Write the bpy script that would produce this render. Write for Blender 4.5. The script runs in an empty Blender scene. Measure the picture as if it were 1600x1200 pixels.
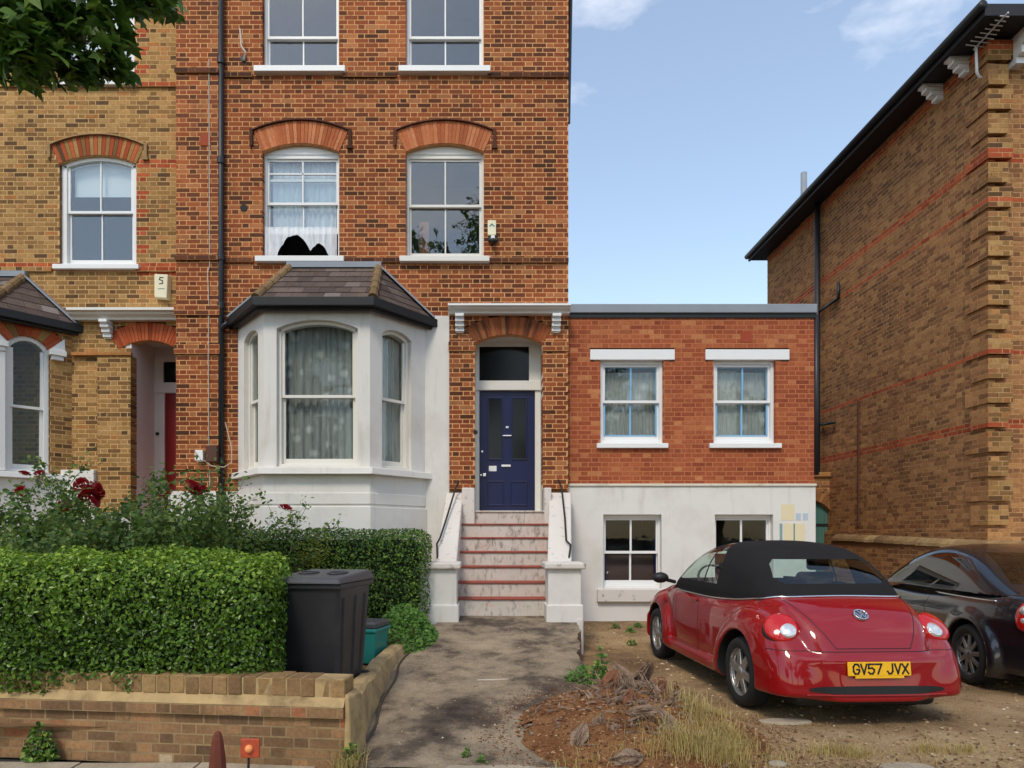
import bpy, bmesh, math, random
import numpy as np
from mathutils import Vector, Matrix
R = math.radians
rnd = random.Random(7)
nr = np.random.default_rng(11)
sc = bpy.context.scene
C = sc.collection

# ------------------------------------------------------------------ camera
FPX, VX, VY, EYE = 1066.67, 756.0, 838.0, 1.55     # focal length (px of a 1600 px picture), vanishing point, eye height
cam_d = bpy.data.cameras.new('camera')
cam_d.lens = 24.0; cam_d.sensor_width = 36.0
cam_d.shift_x = (800 - VX) / 1600; cam_d.shift_y = (VY - 600) / 1600
cam_d.clip_start = 0.1; cam_d.clip_end = 2000
cam = bpy.data.objects.new('camera', cam_d); C.objects.link(cam)
cam.location = (0, 0, EYE); cam.rotation_euler = (R(90), 0, 0)
sc.camera = cam
# ------------------------------------------------------------------ sky and sun
SUN_EL, SUN_AZ = 50.0, 200.0      # azimuth clockwise from +Y
w = bpy.data.worlds.new('World'); sc.world = w; w.use_nodes = True
nt = w.node_tree; nt.nodes.clear()
def N(t, ty, **k):
    n = t.nodes.new(ty)
    for a, b in k.items(): setattr(n, a, b)
    return n
wo = N(nt, 'ShaderNodeOutputWorld'); bg = N(nt, 'ShaderNodeBackground')
sky = N(nt, 'ShaderNodeTexSky', sky_type='NISHITA'); sky.sun_disc = False
sky.sun_elevation = R(SUN_EL); sky.sun_rotation = R(SUN_AZ)
sky.air_density = 1.35; sky.dust_density = 0.5; sky.ozone_density = 0.35
tc = N(nt, 'ShaderNodeTexCoord'); mp = N(nt, 'ShaderNodeMapping'); mp.inputs['Scale'].default_value = (1.0, 1.0, 2.6)
mp.inputs['Location'].default_value = (7.3, 4.1, 1.2)
nz = N(nt, 'ShaderNodeTexNoise'); nz.inputs['Scale'].default_value = 1.9; nz.inputs['Detail'].default_value = 7; nz.inputs['Roughness'].default_value = 0.58
cr = N(nt, 'ShaderNodeValToRGB'); cr.color_ramp.elements[0].position = 0.50; cr.color_ramp.elements[0].color = (.07, .07, .07, 1); cr.color_ramp.elements[1].position = 0.74
mx = N(nt, 'ShaderNodeMix', data_type='RGBA')
mx.inputs[7].default_value = (7.6, 7.5, 7.5, 1)
L = nt.links.new
L(tc.outputs['Generated'], mp.inputs['Vector']); L(mp.outputs[0], nz.inputs['Vector']); L(nz.outputs['Fac'], cr.inputs[0])
L(cr.outputs[0], mx.inputs[0]); L(sky.outputs[0], mx.inputs[6]); L(mx.outputs[2], bg.inputs[0]); L(bg.outputs[0], wo.inputs[0])
bg.inputs[1].default_value = 0.15
sd = bpy.data.lights.new('sun', 'SUN'); sd.energy = 1.5; sd.angle = R(14); sd.color = (1, 0.91, 0.77)
so = bpy.data.objects.new('sun', sd); C.objects.link(so)
d = Vector((math.sin(R(SUN_AZ)) * math.cos(R(SUN_EL)), math.cos(R(SUN_AZ)) * math.cos(R(SUN_EL)), math.sin(R(SUN_EL))))
so.rotation_euler = d.to_track_quat('Z', 'Y').to_euler(); so.location = d * 60
sc.view_settings.view_transform = 'Standard'; sc.view_settings.look = 'None'; sc.view_settings.gamma = 1
sc.view_settings.use_curve_mapping = False; sc.view_settings.exposure = 0.52
sc.cycles.max_bounces = 8; sc.cycles.transparent_max_bounces = 12

# ------------------------------------------------------------------ helpers
def X(px, Y): return (px - VX) * Y / FPX             # photograph column -> metres across at depth Y
def Z(py, Y): return EYE + (VY - py) * Y / FPX       # photograph row -> metres up at depth Y
def P(px, py, Y): return Vector((X(px, Y), Y, Z(py, Y)))
def s2l(c):
    return tuple(((v / 255) / 12.92 if v / 255 <= .04045 else ((v / 255 + .055) / 1.055) ** 2.4) for v in c)
def wm(o):
    m = o.matrix_parent_inverse @ o.matrix_basis if o.parent else o.matrix_basis.copy()
    return wm(o.parent) @ m if o.parent else m
def setpar(o, parent, local=False):
    if parent is None: return
    o.parent = parent
    o.matrix_parent_inverse = Matrix.Identity(4) if local else wm(parent).inverted()
def tag(o, label=None, cat=None, group=None, kind=None):
    if label: o['label'] = label
    if cat: o['category'] = cat
    if group: o['group'] = group
    if kind: o['kind'] = kind
    return o
def thing(name, loc, label, cat, group=None, rotz=0, kind=None):
    o = bpy.data.objects.new(name, None); C.objects.link(o); o.empty_display_size = .2
    o.location = loc; o.rotation_euler = (0, 0, rotz)
    return tag(o, label, cat, group, kind)
def inst(name, mesh, parent=None, loc=(0, 0, 0), rot=(0, 0, 0), local=False, scale=None):
    o = bpy.data.objects.new(name, mesh); C.objects.link(o)
    o.location = loc; o.rotation_euler = rot
    if scale: o.scale = scale
    setpar(o, parent, local)
    return o
def mesh_np(name, verts, quads=None, tris=None, mats=(), midx=None, smooth=False, tone=None):
    me = bpy.data.meshes.new(name)
    verts = np.asarray(verts, np.float32).reshape(-1, 3)
    idx = []; starts = []; n = 0
    if quads is not None and len(quads):
        q = np.asarray(quads, np.int32).reshape(-1, 4); idx.append(q.ravel()); starts.append(np.arange(len(q)) * 4); n = len(q) * 4
    if tris is not None and len(tris):
        t = np.asarray(tris, np.int32).reshape(-1, 3); idx.append(t.ravel()); starts.append(n + np.arange(len(t)) * 3)
    idx = np.concatenate(idx); starts = np.concatenate(starts)
    me.vertices.add(len(verts)); me.vertices.foreach_set('co', verts.ravel())
    me.loops.add(len(idx)); me.loops.foreach_set('vertex_index', idx.astype(np.int32))
    me.polygons.add(len(starts)); me.polygons.foreach_set('loop_start', starts.astype(np.int32))
    if midx is not None: me.polygons.foreach_set('material_index', np.asarray(midx, np.int32))
    for m in mats: me.materials.append(m)
    me.update(calc_edges=True)
    me.polygons.foreach_set('use_smooth', np.full(len(starts), bool(smooth)))
    if tone is not None:
        a = me.attributes.new('tone', 'FLOAT', 'FACE'); a.data.foreach_set('value', np.asarray(tone, np.float32))
    return me
BOXF = [(0, 3, 2, 1), (4, 5, 6, 7), (0, 1, 5, 4), (1, 2, 6, 5), (2, 3, 7, 6), (3, 0, 4, 7)]
class MB:
    def __init__(s): s.v = []; s.f = []; s.m = []; s.cur = 0
    def add(s, vs, fs):
        b = len(s.v); s.v += [tuple(p) for p in vs]
        for f in fs: s.f.append(tuple(b + i for i in f)); s.m.append(s.cur)
        return s
    def hexa(s, p): return s.add(p, BOXF)
    def box(s, x0, x1, y0, y1, z0, z1):
        return s.hexa([(x0, y0, z0), (x1, y0, z0), (x1, y1, z0), (x0, y1, z0), (x0, y0, z1), (x1, y0, z1), (x1, y1, z1), (x0, y1, z1)])
    def obox(s, c, a, b, d):       # centre + three half axes
        c, a, b, d = map(Vector, (c, a, b, d))
        return s.hexa([c - a - b - d, c + a - b - d, c + a + b - d, c - a + b - d, c - a - b + d, c + a - b + d, c + a + b + d, c - a + b + d])
    def prism(s, poly, y0, y1):    # polygon in (x, z), counter-clockwise seen from -y, extruded along y
        n = len(poly)
        vs = [(x, y0, z) for x, z in poly] + [(x, y1, z) for x, z in poly]
        fs = [tuple(range(n)), tuple(range(2 * n - 1, n - 1, -1))] + [(i, i + n, (i + 1) % n + n, (i + 1) % n) for i in range(n)]
        return s.add(vs, fs)
    def slab(s, poly, z0, z1):     # polygon in (x, y) counter-clockwise from above; z may be a callable or number
        n = len(poly); g = lambda z, x, y: z(x, y) if callable(z) else z
        vs = [(x, y, g(z0, x, y)) for x, y in poly] + [(x, y, g(z1, x, y)) for x, y in poly]
        fs = [tuple(range(n - 1, -1, -1)), tuple(range(n, 2 * n))] + [(i, (i + 1) % n, (i + 1) % n + n, i + n) for i in range(n)]
        return s.add(vs, fs)
    def tube(s, pts, r, n=8, cap=True):
        pts = [Vector(p) for p in pts]; k = len(pts)
        rs = r if isinstance(r, (list, tuple)) else [r] * k
        b = len(s.v); up = None
        for i, p in enumerate(pts):
            t = (pts[min(i + 1, k - 1)] - pts[max(i - 1, 0)]).normalized()
            if up is None:
                up = t.orthogonal().normalized()
            up = (up - t * up.dot(t)).normalized(); sd = t.cross(up)
            for j in range(n):
                a = 2 * math.pi * j / n
                s.v.append(tuple(p + (up * math.cos(a) + sd * math.sin(a)) * rs[i]))
        for i in range(k - 1):
            for j in range(n):
                s.f.append((b + i * n + j, b + i * n + (j + 1) % n, b + (i + 1) * n + (j + 1) % n, b + (i + 1) * n + j)); s.m.append(s.cur)
        if cap:
            s.f.append(tuple(b + j for j in range(n - 1, -1, -1))); s.m.append(s.cur)
            s.f.append(tuple(b + (k - 1) * n + j for j in range(n))); s.m.append(s.cur)
        return s
    def lathe(s, prof, c=(0, 0, 0), ax='z', n=24):     # profile (r, h)
        b = len(s.v); k = len(prof)
        for r, h in prof:
            for j in range(n):
                a = 2 * math.pi * j / n; u, v = r * math.cos(a), r * math.sin(a)
                q = {'z': (u, v, h), 'y': (u, h, -v), 'x': (h, u, v)}[ax]
                s.v.append((c[0] + q[0], c[1] + q[1], c[2] + q[2]))
        for i in range(k - 1):
            for j in range(n):
                s.f.append((b + i * n + j, b + i * n + (j + 1) % n, b + (i + 1) * n + (j + 1) % n, b + (i + 1) * n + j)); s.m.append(s.cur)
        return s
    def mesh(s, name, mats, smooth=False):
        me = bpy.data.meshes.new(name); me.from_pydata(s.v, [], s.f)
        for m in (mats if isinstance(mats, (list, tuple)) else [mats]): me.materials.append(m)
        me.polygons.foreach_set('material_index', s.m)
        me.polygons.foreach_set('use_smooth', [bool(smooth)] * len(s.f))
        me.update(); return me
    def build(s, name, mats, parent=None, smooth=False, bevel=0, local=False, loc=(0, 0, 0), rot=(0, 0, 0)):
        o = bpy.data.objects.new(name, s.mesh(name, mats, smooth)); C.objects.link(o)
        o.location = loc; o.rotation_euler = rot
        setpar(o, parent, local)
        if bevel:
            b = o.modifiers.new('bevel', 'BEVEL'); b.width = bevel; b.segments = 2; b.limit_method = 'ANGLE'; b.angle_limit = R(40)
        return o

# ------------------------------------------------------------------ materials
def newmat(name):
    m = bpy.data.materials.new(name); m.use_nodes = True
    t = m.node_tree; b = t.nodes['Principled BSDF']
    return m, t, b
def pos(t, scale=(1, 1, 1), obj=False):
    if obj: src = N(t, 'ShaderNodeTexCoord').outputs['Object']
    else: src = N(t, 'ShaderNodeNewGeometry').outputs['Position']
    m = N(t, 'ShaderNodeMapping'); m.inputs['Scale'].default_value = scale
    t.links.new(src, m.inputs['Vector']); return m.outputs[0]
def noise(t, vec, scale, detail=4, rough=.55):
    n = N(t, 'ShaderNodeTexNoise'); n.inputs['Scale'].default_value = scale; n.inputs['Detail'].default_value = detail; n.inputs['Roughness'].default_value = rough
    t.links.new(vec, n.inputs['Vector']); return n.outputs['Fac']
def ramp(t, fac, stops, const=False):
    r = N(t, 'ShaderNodeValToRGB'); e = r.color_ramp.elements
    while len(e) < len(stops): e.new(.5)
    for i, (p, c) in enumerate(stops):
        e[i].position = p; e[i].color = (*c, 1) if len(c) == 3 else c
    if const: r.color_ramp.interpolation = 'CONSTANT'
    t.links.new(fac, r.inputs[0]); return r.outputs[0]
def mixc(t, fac, a, b, mode='MIX'):
    m = N(t, 'ShaderNodeMix', data_type='RGBA', blend_type=mode)
    for s, v in ((0, fac), (6, a), (7, b)):
        if hasattr(v, 'is_output'): t.links.new(v, m.inputs[s])
        else: m.inputs[s].default_value = v if s == 0 else (*v, 1)
    return m.outputs[2]
def bump(t, b, h, strength, dist=.01):
    n = N(t, 'ShaderNodeBump'); n.inputs['Strength'].default_value = strength; n.inputs['Distance'].default_value = dist
    t.links.new(h, n.inputs['Height']); t.links.new(n.outputs[0], b.inputs['Normal'])
def g3(v): return (v, v, v)
def mat(name, col, rough=.6, metal=0, var=.12, vs=3.0, bs=60, bst=.15, spec=.4, coat=0, obj=False, dirt=None, ds=1.2, dr=(.45, .75), streak=None):
    m, t, b = newmat(name)
    p = pos(t, obj=obj)
    c = mixc(t, noise(t, p, vs, 5, .6), tuple(v * (1 - var) for v in col), tuple(min(1, v * (1 + var)) for v in col))
    if dirt:
        f = ramp(t, noise(t, p, ds, 8, .65), [(dr[0], g3(0)), (dr[1], g3(1))])
        c = mixc(t, f, c, dirt)
    if streak:
        c = mixc(t, ramp(t, noise(t, pos(t, (1, 1, .12), obj), 7, 6, .6), [(.56, g3(0)), (.8, g3(.5))]), c, streak)
    t.links.new(c, b.inputs['Base Color'])
    b.inputs['Roughness'].default_value = rough; b.inputs['Metallic'].default_value = metal; b.inputs['Specular IOR Level'].default_value = spec
    if coat: b.inputs['Coat Weight'].default_value = coat; b.inputs['Coat Roughness'].default_value = .04
    if bst: bump(t, b, noise(t, p, bs, 4, .6), bst, .004)
    return m
def brickmat(name, stops, stain=None, sfac=.5, sscale=.5, light=None):
    m, t, b = newmat(name)
    at = N(t, 'ShaderNodeAttribute', attribute_name='tone'); oi = N(t, 'ShaderNodeObjectInfo')
    ad = N(t, 'ShaderNodeMath', operation='ADD'); fr = N(t, 'ShaderNodeMath', operation='FRACT')
    t.links.new(at.outputs['Fac'], ad.inputs[0]); t.links.new(oi.outputs['Random'], ad.inputs[1]); t.links.new(ad.outputs[0], fr.inputs[0])
    c = ramp(t, fr.outputs[0], stops)
    p = pos(t)
    c = mixc(t, .55, c, ramp(t, noise(t, p, 38, 5, .7), [(.3, g3(.45)), (.7, g3(1.25))]), 'MULTIPLY')
    c = mixc(t, .85, c, ramp(t, noise(t, p, sscale, 7, .66), [(.3, g3(1 - sfac)), (.62, g3(1.14))]), 'MULTIPLY')
    if stain:
        c = mixc(t, ramp(t, noise(t, p, sscale * 2.3, 7, .62), [(.55, g3(0)), (.78, g3(.75))]), c, stain)
    t.links.new(c, b.inputs['Base Color']); b.inputs['Roughness'].default_value = .9; b.inputs['Specular IOR Level'].default_value = .2
    bump(t, b, noise(t, p, 90, 5, .7), .5, .006)
    return m
M = {}
q = s2l
M['brick_red'] = brickmat('brick_red', [(0, q((84, 52, 38))), (.14, q((110, 64, 43))), (.34, q((136, 73, 46))), (.55, q((150, 80, 48))), (.75, q((160, 90, 54))), (.9, q((172, 106, 66))), (1, q((172, 116, 76)))], stain=q((96, 66, 46)))
M['brick_dark'] = brickmat('brick_dark', [(0, q((62, 40, 32))), (.5, q((92, 56, 42))), (1, q((118, 72, 50)))], sfac=.3)
M['mortar_red'] = mat('mortar_red', q((210, 156, 104)), .95, var=.22, vs=1.4, bs=120, bst=.4, dirt=q((164, 96, 58)), ds=14, dr=(.5, .72))
M['brick_arch'] = brickmat('brick_arch', [(0, q((170, 92, 56))), (.5, q((190, 110, 70))), (1, q((205, 132, 92)))], sfac=.25)
M['brick_yellow'] = brickmat('brick_yellow', [(0, q((92, 68, 46))), (.12, q((122, 90, 56))), (.3, q((148, 110, 66))), (.6, q((166, 126, 76))), (.85, q((180, 142, 90))), (1, q((176, 116, 66)))], stain=q((104, 74, 44)), sfac=.4)
M['mortar_yellow'] = mat('mortar_yellow', q((200, 162, 110)), .95, var=.22, vs=1.4, bs=120, bst=.4, dirt=q((150, 112, 68)), ds=14, dr=(.5, .72))
M['brick_band'] = brickmat('brick_band', [(0, q((146, 66, 40))), (.5, q((170, 80, 48))), (1, q((186, 98, 60)))], sfac=.2)
M['brick_ext'] = brickmat('brick_ext', [(0, q((136, 68, 46))), (.2, q((148, 76, 50))), (.55, q((158, 84, 54))), (.88, q((168, 94, 60))), (1, q((186, 124, 80)))], stain=q((180, 118, 76)), sfac=.22, sscale=.8)
M['mortar_ext'] = mat('mortar_ext', q((180, 112, 74)), .95, var=.2, vs=2, bs=120, bst=.4)
M['brick_stock'] = brickmat('brick_stock', [(0, q((122, 84, 56))), (.2, q((140, 96, 62))), (.45, q((158, 110, 70))), (.7, q((172, 122, 78))), (.9, q((184, 136, 86))), (1, q((150, 96, 62)))], stain=q((100, 72, 52)), sfac=.36, sscale=.35)
M['mortar_stock'] = mat('mortar_stock', q((186, 144, 100)), .95, var=.25, vs=.8, bs=120, bst=.4, dirt=q((136, 96, 62)), ds=9, dr=(.45, .7))
M['brick_old'] = brickmat('brick_old', [(0, q((108, 84, 64))), (.3, q((132, 102, 74))), (.6, q((148, 114, 82))), (.84, q((162, 124, 88))), (.91, q((166, 98, 68))), (.96, q((160, 124, 90))), (1, q((196, 178, 148)))], stain=q((92, 76, 58)), sfac=.35, sscale=2.2)
M['mortar_old'] = mat('mortar_old', q((150, 126, 92)), .95, var=.25, vs=5, bs=90, bst=.5, dirt=q((96, 80, 58)), ds=4)
M['coping'] = brickmat('coping', [(0, q((126, 98, 70))), (.3, q((146, 116, 80))), (.7, q((158, 128, 88))), (1, q((170, 142, 100)))], stain=q((96, 84, 58)), sfac=.4, sscale=3)
M['render'] = mat('render', (.68, .65, .61), .75, var=.03, vs=1.5, bs=40, bst=.12, dirt=q((190, 182, 170)), ds=.9, dr=(.48, .8), streak=q((166, 156, 140)))
M['render_step'] = mat('render_step', (.62, .57, .52), .8, var=.04, vs=2, bs=30, bst=.3, dirt=q((132, 120, 104)), ds=9, dr=(.58, .70))
M['stone'] = mat('stone', q((208, 200, 182)), .8, var=.08, vs=4, bs=40, bst=.25, dirt=q((140, 128, 106)), ds=3, dr=(.55, .8))
M['white'] = mat('white', (.76, .755, .74), .4, var=.03, vs=4, bs=30, bst=.04)
M['cream'] = mat('cream', (.70, .67, .61), .5, var=.05, vs=4, bs=30, bst=.05)
M['blue'] = mat('blue', q((128, 176, 214)), .4, var=.08, bst=.03)
M['navy'] = mat('navy', q((13, 21, 68)), .35, var=.12, vs=2, bst=.05, spec=.4)
M['navyglass'] = mat('navyglass', q((14, 15, 18)), .12, var=.1, bst=0, spec=.25)
M['reddoor'] = mat('reddoor', q((120, 14, 18)), .35, var=.06, bst=.03)
M['black'] = mat('black', (.010, .010, .011), .55, var=.2, bst=.05, spec=.4)
M['pipe'] = mat('pipe', (.02, .02, .024), .45, var=.3, vs=6, bst=.1)
M['iron'] = mat('iron', (.016, .015, .014), .5, var=.3, bst=.2)
M['lead'] = mat('lead', q((134, 140, 148)), .55, var=.12, vs=3, bs=20, bst=.1)
M['slate'] = brickmat('slate', [(0, q((78, 66, 62))), (.5, q((92, 78, 72))), (.93, q((102, 88, 82))), (1, q((132, 120, 116)))], stain=q((104, 92, 62)), sfac=.2, sscale=2)
M['hip'] = brickmat('hip', [(0, q((104, 82, 58))), (1, q((138, 112, 80)))], stain=q((96, 92, 60)), sfac=.3, sscale=4)
M['dark'] = mat('dark', (.03, .027, .024), .9, var=.3, vs=1, bst=0)
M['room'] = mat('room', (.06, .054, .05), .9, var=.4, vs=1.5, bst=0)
M['blind'] = mat('blind', (.72, .76, .78), .7, var=.03, bst=0)
M['chrome'] = mat('chrome', (.72, .72, .74), .18, metal=1, var=.03, bst=0)
M['brass'] = mat('brass', (.7, .7, .72), .3, metal=1, var=.05, bst=0)
M['green_door'] = mat('green_door', q((72, 112, 104)), .5, var=.08, bst=.05)
M['soil'] = mat('soil', q((112, 84, 56)), .95, var=.35, vs=7, bs=60, bst=.8)
M['beige'] = mat('beige', q((216, 202, 166)), .75, var=.04, bst=.1)
M['slateblue'] = mat('slateblue', q((176, 186, 196)), .75, var=.05, bst=.1)
M['tealpaint'] = mat('tealpaint', q((120, 152, 154)), .75, var=.06, bst=.1)
M['terracotta'] = mat('terracotta', q((150, 62, 34)), .8, var=.15, vs=12)
M['rust'] = mat('rust', q((98, 46, 32)), .7, var=.3, vs=14, bs=70, bst=.4)
M['orange'] = mat('orange', q((176, 72, 44)), .55, var=.18, vs=30, bs=90, bst=.15, dirt=q((120, 62, 44)), ds=25)
M['plastic_grey'] = mat('plastic_grey', (.022, .022, .026), .42, var=.15, vs=3, bs=160, bst=.1, spec=.4, dirt=(.05, .048, .045), ds=2, dr=(.5, .9))
M['lid_grey'] = mat('lid_grey', (.06, .06, .066), .42, var=.15, vs=5, bst=.08, dirt=(.12, .12, .12), ds=5, dr=(.55, .85))
M['teal'] = mat('teal', q((36, 122, 116)), .4, var=.1, bst=.03)
M['wood_grey'] = mat('wood_grey', q((140, 118, 100)), .9, var=.4, vs=22, bs=60, bst=.9, dirt=q((86, 56, 40)), ds=9, dr=(.45, .7))
M['wood_red'] = mat('wood_red', q((124, 82, 58)), .9, var=.4, vs=22, bs=50, bst=.9, dirt=q((70, 42, 28)), ds=9, dr=(.5, .75))
M['grey_cloth'] = mat('grey_cloth', q((92, 100, 116)), .9, var=.3, vs=9, bst=.2)
M['alarm'] = mat('alarm', q((226, 218, 186)), .45, var=.03, bst=.02)
M['cable'] = mat('cable', q((190, 180, 166)), .6, bst=0)
M['brown_box'] = mat('brown_box', q((80, 48, 34)), .6, bst=.05)
M['stepred'] = mat('stepred', q((148, 74, 60)), .8, var=.2, vs=9, bs=40, bst=.3, dirt=q((92, 62, 50)), ds=6, dr=(.5, .75))
def riser_mat():
    m, t, b = newmat('step_riser'); p = pos(t, (1, 1, .35)); p2 = pos(t)
    c = mixc(t, noise(t, p2, 3, 5), (.46, .41, .36), (.60, .54, .48))
    f = ramp(t, noise(t, p, 16, 8, .7), [(.52, g3(0)), (.68, g3(.85))])
    c = mixc(t, f, c, q((88, 78, 66)))
    c = mixc(t, ramp(t, noise(t, p2, 9, 5), [(.55, g3(0)), (.7, g3(.5))]), c, q((196, 150, 134)))
    t.links.new(c, b.inputs['Base Color']); b.inputs['Roughness'].default_value = .85; bump(t, b, noise(t, p2, 40, 5), .3); return m
M['riser'] = riser_mat()
def glass_mat(name, ior, tint=(.92, .95, .95), wav=.015):
    m, t, b = newmat(name); t.nodes.remove(b); out = t.nodes['Material Output']
    tr = N(t, 'ShaderNodeBsdfTransparent'); tr.inputs[0].default_value = (*tint, 1)
    gl = N(t, 'ShaderNodeBsdfGlossy'); gl.inputs['Roughness'].default_value = .015
    fr = N(t, 'ShaderNodeFresnel'); ms = N(t, 'ShaderNodeMixShader')
    ge = N(t, 'ShaderNodeNewGeometry'); ma = N(t, 'ShaderNodeMath', operation='MULTIPLY_ADD'); ma.inputs[1].default_value = 1 / ior - ior; ma.inputs[2].default_value = ior
    t.links.new(ge.outputs['Backfacing'], ma.inputs[0]); t.links.new(ma.outputs[0], fr.inputs[0])
    if wav:
        bp = N(t, 'ShaderNodeBump'); bp.inputs['Strength'].default_value = wav; bp.inputs['Distance'].default_value = .05
        t.links.new(noise(t, pos(t), 5, 2), bp.inputs['Height']); t.links.new(bp.outputs[0], gl.inputs['Normal'])
    t.links.new(fr.outputs[0], ms.inputs[0]); t.links.new(tr.outputs[0], ms.inputs[1]); t.links.new(gl.outputs[0], ms.inputs[2]); t.links.new(ms.outputs[0], out.inputs[0])
    return m
M['glass'] = glass_mat('glass', 1.95)
M['glass_low'] = glass_mat('glass_low', 1.5)
M['glass_dark'] = glass_mat('glass_dark', 1.32)
M['carglass_dark'] = glass_mat('carglass_dark', 2.3, (.14, .17, .165), 0)
M['carglass'] = glass_mat('carglass', 1.8, (.80, .92, .87), 0)
def net_mat(name, col, dens, pscale=14, motif=.0):
    m, t, b = newmat(name); out = t.nodes['Material Output']; b.inputs['Base Color'].default_value = (*col, 1); b.inputs['Roughness'].default_value = .9
    tr = N(t, 'ShaderNodeBsdfTransparent'); ms = N(t, 'ShaderNodeMixShader')
    f = ramp(t, noise(t, pos(t, (1, 1, .12)), pscale * 2, 4), [(.3, g3(dens * .8)), (.7, g3(min(1, dens * 1.15)))])
    if motif:
        vo = N(t, 'ShaderNodeTexVoronoi'); vo.inputs['Scale'].default_value = 4.2; t.links.new(pos(t), vo.inputs['Vector'])
        f = mixc(t, ramp(t, vo.outputs['Distance'], [(.12, g3(motif)), (.34, g3(0))]), f, g3(.85))
    t.links.new(f, ms.inputs[0]); t.links.new(tr.outputs[0], ms.inputs[1]); t.links.new(b.outputs[0], ms.inputs[2]); t.links.new(ms.outputs[0], out.inputs[0])
    return m
M['net_white'] = net_mat('net_white', (.80, .82, .86), .8)
M['net_grey'] = net_mat('net_grey', (.62, .61, .57), .42, 12, .8)
M['net_pale'] = net_mat('net_pale', (.78, .76, .70), .62, 14)
M['net_lace'] = net_mat('net_lace', (.70, .68, .62), .5, 20, .6)
def leafmat(name, a, b_, c_, trans=.35, rough=.45):
    m, t, b = newmat(name); out = t.nodes['Material Output']
    at = N(t, 'ShaderNodeAttribute', attribute_name='tone')
    c = ramp(t, at.outputs['Fac'], [(0, a), (.55, b_), (1, c_)])
    t.links.new(c, b.inputs['Base Color']); b.inputs['Roughness'].default_value = rough; b.inputs['Specular IOR Level'].default_value = .4
    tl = N(t, 'ShaderNodeBsdfTranslucent'); ms = N(t, 'ShaderNodeMixShader'); ms.inputs[0].default_value = trans
    t.links.new(c, tl.inputs[0]); t.links.new(b.outputs[0], ms.inputs[1]); t.links.new(tl.outputs[0], ms.inputs[2]); t.links.new(ms.outputs[0], out.inputs[0])
    return m
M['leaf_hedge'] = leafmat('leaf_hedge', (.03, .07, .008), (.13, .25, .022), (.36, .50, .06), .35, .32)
M['leaf_dark'] = leafmat('leaf_dark', (.025, .065, .012), (.08, .17, .025), (.24, .37, .05))
M['leaf_rose'] = leafmat('leaf_rose', (.05, .10, .02), (.14, .25, .04), (.32, .38, .09))
M['leaf_tree'] = leafmat('leaf_tree', (.03, .07, .012), (.08, .17, .022), (.20, .32, .05))
M['leaf_ivy'] = leafmat('leaf_ivy', (.05, .13, .02), (.11, .24, .03), (.2, .36, .06))
M['grass_dry'] = leafmat('grass_dry', (.40, .27, .09), (.60, .46, .20), (.42, .38, .11), .25, .7)
M['petal'] = leafmat('petal', (.34, .005, .01), (.58, .01, .018), (.72, .03, .04), .25)
M['bark'] = mat('bark', q((86, 72, 56)), .95, var=.4, vs=10, bs=30, bst=.9)
M['stem'] = mat('stem', q((84, 92, 48)), .8, var=.3, vs=10)
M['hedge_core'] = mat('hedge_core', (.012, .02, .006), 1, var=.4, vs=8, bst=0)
# ------------------------------------------------------------------ ground
def fbm(x, y, s, o=4, seed=0):
    r = np.random.default_rng(seed); t = 0; a = 1.0; tot = 0
    for i in range(o):
        for k in range(3):
            th = r.uniform(0, 2 * math.pi); ph = r.uniform(0, 2 * math.pi)
            t = t + a * np.sin((x * math.cos(th) + y * math.sin(th)) * s * (1 + .3 * k) + ph + 1.3 * np.sin((x * math.sin(th) - y * math.cos(th)) * s * .7 + ph * 2))
        tot += a * 3; a *= .5; s *= 2.07
    return t / tot
def sstep(a, b, v):
    t = np.clip((v - a) / (b - a), 0, 1); return t * t * (3 - 2 * t)
def yard_z(x, y): return .17 * sstep(9.0, 10.9, y) + .014 * fbm(x, y, 3.2, 4, 3) - .08 * (1 - sstep(4.7, 5.4, y))
def path_z(x, y): return -.03 + .108 * (y - 4.75) + .008 * fbm(x, y, 4, 3, 5)
def garden_z(x, y):
    t = sstep(-2.0, -1.15, x); z = .16 + .38 * sstep(5.4, 8.0, y) + .02 * fbm(x, y, 5, 3, 9)
    return z * (1 - t) + (-.06 + np.maximum(.2, .108 * (y - 4.75))) * t
def grid_sheet(name, x0, x1, y0, y1, nx, ny, zf, m, clip=None):
    xs, ys = np.meshgrid(np.linspace(x0, x1, nx), np.linspace(y0, y1, ny), indexing='ij')
    zs = zf(xs, ys); v = np.stack([xs, ys, zs], -1).reshape(-1, 3)
    i, j = np.meshgrid(np.arange(nx - 1), np.arange(ny - 1), indexing='ij'); a = (i * ny + j).ravel()
    qd = np.stack([a, a + ny, a + ny + 1, a + 1], 1)
    o = bpy.data.objects.new(name, mesh_np(name, v, qd, mats=[m], smooth=True)); C.objects.link(o)
    return tag(o, kind='structure')
def ground_mat(name, stops, s1, s2, rough=.95, bst=.8, fine=None):
    m, t, b = newmat(name); p = pos(t)
    c = ramp(t, noise(t, p, s1, 9, .68), stops)
    c = mixc(t, .6, c, ramp(t, noise(t, p, s2, 5, .7), [(.3, g3(.55)), (.7, g3(1.3))]), 'MULTIPLY')
    if fine: c = mixc(t, ramp(t, noise(t, p, fine[0], 3, .5), [(.62, g3(0)), (.68, g3(1))]), c, fine[1])
    t.links.new(c, b.inputs['Base Color']); b.inputs['Roughness'].default_value = rough; b.inputs['Specular IOR Level'].default_value = .2
    bump(t, b, noise(t, p, s2, 8, .7), bst, .02); return m
M['yard'] = ground_mat('yard', [(.28, q((84, 62, 44))), (.43, q((124, 98, 70))), (.55, q((158, 130, 94))), (.7, q((180, 154, 116)))], .9, 45, fine=(60, q((190, 172, 140))))
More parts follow.
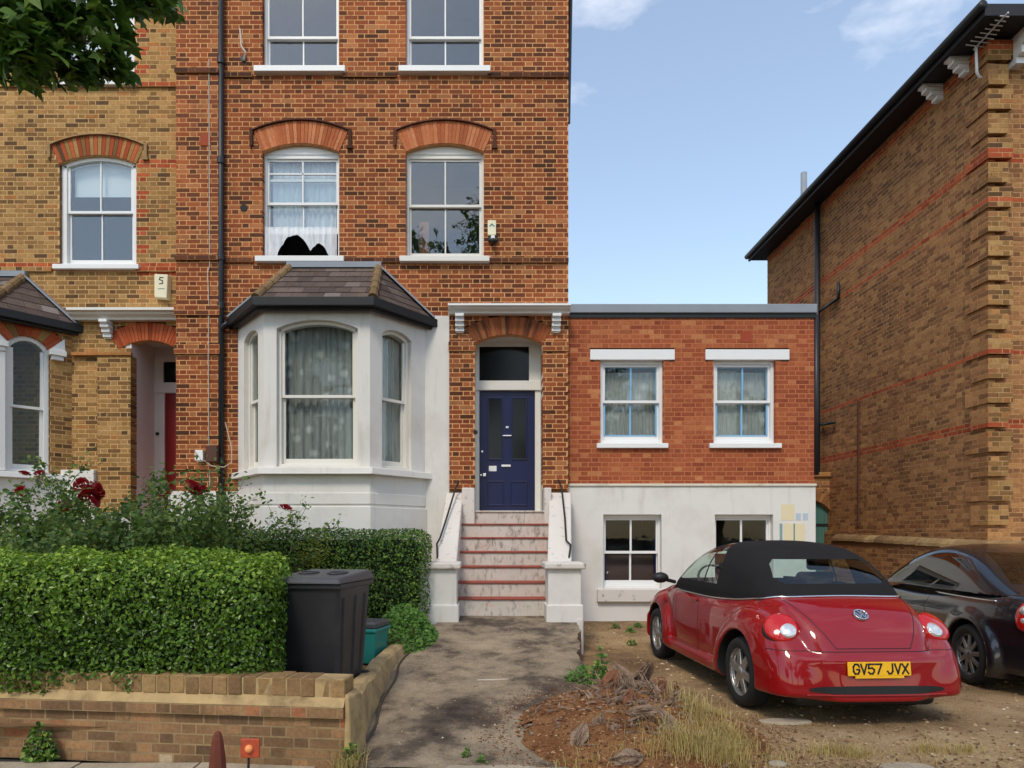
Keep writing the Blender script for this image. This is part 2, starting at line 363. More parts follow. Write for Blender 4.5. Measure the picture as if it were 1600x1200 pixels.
M['concrete'] = ground_mat('concrete', [(.34, q((62, 54, 48))), (.45, q((98, 86, 74))), (.52, q((138, 122, 102))), (.62, q((160, 142, 118))), (.8, q((176, 158, 132)))], 1.5, 55, .9, .5)
M['pave'] = ground_mat('pave', [(.3, q((150, 136, 116))), (.7, q((186, 172, 150)))], 3, 60, .9, .4)
M['asphalt'] = ground_mat('asphalt', [(.3, (.035, .035, .036)), (.7, (.07, .068, .066))], 2, 90, .9, .5)
M['edging'] = mat('edging', q((172, 146, 104)), .95, var=.25, vs=7, bs=50, bst=.8, dirt=q((112, 92, 66)), ds=6)
M['earth'] = ground_mat('earth', [(.25, q((84, 54, 36))), (.45, q((122, 80, 50))), (.6, q((146, 104, 68))), (.78, q((166, 130, 92)))], 2.6, 50, .95, 1.0, fine=(42, q((188, 150, 108))))
grid_sheet('ground', -400, 400, -400, 400, 3, 3, lambda x, y: -.12 + 0 * x, M['asphalt'])
grid_sheet('forecourt', -.2, 12.0, 4.55, 18.5, 130, 140, yard_z, M['yard'])
gs = grid_sheet('garden_soil', 0, 1, 5.0, 11.6, 60, 60, lambda x, y: 0 * x, M['soil'])
for v in gs.data.vertices:
    xe_ = float(np.interp(v.co.y, [5, 7.0, 7.9, 9.1, 9.6], [-1.06, -1.06, -.95, -.62, -.62])); v.co.x = -13 + (xe_ + 13) * v.co.x; v.co.z = float(garden_z(np.array(v.co.x), np.array(v.co.y)))
pv = grid_sheet('pavement', -14, 14, 1.6, 4.9, 60, 14, lambda x, y: -.094 + 0 * x, M['soil'])
sl = MB().box(-.42, .42, -.29, .29, -.03, .012).mesh('paving_slab', M['pave'])
for iy, yy in enumerate((4.62, 4.03, 3.44, 2.85, 2.26)):
    for ix in range(-9, 9):
        xx = ix * .855 + (.42 if iy % 2 else 0) + .1
        if iy == 0 and -1.2 < xx < 6: continue
        o = inst('paving_slab', sl, pv, (xx, yy, -.09 + rnd.uniform(0, .008)), (rnd.uniform(-.006, .006), rnd.uniform(-.006, .006), rnd.uniform(-.01, .01)))
# path: sloping concrete strip up to the steps
pl = [(-1.0, 4.72), (.62, 4.66), (.93, 5.6), (1.03, 7.4), (1.27, 9.15), (1.27, 9.6), (-.62, 9.6), (-.60, 9.1), (-.88, 7.9), (-.97, 7.0)]
def path_mesh():
    ys = np.linspace(4.68, 9.6, 60)
    le = np.interp(ys, [4.68, 7.0, 7.9, 9.1, 9.6], [-.94, -.94, -.84, -.58, -.6]); ri = np.interp(ys, [4.68, 5.6, 7.4, 9.15, 9.6], [.80, .93, 1.03, 1.27, 1.27])
    nu = 26; v = []; qd = []
    ri = ri + .02 * np.sin(ys * 9) + .012 * np.sin(ys * 23 + 1)
    for i, yv in enumerate(ys):
        for k in range(nu):
            xx = le[i] + (ri[i] - le[i]) * k / (nu - 1); v.append((xx, yv, float(path_z(np.array(xx), np.array(yv)))))
        v.append((ri[i] + .01, yv, -.2))
    n = nu + 1
    for i in range(len(ys) - 1):
        for k in range(nu): a = i * n + k; qd.append((a, a + 1, a + n + 1, a + n))
    o = bpy.data.objects.new('path', mesh_np('path', v, qd, mats=[M['concrete']])); C.objects.link(o); return tag(o, kind='structure')
path = path_mesh()
MB().slab([(-.30, 4.63), (.62, 4.60), (.80, 4.70), (.35, 4.80), (-.22, 4.79)], -.12, -.035).build('kerb_slab', M['pave'], path, bevel=.012)

# ------------------------------------------------------------------ brickwork
def sub_iv(base, cuts):
    out = [base]
    for a, b in cuts:
        nx = []
        for s, e in out:
            if b <= s or a >= e: nx.append((s, e)); continue
            if a > s: nx.append((s, a))
            if b < e: nx.append((b, e))
        out = nx
    return out
def rect_op(u0, u1, z0, z1): return lambda z: [(u0, u1)] if z0 <= z < z1 else []
class Arch:
    def __init__(s, uc, hw, zs, rise, ring):
        s.uc, s.hw, s.zs, s.rise, s.ring = uc, hw, zs, rise, ring
        s.R = (hw * hw + rise * rise) / (2 * rise); s.zc = zs + rise - s.R; s.th = math.asin(hw / s.R); s.Ro = s.R + ring
    def cut(s, z):
        dz = z - s.zc
        if z < s.zs or dz >= s.Ro: return []
        h = math.sqrt(s.Ro ** 2 - dz ** 2); h = min(h, dz * math.tan(s.th)) if s.th < 1.5 else h
        return [(s.uc - h, s.uc + h)]
    def arc(s, r, n=16, th=None):
        th = s.th if th is None else th
        return [(s.uc + r * math.sin(-th + 2 * th * i / n), s.zc + r * math.cos(-th + 2 * th * i / n)) for i in range(n + 1)]
def win_op(u0, u1, z0, arch):
    return lambda z: ([(u0, u1)] if z0 <= z < arch.zs else []) + arch.cut(z)
class Wall:
    """a plane of brickwork: point = O + u*U + z*up - depth*N"""
    def __init__(s, O, U, Nn): s.O, s.U, s.N = Vector(O), Vector(U).normalized(), Vector(Nn).normalized(); s.flip = s.U.cross(Vector((0, 0, 1))).dot(s.N) < 0
    def pt(s, u, z, d=0): p = s.O + s.U * u - s.N * d; return (p.x, p.y, p.z + z)
HB, LB, GAP = .1, .211, .0135
def bricks(parent, W, u0, u1, z0, z1, ops, mb, mm, picks=300, course=.0745, cls=None, extra=(), depth=.11, seed=1, stuff_name='brickwork', proud=0.0, bondoff=0, pickat=None, jit=.0018):
    r = random.Random(seed)
    rows = int(math.ceil((z1 - z0) / course - 1e-6)); recs = []; mv = []; mq = []
    per = LB + HB + 2 * GAP
    for i in range(rows):
        za = z0 + i * course; zb = min(za + course, z1); zm = (za + zb) / 2
        cuts = [c for o in ops for c in o(zm)]
        ivs = sub_iv((u0, u1), cuts)
        for a, b in ivs:
            k = len(mv); mv += [W.pt(a, za, .0012 - proud), W.pt(b, za, .0012 - proud), W.pt(b, zb, .0012 - proud), W.pt(a, zb, .0012 - proud)]
            mq.append((k, k + 1, k + 2, k + 3) if not W.flip else (k + 3, k + 2, k + 1, k))
        if zb - za < .03: continue
        u = u0 - per + ((per / 2) if i % 2 else 0) + bondoff; st = True; sh = r.uniform(-.006, .006)
        while u < u1:
            ln = LB if st else HB
            a, b = u + sh, u + sh + ln
            for s, e in ivs:
                x0, x1 = max(a, s), min(b, e)
                if x1 - x0 < .022: continue
                whole = st and x1 - x0 > LB - .001
                recs.append((x0 + r.uniform(-.001, .001), x1 + r.uniform(-.001, .001), za + GAP / 2 + r.uniform(-jit, jit), zb - GAP / 2 + r.uniform(-jit, jit), cls((x0 + x1) / 2, zm) if cls else 0, whole, r.uniform(-.0003, .0016)))
            u += ln + GAP; st = not st
    pk = set()
    if picks:
        cx = Vector((0, 0, EYE)) if pickat is None else Vector(pickat)
        cand = [(i, (Vector(W.pt((q_[0] + q_[1]) / 2, (q_[2] + q_[3]) / 2)) - cx).length) for i, q_ in enumerate(recs) if q_[5] and q_[4] == 0]
        cand.sort(key=lambda t: t[1]); pk = set(i for i, _ in cand[:picks])
    vs = []; tone = []; mi = []
    rot = math.atan2(W.U.y, W.U.x)
    sx = -1 if W.flip else 1
    if pk:
        b_ = MB(); h = course / 2 - GAP / 2
        yo = depth * sx
        b_.box(-LB / 2, LB / 2, min(0, yo), max(0, yo), -h, h); bm_ = b_.mesh('brick', [mb[0]])
    for i, (a, b, za, zb, c, wh, dp) in enumerate(recs):
        if i in pk:
            p = W.pt((a + b) / 2, (za + zb) / 2, -dp - proud)
            inst('brick', bm_, parent, p, (0, 0, rot)); continue
        d0 = -dp - proud
        vs += [W.pt(a, za, d0), W.pt(b, za, d0), W.pt(b, zb, d0), W.pt(a, zb, d0), W.pt(a, za, depth), W.pt(b, za, depth), W.pt(b, zb, depth), W.pt(a, zb, depth)]
        tone.append(r.random()); mi.append(c)
    n = len(tone); base = (np.arange(n) * 8)[:, None, None]
    F = np.array([(0, 1, 2, 3), (1, 5, 6, 2), (5, 4, 7, 6), (4, 0, 3, 7), (3, 2, 6, 7), (4, 5, 1, 0)])[[0, 1, 3, 4, 5]]
    if W.flip: F = F[:, ::-1]
    if n:
        qd = (base + F[None]).reshape(-1, 4)
        me = mesh_np(stuff_name, vs, qd, mats=list(mb), midx=np.repeat(mi, 5), tone=np.repeat(tone, 5))
        o = bpy.data.objects.new(stuff_name, me); C.objects.link(o); setpar(o, parent); o['kind'] = 'stuff'
    me = mesh_np('mortar', mv, mq, mats=[mm]); o = bpy.data.objects.new('mortar', me); C.objects.link(o); setpar(o, parent)
    return recs
def voussoirs(parent, W, A, n, mats_, mortar, depth=.14, proud=.006, name='voussoir', alt=None):
    """an arch ring; each wedge brick is an object sharing one mesh"""
    dth = 2 * A.th / n; g = .0035
    def wedge(m):
        b = MB(); r0, r1 = A.R + .002, A.Ro - .004; t0 = dth / 2
        pts = []
        for rr, sg in ((r0, -1), (r0, 1), (r1, 1), (r1, -1)):
            pts.append((sg * (rr * math.sin(t0) - g), rr * math.cos(t0)))
        b.prism(pts, -proud, depth); return b.mesh(name, [m])
    ms = [wedge(m) for m in mats_]
    arcm = MB(); pol = A.arc(A.R + .001, 20) + A.arc(A.Ro - .002, 20)[::-1]
    n2 = 21
    for i in range(20):
        a0, a1 = pol[i], pol[i + 1]; b0, b1 = pol[2 * n2 - 1 - i], pol[2 * n2 - 2 - i]
        arcm.hexa([W.pt(a0[0], a0[1], .006), W.pt(a1[0], a1[1], .006), W.pt(a1[0], a1[1], depth), W.pt(a0[0], a0[1], depth),
                   W.pt(b0[0], b0[1], .006), W.pt(b1[0], b1[1], .006), W.pt(b1[0], b1[1], depth), W.pt(b0[0], b0[1], depth)])
    ring = arcm.build('brick_arch', mortar, parent)
    rz = math.atan2(W.U.y, W.U.x)
    for i in range(n):
        th = -A.th + dth * (i + .5)
        m = ms[(alt(i) if alt else 0) % len(ms)]
        o = bpy.data.objects.new(name, m); C.objects.link(o)
        c = W.pt(A.uc, A.zc)
        o.matrix_basis = Matrix.Translation(c) @ Matrix.Rotation(rz, 4, 'Z') @ Matrix.Rotation(th, 4, 'Y') @ Matrix.Translation((0, -rnd.uniform(0, .003), 0))
        setpar(o, ring)
    return ring
def hood(parent, W, A, drop, mats_, t=.035, pr=.055):
    """thin label mould over an arch, with drops at both ends"""
    b = MB(); th = A.th * 1.0; a0 = A.arc(A.Ro, 18, th); a1 = A.arc(A.Ro + t, 18, th)
    for i in range(18):
        b.hexa([W.pt(*a0[i], -pr), W.pt(*a0[i + 1], -pr), W.pt(*a0[i + 1], .03), W.pt(*a0[i], .03), W.pt(*a1[i], -pr * .7), W.pt(*a1[i + 1], -pr * .7), W.pt(*a1[i + 1], .03), W.pt(*a1[i], .03)])
    for s in (0, -1):
        u, z = a0[s]; sg = -1 if s == 0 else 1
        b.hexa([W.pt(u, z - drop, -pr * .8), W.pt(u + sg * .05, z - drop, -pr * .8), W.pt(u + sg * .05, z - drop, .03), W.pt(u, z - drop, .03), W.pt(u, z + t, -pr * .8), W.pt(u + sg * .05, z + t, -pr * .8), W.pt(u + sg * .05, z + t, .03), W.pt(u, z + t, .03)])
        b.hexa([W.pt(u - .02, z - drop - .05, -pr), W.pt(u + sg * .05 + .02, z - drop - .05, -pr), W.pt(u + sg * .05 + .02, z - drop - .05, .03), W.pt(u - .02, z - drop - .05, .03), W.pt(u - .02, z - drop, -pr), W.pt(u + sg * .05 + .02, z - drop, -pr), W.pt(u + sg * .05 + .02, z - drop, .03), W.pt(u - .02, z - drop, .03)])
    return b.build('hood_mould', mats_, parent)
def band(parent, W, u0, u1, z0, z1, pr, m, name='string_course', d=.03, slope=0):
    b = MB(); b.hexa([W.pt(u0, z0, -pr), W.pt(u1, z0, -pr), W.pt(u1, z0, d), W.pt(u0, z0, d), W.pt(u0, z1, -pr + slope), W.pt(u1, z1, -pr + slope), W.pt(u1, z1, d), W.pt(u0, z1, d)])
    return b.build(name, m, parent, bevel=.006)
def reveals(parent, W, u0, u1, z0, z1, m, d0=.01, d1=.24, head=True):
    b = MB(); t = .09
    for a, c in ((u0 - t, u0 - .001), (u1 + .001, u1 + t)):
        b.hexa([W.pt(a, z0, d0), W.pt(c, z0, d0), W.pt(c, z0, d1), W.pt(a, z0, d1), W.pt(a, z1, d0), W.pt(c, z1, d0), W.pt(c, z1, d1), W.pt(a, z1, d1)])
    if head: b.hexa([W.pt(u0 - t, z1, .02), W.pt(u1 + t, z1, .02), W.pt(u1 + t, z1, d1), W.pt(u0 - t, z1, d1), W.pt(u0 - t, z1 + .08, .02), W.pt(u1 + t, z1 + .08, .02), W.pt(u1 + t, z1 + .08, d1), W.pt(u0 - t, z1 + .08, d1)])
    return b.build('reveal', m, parent)
# ------------------------------------------------------------------ windows (local: x right, y into the wall, z up from the opening's foot)
def curtain_mesh(x0, x1, z0, z1, y, folds, amp, seed=0, nz_=6, lower=None):
    n = 72; r = np.random.default_rng(seed); xs = np.linspace(x0, x1, n); t = np.linspace(0, 1, n)
    ph = 2 * math.pi * folds * (t + .04 * np.sin(t * 9 + seed)); v = []
    for k in range(nz_):
        f = k / (nz_ - 1)
        zz = z0 + (z1 - z0) * f
        yy = y + amp * (1 - .4 * f) * np.sin(ph + .5 * f) + amp * .4 * np.sin(ph * 2.3 + 1)
        for i in range(n):
            zl = z0 if lower is None else lower(xs[i]); v.append((xs[i], yy[i], zl + (z1 - zl) * f))
    qd = [(k * n + i, k * n + i + 1, (k + 1) * n + i + 1, (k + 1) * n + i) for k in range(nz_ - 1) for i in range(n - 1)]
    return v, qd
def curtain(parent, m, *a, name='curtain', **k):
    v, qd = curtain_mesh(*a, **k)
    return inst(name, mesh_np(name, v, qd, mats=[m], smooth=True), parent, local=True)
def sash_window(parent, loc, w_, h, rotz=0, rise=0, style='flat', recess=.10, cols=2, fm=None, bm_=None, glass=None, rail=.5, jamb=.065, sill=None, open_up=0, extra_rail=None, room=1.3, head=.06, name='sash_window', botrail=.085, bar=.022, stile=.045, sillm=None):
    fm = fm or M['white']; bm_ = bm_ or fm; glass = glass or M['glass']
    hw = w_ / 2; y0, y1 = recess, recess + .12; hr = h - rise           # hr: spring height
    b = MB()
    top = hr - head if style != 'arch' else hr
    b.box(-hw, -hw + jamb, y0, y1, 0, hr if style != 'flat' else h); b.box(hw - jamb, hw, y0, y1, 0, hr if style != 'flat' else h)
    if style == 'flat': b.box(-hw + jamb, hw - jamb, y0, y1, h - head, h); top = h - head
    else:
        A = Arch(0, hw, hr, rise, .1)
        if style == 'tymp':
            b.box(-hw + jamb, hw - jamb, y0, y1, hr - head, hr); b.prism([(-hw, hr + .001)] + [(hw, hr + .001)] + A.arc(A.R - .002, 14)[::-1][1:-1], y0 - .012, y1)
            top = hr - head
        else:
            ai = A.arc(A.R - head, 14); ao = A.arc(A.R, 14)
            lo = [(max(-hw + jamb, min(hw - jamb, x)), z) for x, z in ai]
            for i in range(14):
                b.prism([lo[i], lo[i + 1], ao[i + 1], ao[i]], y0, y1)
    b.box(-hw + .002, hw - .002, y0 - .01, y1, -.002, .045)
    fr = b.build(name, fm, parent, local=False, bevel=.004)
    fr.location = loc; fr.rotation_euler = (0, 0, rotz)
    if parent: fr.matrix_parent_inverse = wm(parent).inverted()
    zr = .045 + (h - .045) * rail if rail else None                      # meeting rail
    ix0, ix1 = -hw + jamb, hw - jamb
    def topz(x):
        if style != 'arch': return top
        return A.zc + math.sqrt(max(0, (A.R - head) ** 2 - x * x))
    ts = MB(); yt0, yt1 = y0 + .025, y0 + .06; yb0, yb1 = y0 + .066, y0 + .10
    bs_ = MB(); zb0 = .045 + open_up
    if zr:
        hh = .022
        ts.box(ix0, ix0 + stile, yt0, yt1, zr - hh, topz(ix0)); ts.box(ix1 - stile, ix1, yt0, yt1, zr - hh, topz(ix1)); ts.box(ix0 + stile, ix1 - stile, yt0, yt1, zr - hh, zr + hh)
        if style != 'arch': ts.box(ix0 + stile, ix1 - stile, yt0, yt1, top - stile, top)
        zbt = zr + hh + open_up
        bs_.box(ix0, ix0 + stile, yb0, yb1, zb0, zbt); bs_.box(ix1 - stile, ix1, yb0, yb1, zb0, zbt); bs_.box(ix0 + stile, ix1 - stile, yb0, yb1, zb0, zb0 + botrail); bs_.box(ix0 + stile, ix1 - stile, yb0, yb1, zbt - 2 * hh, zbt)
    else:
        zbt = top; hh = 0
        bs_.box(ix0, ix0 + stile, yb0, yb1, zb0, zbt); bs_.box(ix1 - stile, ix1, yb0, yb1, zb0, zbt); bs_.box(ix0 + stile, ix1 - stile, yb0, yb1, zb0, zb0 + botrail)
    bs_.build('sash_frame', fm, fr, local=True, bevel=.003)
    if zr: ts.build('sash_frame', fm, fr, local=True, bevel=.003)
    gx0, gx1 = ix0 + stile, ix1 - stile; cw = (gx1 - gx0) / cols
    for half in ((0, 1) if zr else (0,)):
        ya, yb = (yb0, yb1) if half == 0 else (yt0, yt1)
        zlo, zhi = (zb0 + botrail, zbt - 2 * hh) if half == 0 else (zr + hh, None)
        for k in range(cols):
            xa, xb = gx0 + k * cw, gx0 + (k + 1) * cw
            if k:
                zt = zhi if zhi else (top - stile if style != 'arch' else topz(xa))
                MB().box(xa - bar / 2, xa + bar / 2, ya + .002, yb - .004, zlo, zt).build('glazing_bar', bm_, fr, local=True)
            if zhi or style != 'arch':
                zt = zhi if zhi else top - stile
                pb = MB().prism([(xa, zlo), (xb, zlo), (xb, zt), (xa, zt)], (ya + yb) / 2 - .002, (ya + yb) / 2 + .002)
            else:
                pts = [(xa, zlo), (xb, zlo)] + [(xb + (xa - xb) * i / 8, topz(xb + (xa - xb) * i / 8)) for i in range(9)]
                pb = MB().prism(pts, (ya + yb) / 2 - .002, (ya + yb) / 2 + .002)
            pb.build('pane', glass, fr, local=True)
    if extra_rail:
        MB().box(gx0, gx1, yt0 + .002, yt1 - .002, extra_rail - .011, extra_rail + .011).build('glazing_bar', bm_, fr, local=True)
    if sill:
        sw, sh_, sp = sill
        MB().hexa([(-sw / 2, -sp, -sh_), (sw / 2, -sp, -sh_), (sw / 2, y1, -sh_), (-sw / 2, y1, -sh_), (-sw / 2, -sp, -.012), (sw / 2, -sp, -.012), (sw / 2, y1, .006), (-sw / 2, y1, .006)]).build('window_sill', sillm or fm, fr, local=True, bevel=.007)
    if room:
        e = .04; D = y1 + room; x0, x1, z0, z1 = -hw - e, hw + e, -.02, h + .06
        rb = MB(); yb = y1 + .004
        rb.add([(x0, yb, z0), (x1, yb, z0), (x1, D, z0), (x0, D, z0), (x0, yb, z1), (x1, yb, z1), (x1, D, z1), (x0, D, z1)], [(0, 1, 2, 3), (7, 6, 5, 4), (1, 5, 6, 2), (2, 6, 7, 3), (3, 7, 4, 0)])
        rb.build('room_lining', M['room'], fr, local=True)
    return fr
# ------------------------------------------------------------------ main red brick house
YF = 11.0
S = FPX / YF
H = thing('red_brick_house', (-1.8, YF, 0), 'tall red brick house with white bay window and blue front door', 'house')
WF = Wall((0, YF, 0), (1, 0, 0), (0, -1, 0))
xl, xr = X(341, YF), X(888, YF)
ZTOP = 12.2
def wx(p): return X(p, YF)
def wz(p): return Z(p, YF)
SP1 = 240   # spring row of the first-floor windows
wins = {}
A1 = Arch(wx(470), wx(530) - wx(470), wz(237), .135, .36); A2 = Arch(wx(695), wx(756) - wx(695), wz(237), .135, .36)
ZT = wz(107); ZM = wz(402)
AT1 = Arch(wx(469), A1.hw, ZT + 1.72, .135, .36); AT2 = Arch(wx(694), A2.hw, ZT + 1.72, .135, .36)
DA = Arch(wx(795), wx(848) - wx(795), wz(537), .15, .30)
door_z0 = 1.80
ops = [win_op(wx(410), wx(530), ZM, A1), win_op(wx(634), wx(756), ZM, A2), win_op(A1.uc - A1.hw, A1.uc + A1.hw, ZT, AT1), win_op(A2.uc - A2.hw, A2.uc + A2.hw, ZT, AT2),
       win_op(wx(742), wx(848), 0, DA),
       rect_op(wx(373), wx(700), 0, wz(492))]
bricks(H, WF, xl, xr, wz(768), ZTOP, ops, [M['brick_red']], M['mortar_red'], picks=280, seed=3)
# pilaster beside the neighbour
WP = Wall((0, YF - .10, 0), (1, 0, 0), (0, -1, 0))
pl0, pl1 = X(275, YF - .1), X(341, YF - .1)
bricks(H, WP, pl0, pl1, wz(768), ZTOP, [], [M['brick_red']], M['mortar_red'], picks=0, seed=4, stuff_name='pilaster_brickwork', depth=.2)
def brick_course(parent, W, u0, u1, z0, rows, proud, bm_, mm, seed, name='string_course'):
    bricks(parent, W, u0, u1, z0, z0 + .0745 * rows, [], [bm_], mm, picks=0, seed=seed, stuff_name=name, proud=proud, depth=.05)
    band(parent, W, u0, u1, z0 + .004, z0 + .0745 * rows - .002, proud - .004, mm, name + '_bed')
for (za, zb, pr) in ((496, 487, .035), (556, 546, .035), (735, 727, .03)):
    brick_course(H, WP, pl0 - .02, pl1 + .03, wz(za), 1 if za > 700 else 2, pr, M['brick_red'], M['mortar_red'], za, 'pilaster_moulding')
side = MB().box(xl, xr - .002, YF + .11, YF + 9, 0, ZTOP - .01)
side.build('wall_core', M['mortar_stock'], None) if False else None
core = MB()
core.box(X(275, YF), xr - .004, YF + 2.2, YF + 9, -.2, ZTOP)           # rear body of the house
core.box(xr - .25, xr - .004, YF + .115, YF + 2.2, -.2, ZTOP); core.box(pl0 + .004, pl0 + .06, YF + .10, YF + 2.2, -.2, ZTOP)
core.build('house_core', M['brick_stock'], H)
bricks(H, Wall((xr, 0, 0), (0, 1, 0), (1, 0, 0)), YF + .115, YF + 9, 4.55, ZTOP, [], [M['brick_stock']], M['mortar_stock'], picks=0, seed=6, stuff_name='side_brickwork', depth=.003)
MB().box(pl0 - .3, xr + .12, YF - .35, YF + 9.2, ZTOP, ZTOP + .3).build('cornice', M['stone'], H, bevel=.02)
# string courses
for py in (122, 411):
    for (a, b) in (([(341, 395), (536, 620), (762, 888)]) if py == 122 else [(341, 396), (533, 624), (763, 888)]):
        brick_course(H, WF, wx(a), wx(b), wz(py), 1, .04, M['brick_dark'], M['brick_stock'], py + a)
    brick_course(H, WP, pl0 - .01, pl1 + .01, wz(py), 1, .04, M['brick_dark'], M['brick_stock'], py)
for A in (A1, A2, AT1, AT2):
    voussoirs(H, WF, A, 24, [M['brick_arch']], M['mortar_red']); hood(H, WF, A, .24, M['brick_dark'], .028, .045)
for (a, b, zz) in ((410, 530, ZM), (634, 756, ZM)):
    reveals(H, WF, wx(a), wx(b), zz, wz(237), M['mortar_red'], head=False)
for A in (AT1, AT2): reveals(H, WF, A.uc - A.hw, A.uc + A.hw, ZT, A.zs, M['mortar_red'], head=False)
W1 = sash_window(H, (wx(470), YF, ZM), 2 * A1.hw, A1.zs + A1.rise - ZM, rise=.135, style='tymp', sill=(1.42, .10, .10), open_up=.40, rail=.49, jamb=.04, stile=.034, fm=M['white'], extra_rail=1.52 - .11)
W2 = sash_window(H, (wx(695), YF, ZM), 2 * A2.hw, A2.zs + A2.rise - ZM, rise=.135, style='tymp', sill=(1.44, .10, .10), rail=.47, fm=M['cream'], jamb=.04, stile=.034)
W3 = sash_window(H, (A1.uc, YF, ZT), 2 * A1.hw, 1.855, rise=.135, style='tymp', sill=(1.46, .105, .10), rail=.30, fm=M['white'], jamb=.04, stile=.034)
W4 = sash_window(H, (A2.uc, YF, ZT), 2 * A2.hw, 1.855, rise=.135, style='tymp', sill=(1.47, .105, .10), rail=.30, fm=M['white'], jamb=.04, stile=.034)
# net curtain in the half open window, one flap blown out over the sill
curtain(W1, M['net_white'], -.52, .52, .56, 1.62, .235, 13, .016, seed=2)
def hem(x):
    f = lambda c, wd, hh: hh * max(0, 1 - abs((x - c) / wd) ** 2.2)
    return .02 + max(f(-.12, .30, .37), f(.27, .17, .23))
curtain(W1, M['net_white'], -.60, .56, .02, .52, .075, 8, .018, seed=5, lower=hem, name='curtain_flap')
# things seen behind the top panes: rolled cushion and folded cloth
MB().box(-.55, .53, .235, .30, .07, .15).build('cushion', M['grey_cloth'], W4, local=True, bevel=.03)
MB().box(-.5, -.16, .235, .30, .07, .17).build('cushion', M['grey_cloth'], W3, local=True, bevel=.03)
MB().box(-.46, -.30, .5, .53, .05, .8).build('wardrobe_edge', mat('warm_wood', q((140, 84, 50)), .6), W2, local=True)
# ------------------------------------------------------------------ bay window
YB = 10.15
bx0, bx1 = X(412, YB), X(578, YB); ex0, ex1 = X(372, YF), X(666, YF)
zsill = Z(728, YB); zeave = Z(474, YB - .12)
def wall_panel(name, parent, loc, rot, wd, z0, z1, ox0, ox1, oz0, ozs, rise, th, m):
    """flat panel with an arched opening, local x along the face"""
    b = MB(); b.box(0, ox0, 0, th, z0, z1); b.box(ox1, wd, 0, th, z0, z1); b.box(ox0, ox1, 0, th, z0, oz0)
    A = Arch((ox0 + ox1) / 2, (ox1 - ox0) / 2, ozs, rise, .1); a = A.arc(A.R, 16)
    for i in range(16): b.prism([a[i], a[i + 1], (a[i + 1][0], z1), (a[i][0], z1)], 0, th)
    return b.build(name, m, parent, loc=loc, rot=rot)
BAY = MB().slab([(bx0 + .1, YB + .2), (bx1 - .1, YB + .2), (ex1 - .2, YF), (ex0 + .2, YF)], .0, .35).build('bay', M['render'], H)
def face(p0, p1): 
    v = Vector(p1) - Vector(p0); return v.length, math.atan2(v.y, v.x)
fw, fr_ = face((bx0, YB), (bx1, YB)); rw, rr = face((bx1, YB), (ex1, YF)); lw, lr = face((ex0, YF), (bx0, YB))
zo0 = zsill - .01; zos_f = Z(513, YB); th_ = .16
fo0, fo1 = X(432, YB) - bx0, X(559, YB) - bx0
wall_panel('bay_wall', BAY, (bx0, YB, 0), (0, 0, 0), fw, .2, zeave + .05, fo0, fo1, zo0, zos_f, .13, th_, M['render'])
co0, co1 = rw * .20, rw * .72
wall_panel('bay_wall', BAY, (bx1, YB, 0), (0, 0, rr), rw, .2, zeave + .05, co0, co1, zo0, zos_f - .02, .10, th_, M['render'])
wall_panel('bay_wall', BAY, (ex0, YF, 0), (0, 0, lr), lw, .2, zeave + .05, lw - co1, lw - co0, zo0, zos_f - .02, .10, th_, M['render'])
MB().slab([(bx0 + .12, YB + .18), (bx1 - .12, YB + .18), (ex1 - .25, YF + .05), (ex0 + .25, YF + .05)], zeave, zeave + .03).build('bay_ceiling', M['room'], BAY)
hf = zos_f + .13 - zo0
BW = sash_window(H, ((bx0 + (fo0 + fo1) / 2), YB, zo0), fo1 - fo0 - .004, hf, rise=.13, style='arch', cols=1, recess=.07, rail=.475, jamb=.05, fm=M['cream'], glass=M['glass_dark'], room=0, head=.05, bar=.0)
def onface(p, rot, u): return (p[0] + math.cos(rot) * u, p[1] + math.sin(rot) * u, zo0)
BR = sash_window(H, onface((bx1, YB), rr, (co0 + co1) / 2), co1 - co0 - .004, hf - .05, rotz=rr, rise=.10, style='arch', cols=1, recess=.07, rail=.49, jamb=.05, fm=M['cream'], glass=M['glass_low'], room=0, head=.05)
BL = sash_window(H, onface((ex0, YF), lr, lw - (co0 + co1) / 2), co1 - co0 - .004, hf - .05, rotz=lr, rise=.10, style='arch', cols=1, recess=.07, rail=.49, jamb=.05, fm=M['cream'], glass=M['glass_low'], room=0, head=.05)
curtain(BW, M['net_grey'], -.62, .62, .03, hf - .02, .25, 11, .028, seed=1, nz_=10)
curtain(BR, M['net_pale'], -.33, .33, .03, hf - .07, .23, 8, .02, seed=8)
curtain(BL, M['net_pale'], -.33, .33, .03, hf - .07, .23, 8, .02, seed=9)
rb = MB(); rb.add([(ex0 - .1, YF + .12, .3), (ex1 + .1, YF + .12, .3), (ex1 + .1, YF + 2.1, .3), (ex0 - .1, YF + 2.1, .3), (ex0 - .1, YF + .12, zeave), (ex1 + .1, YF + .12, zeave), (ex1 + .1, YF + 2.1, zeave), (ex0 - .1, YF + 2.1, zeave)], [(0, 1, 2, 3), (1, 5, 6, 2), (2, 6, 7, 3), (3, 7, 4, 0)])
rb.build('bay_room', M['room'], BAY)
def bay_poly(o, e=0):     # outline offset outwards by o
    k = o * .45
    return [(ex0 - o * .9, YF + e), (bx0 - k, YB - o), (bx1 + k, YB - o), (ex1 + o * .9, YF + e)]
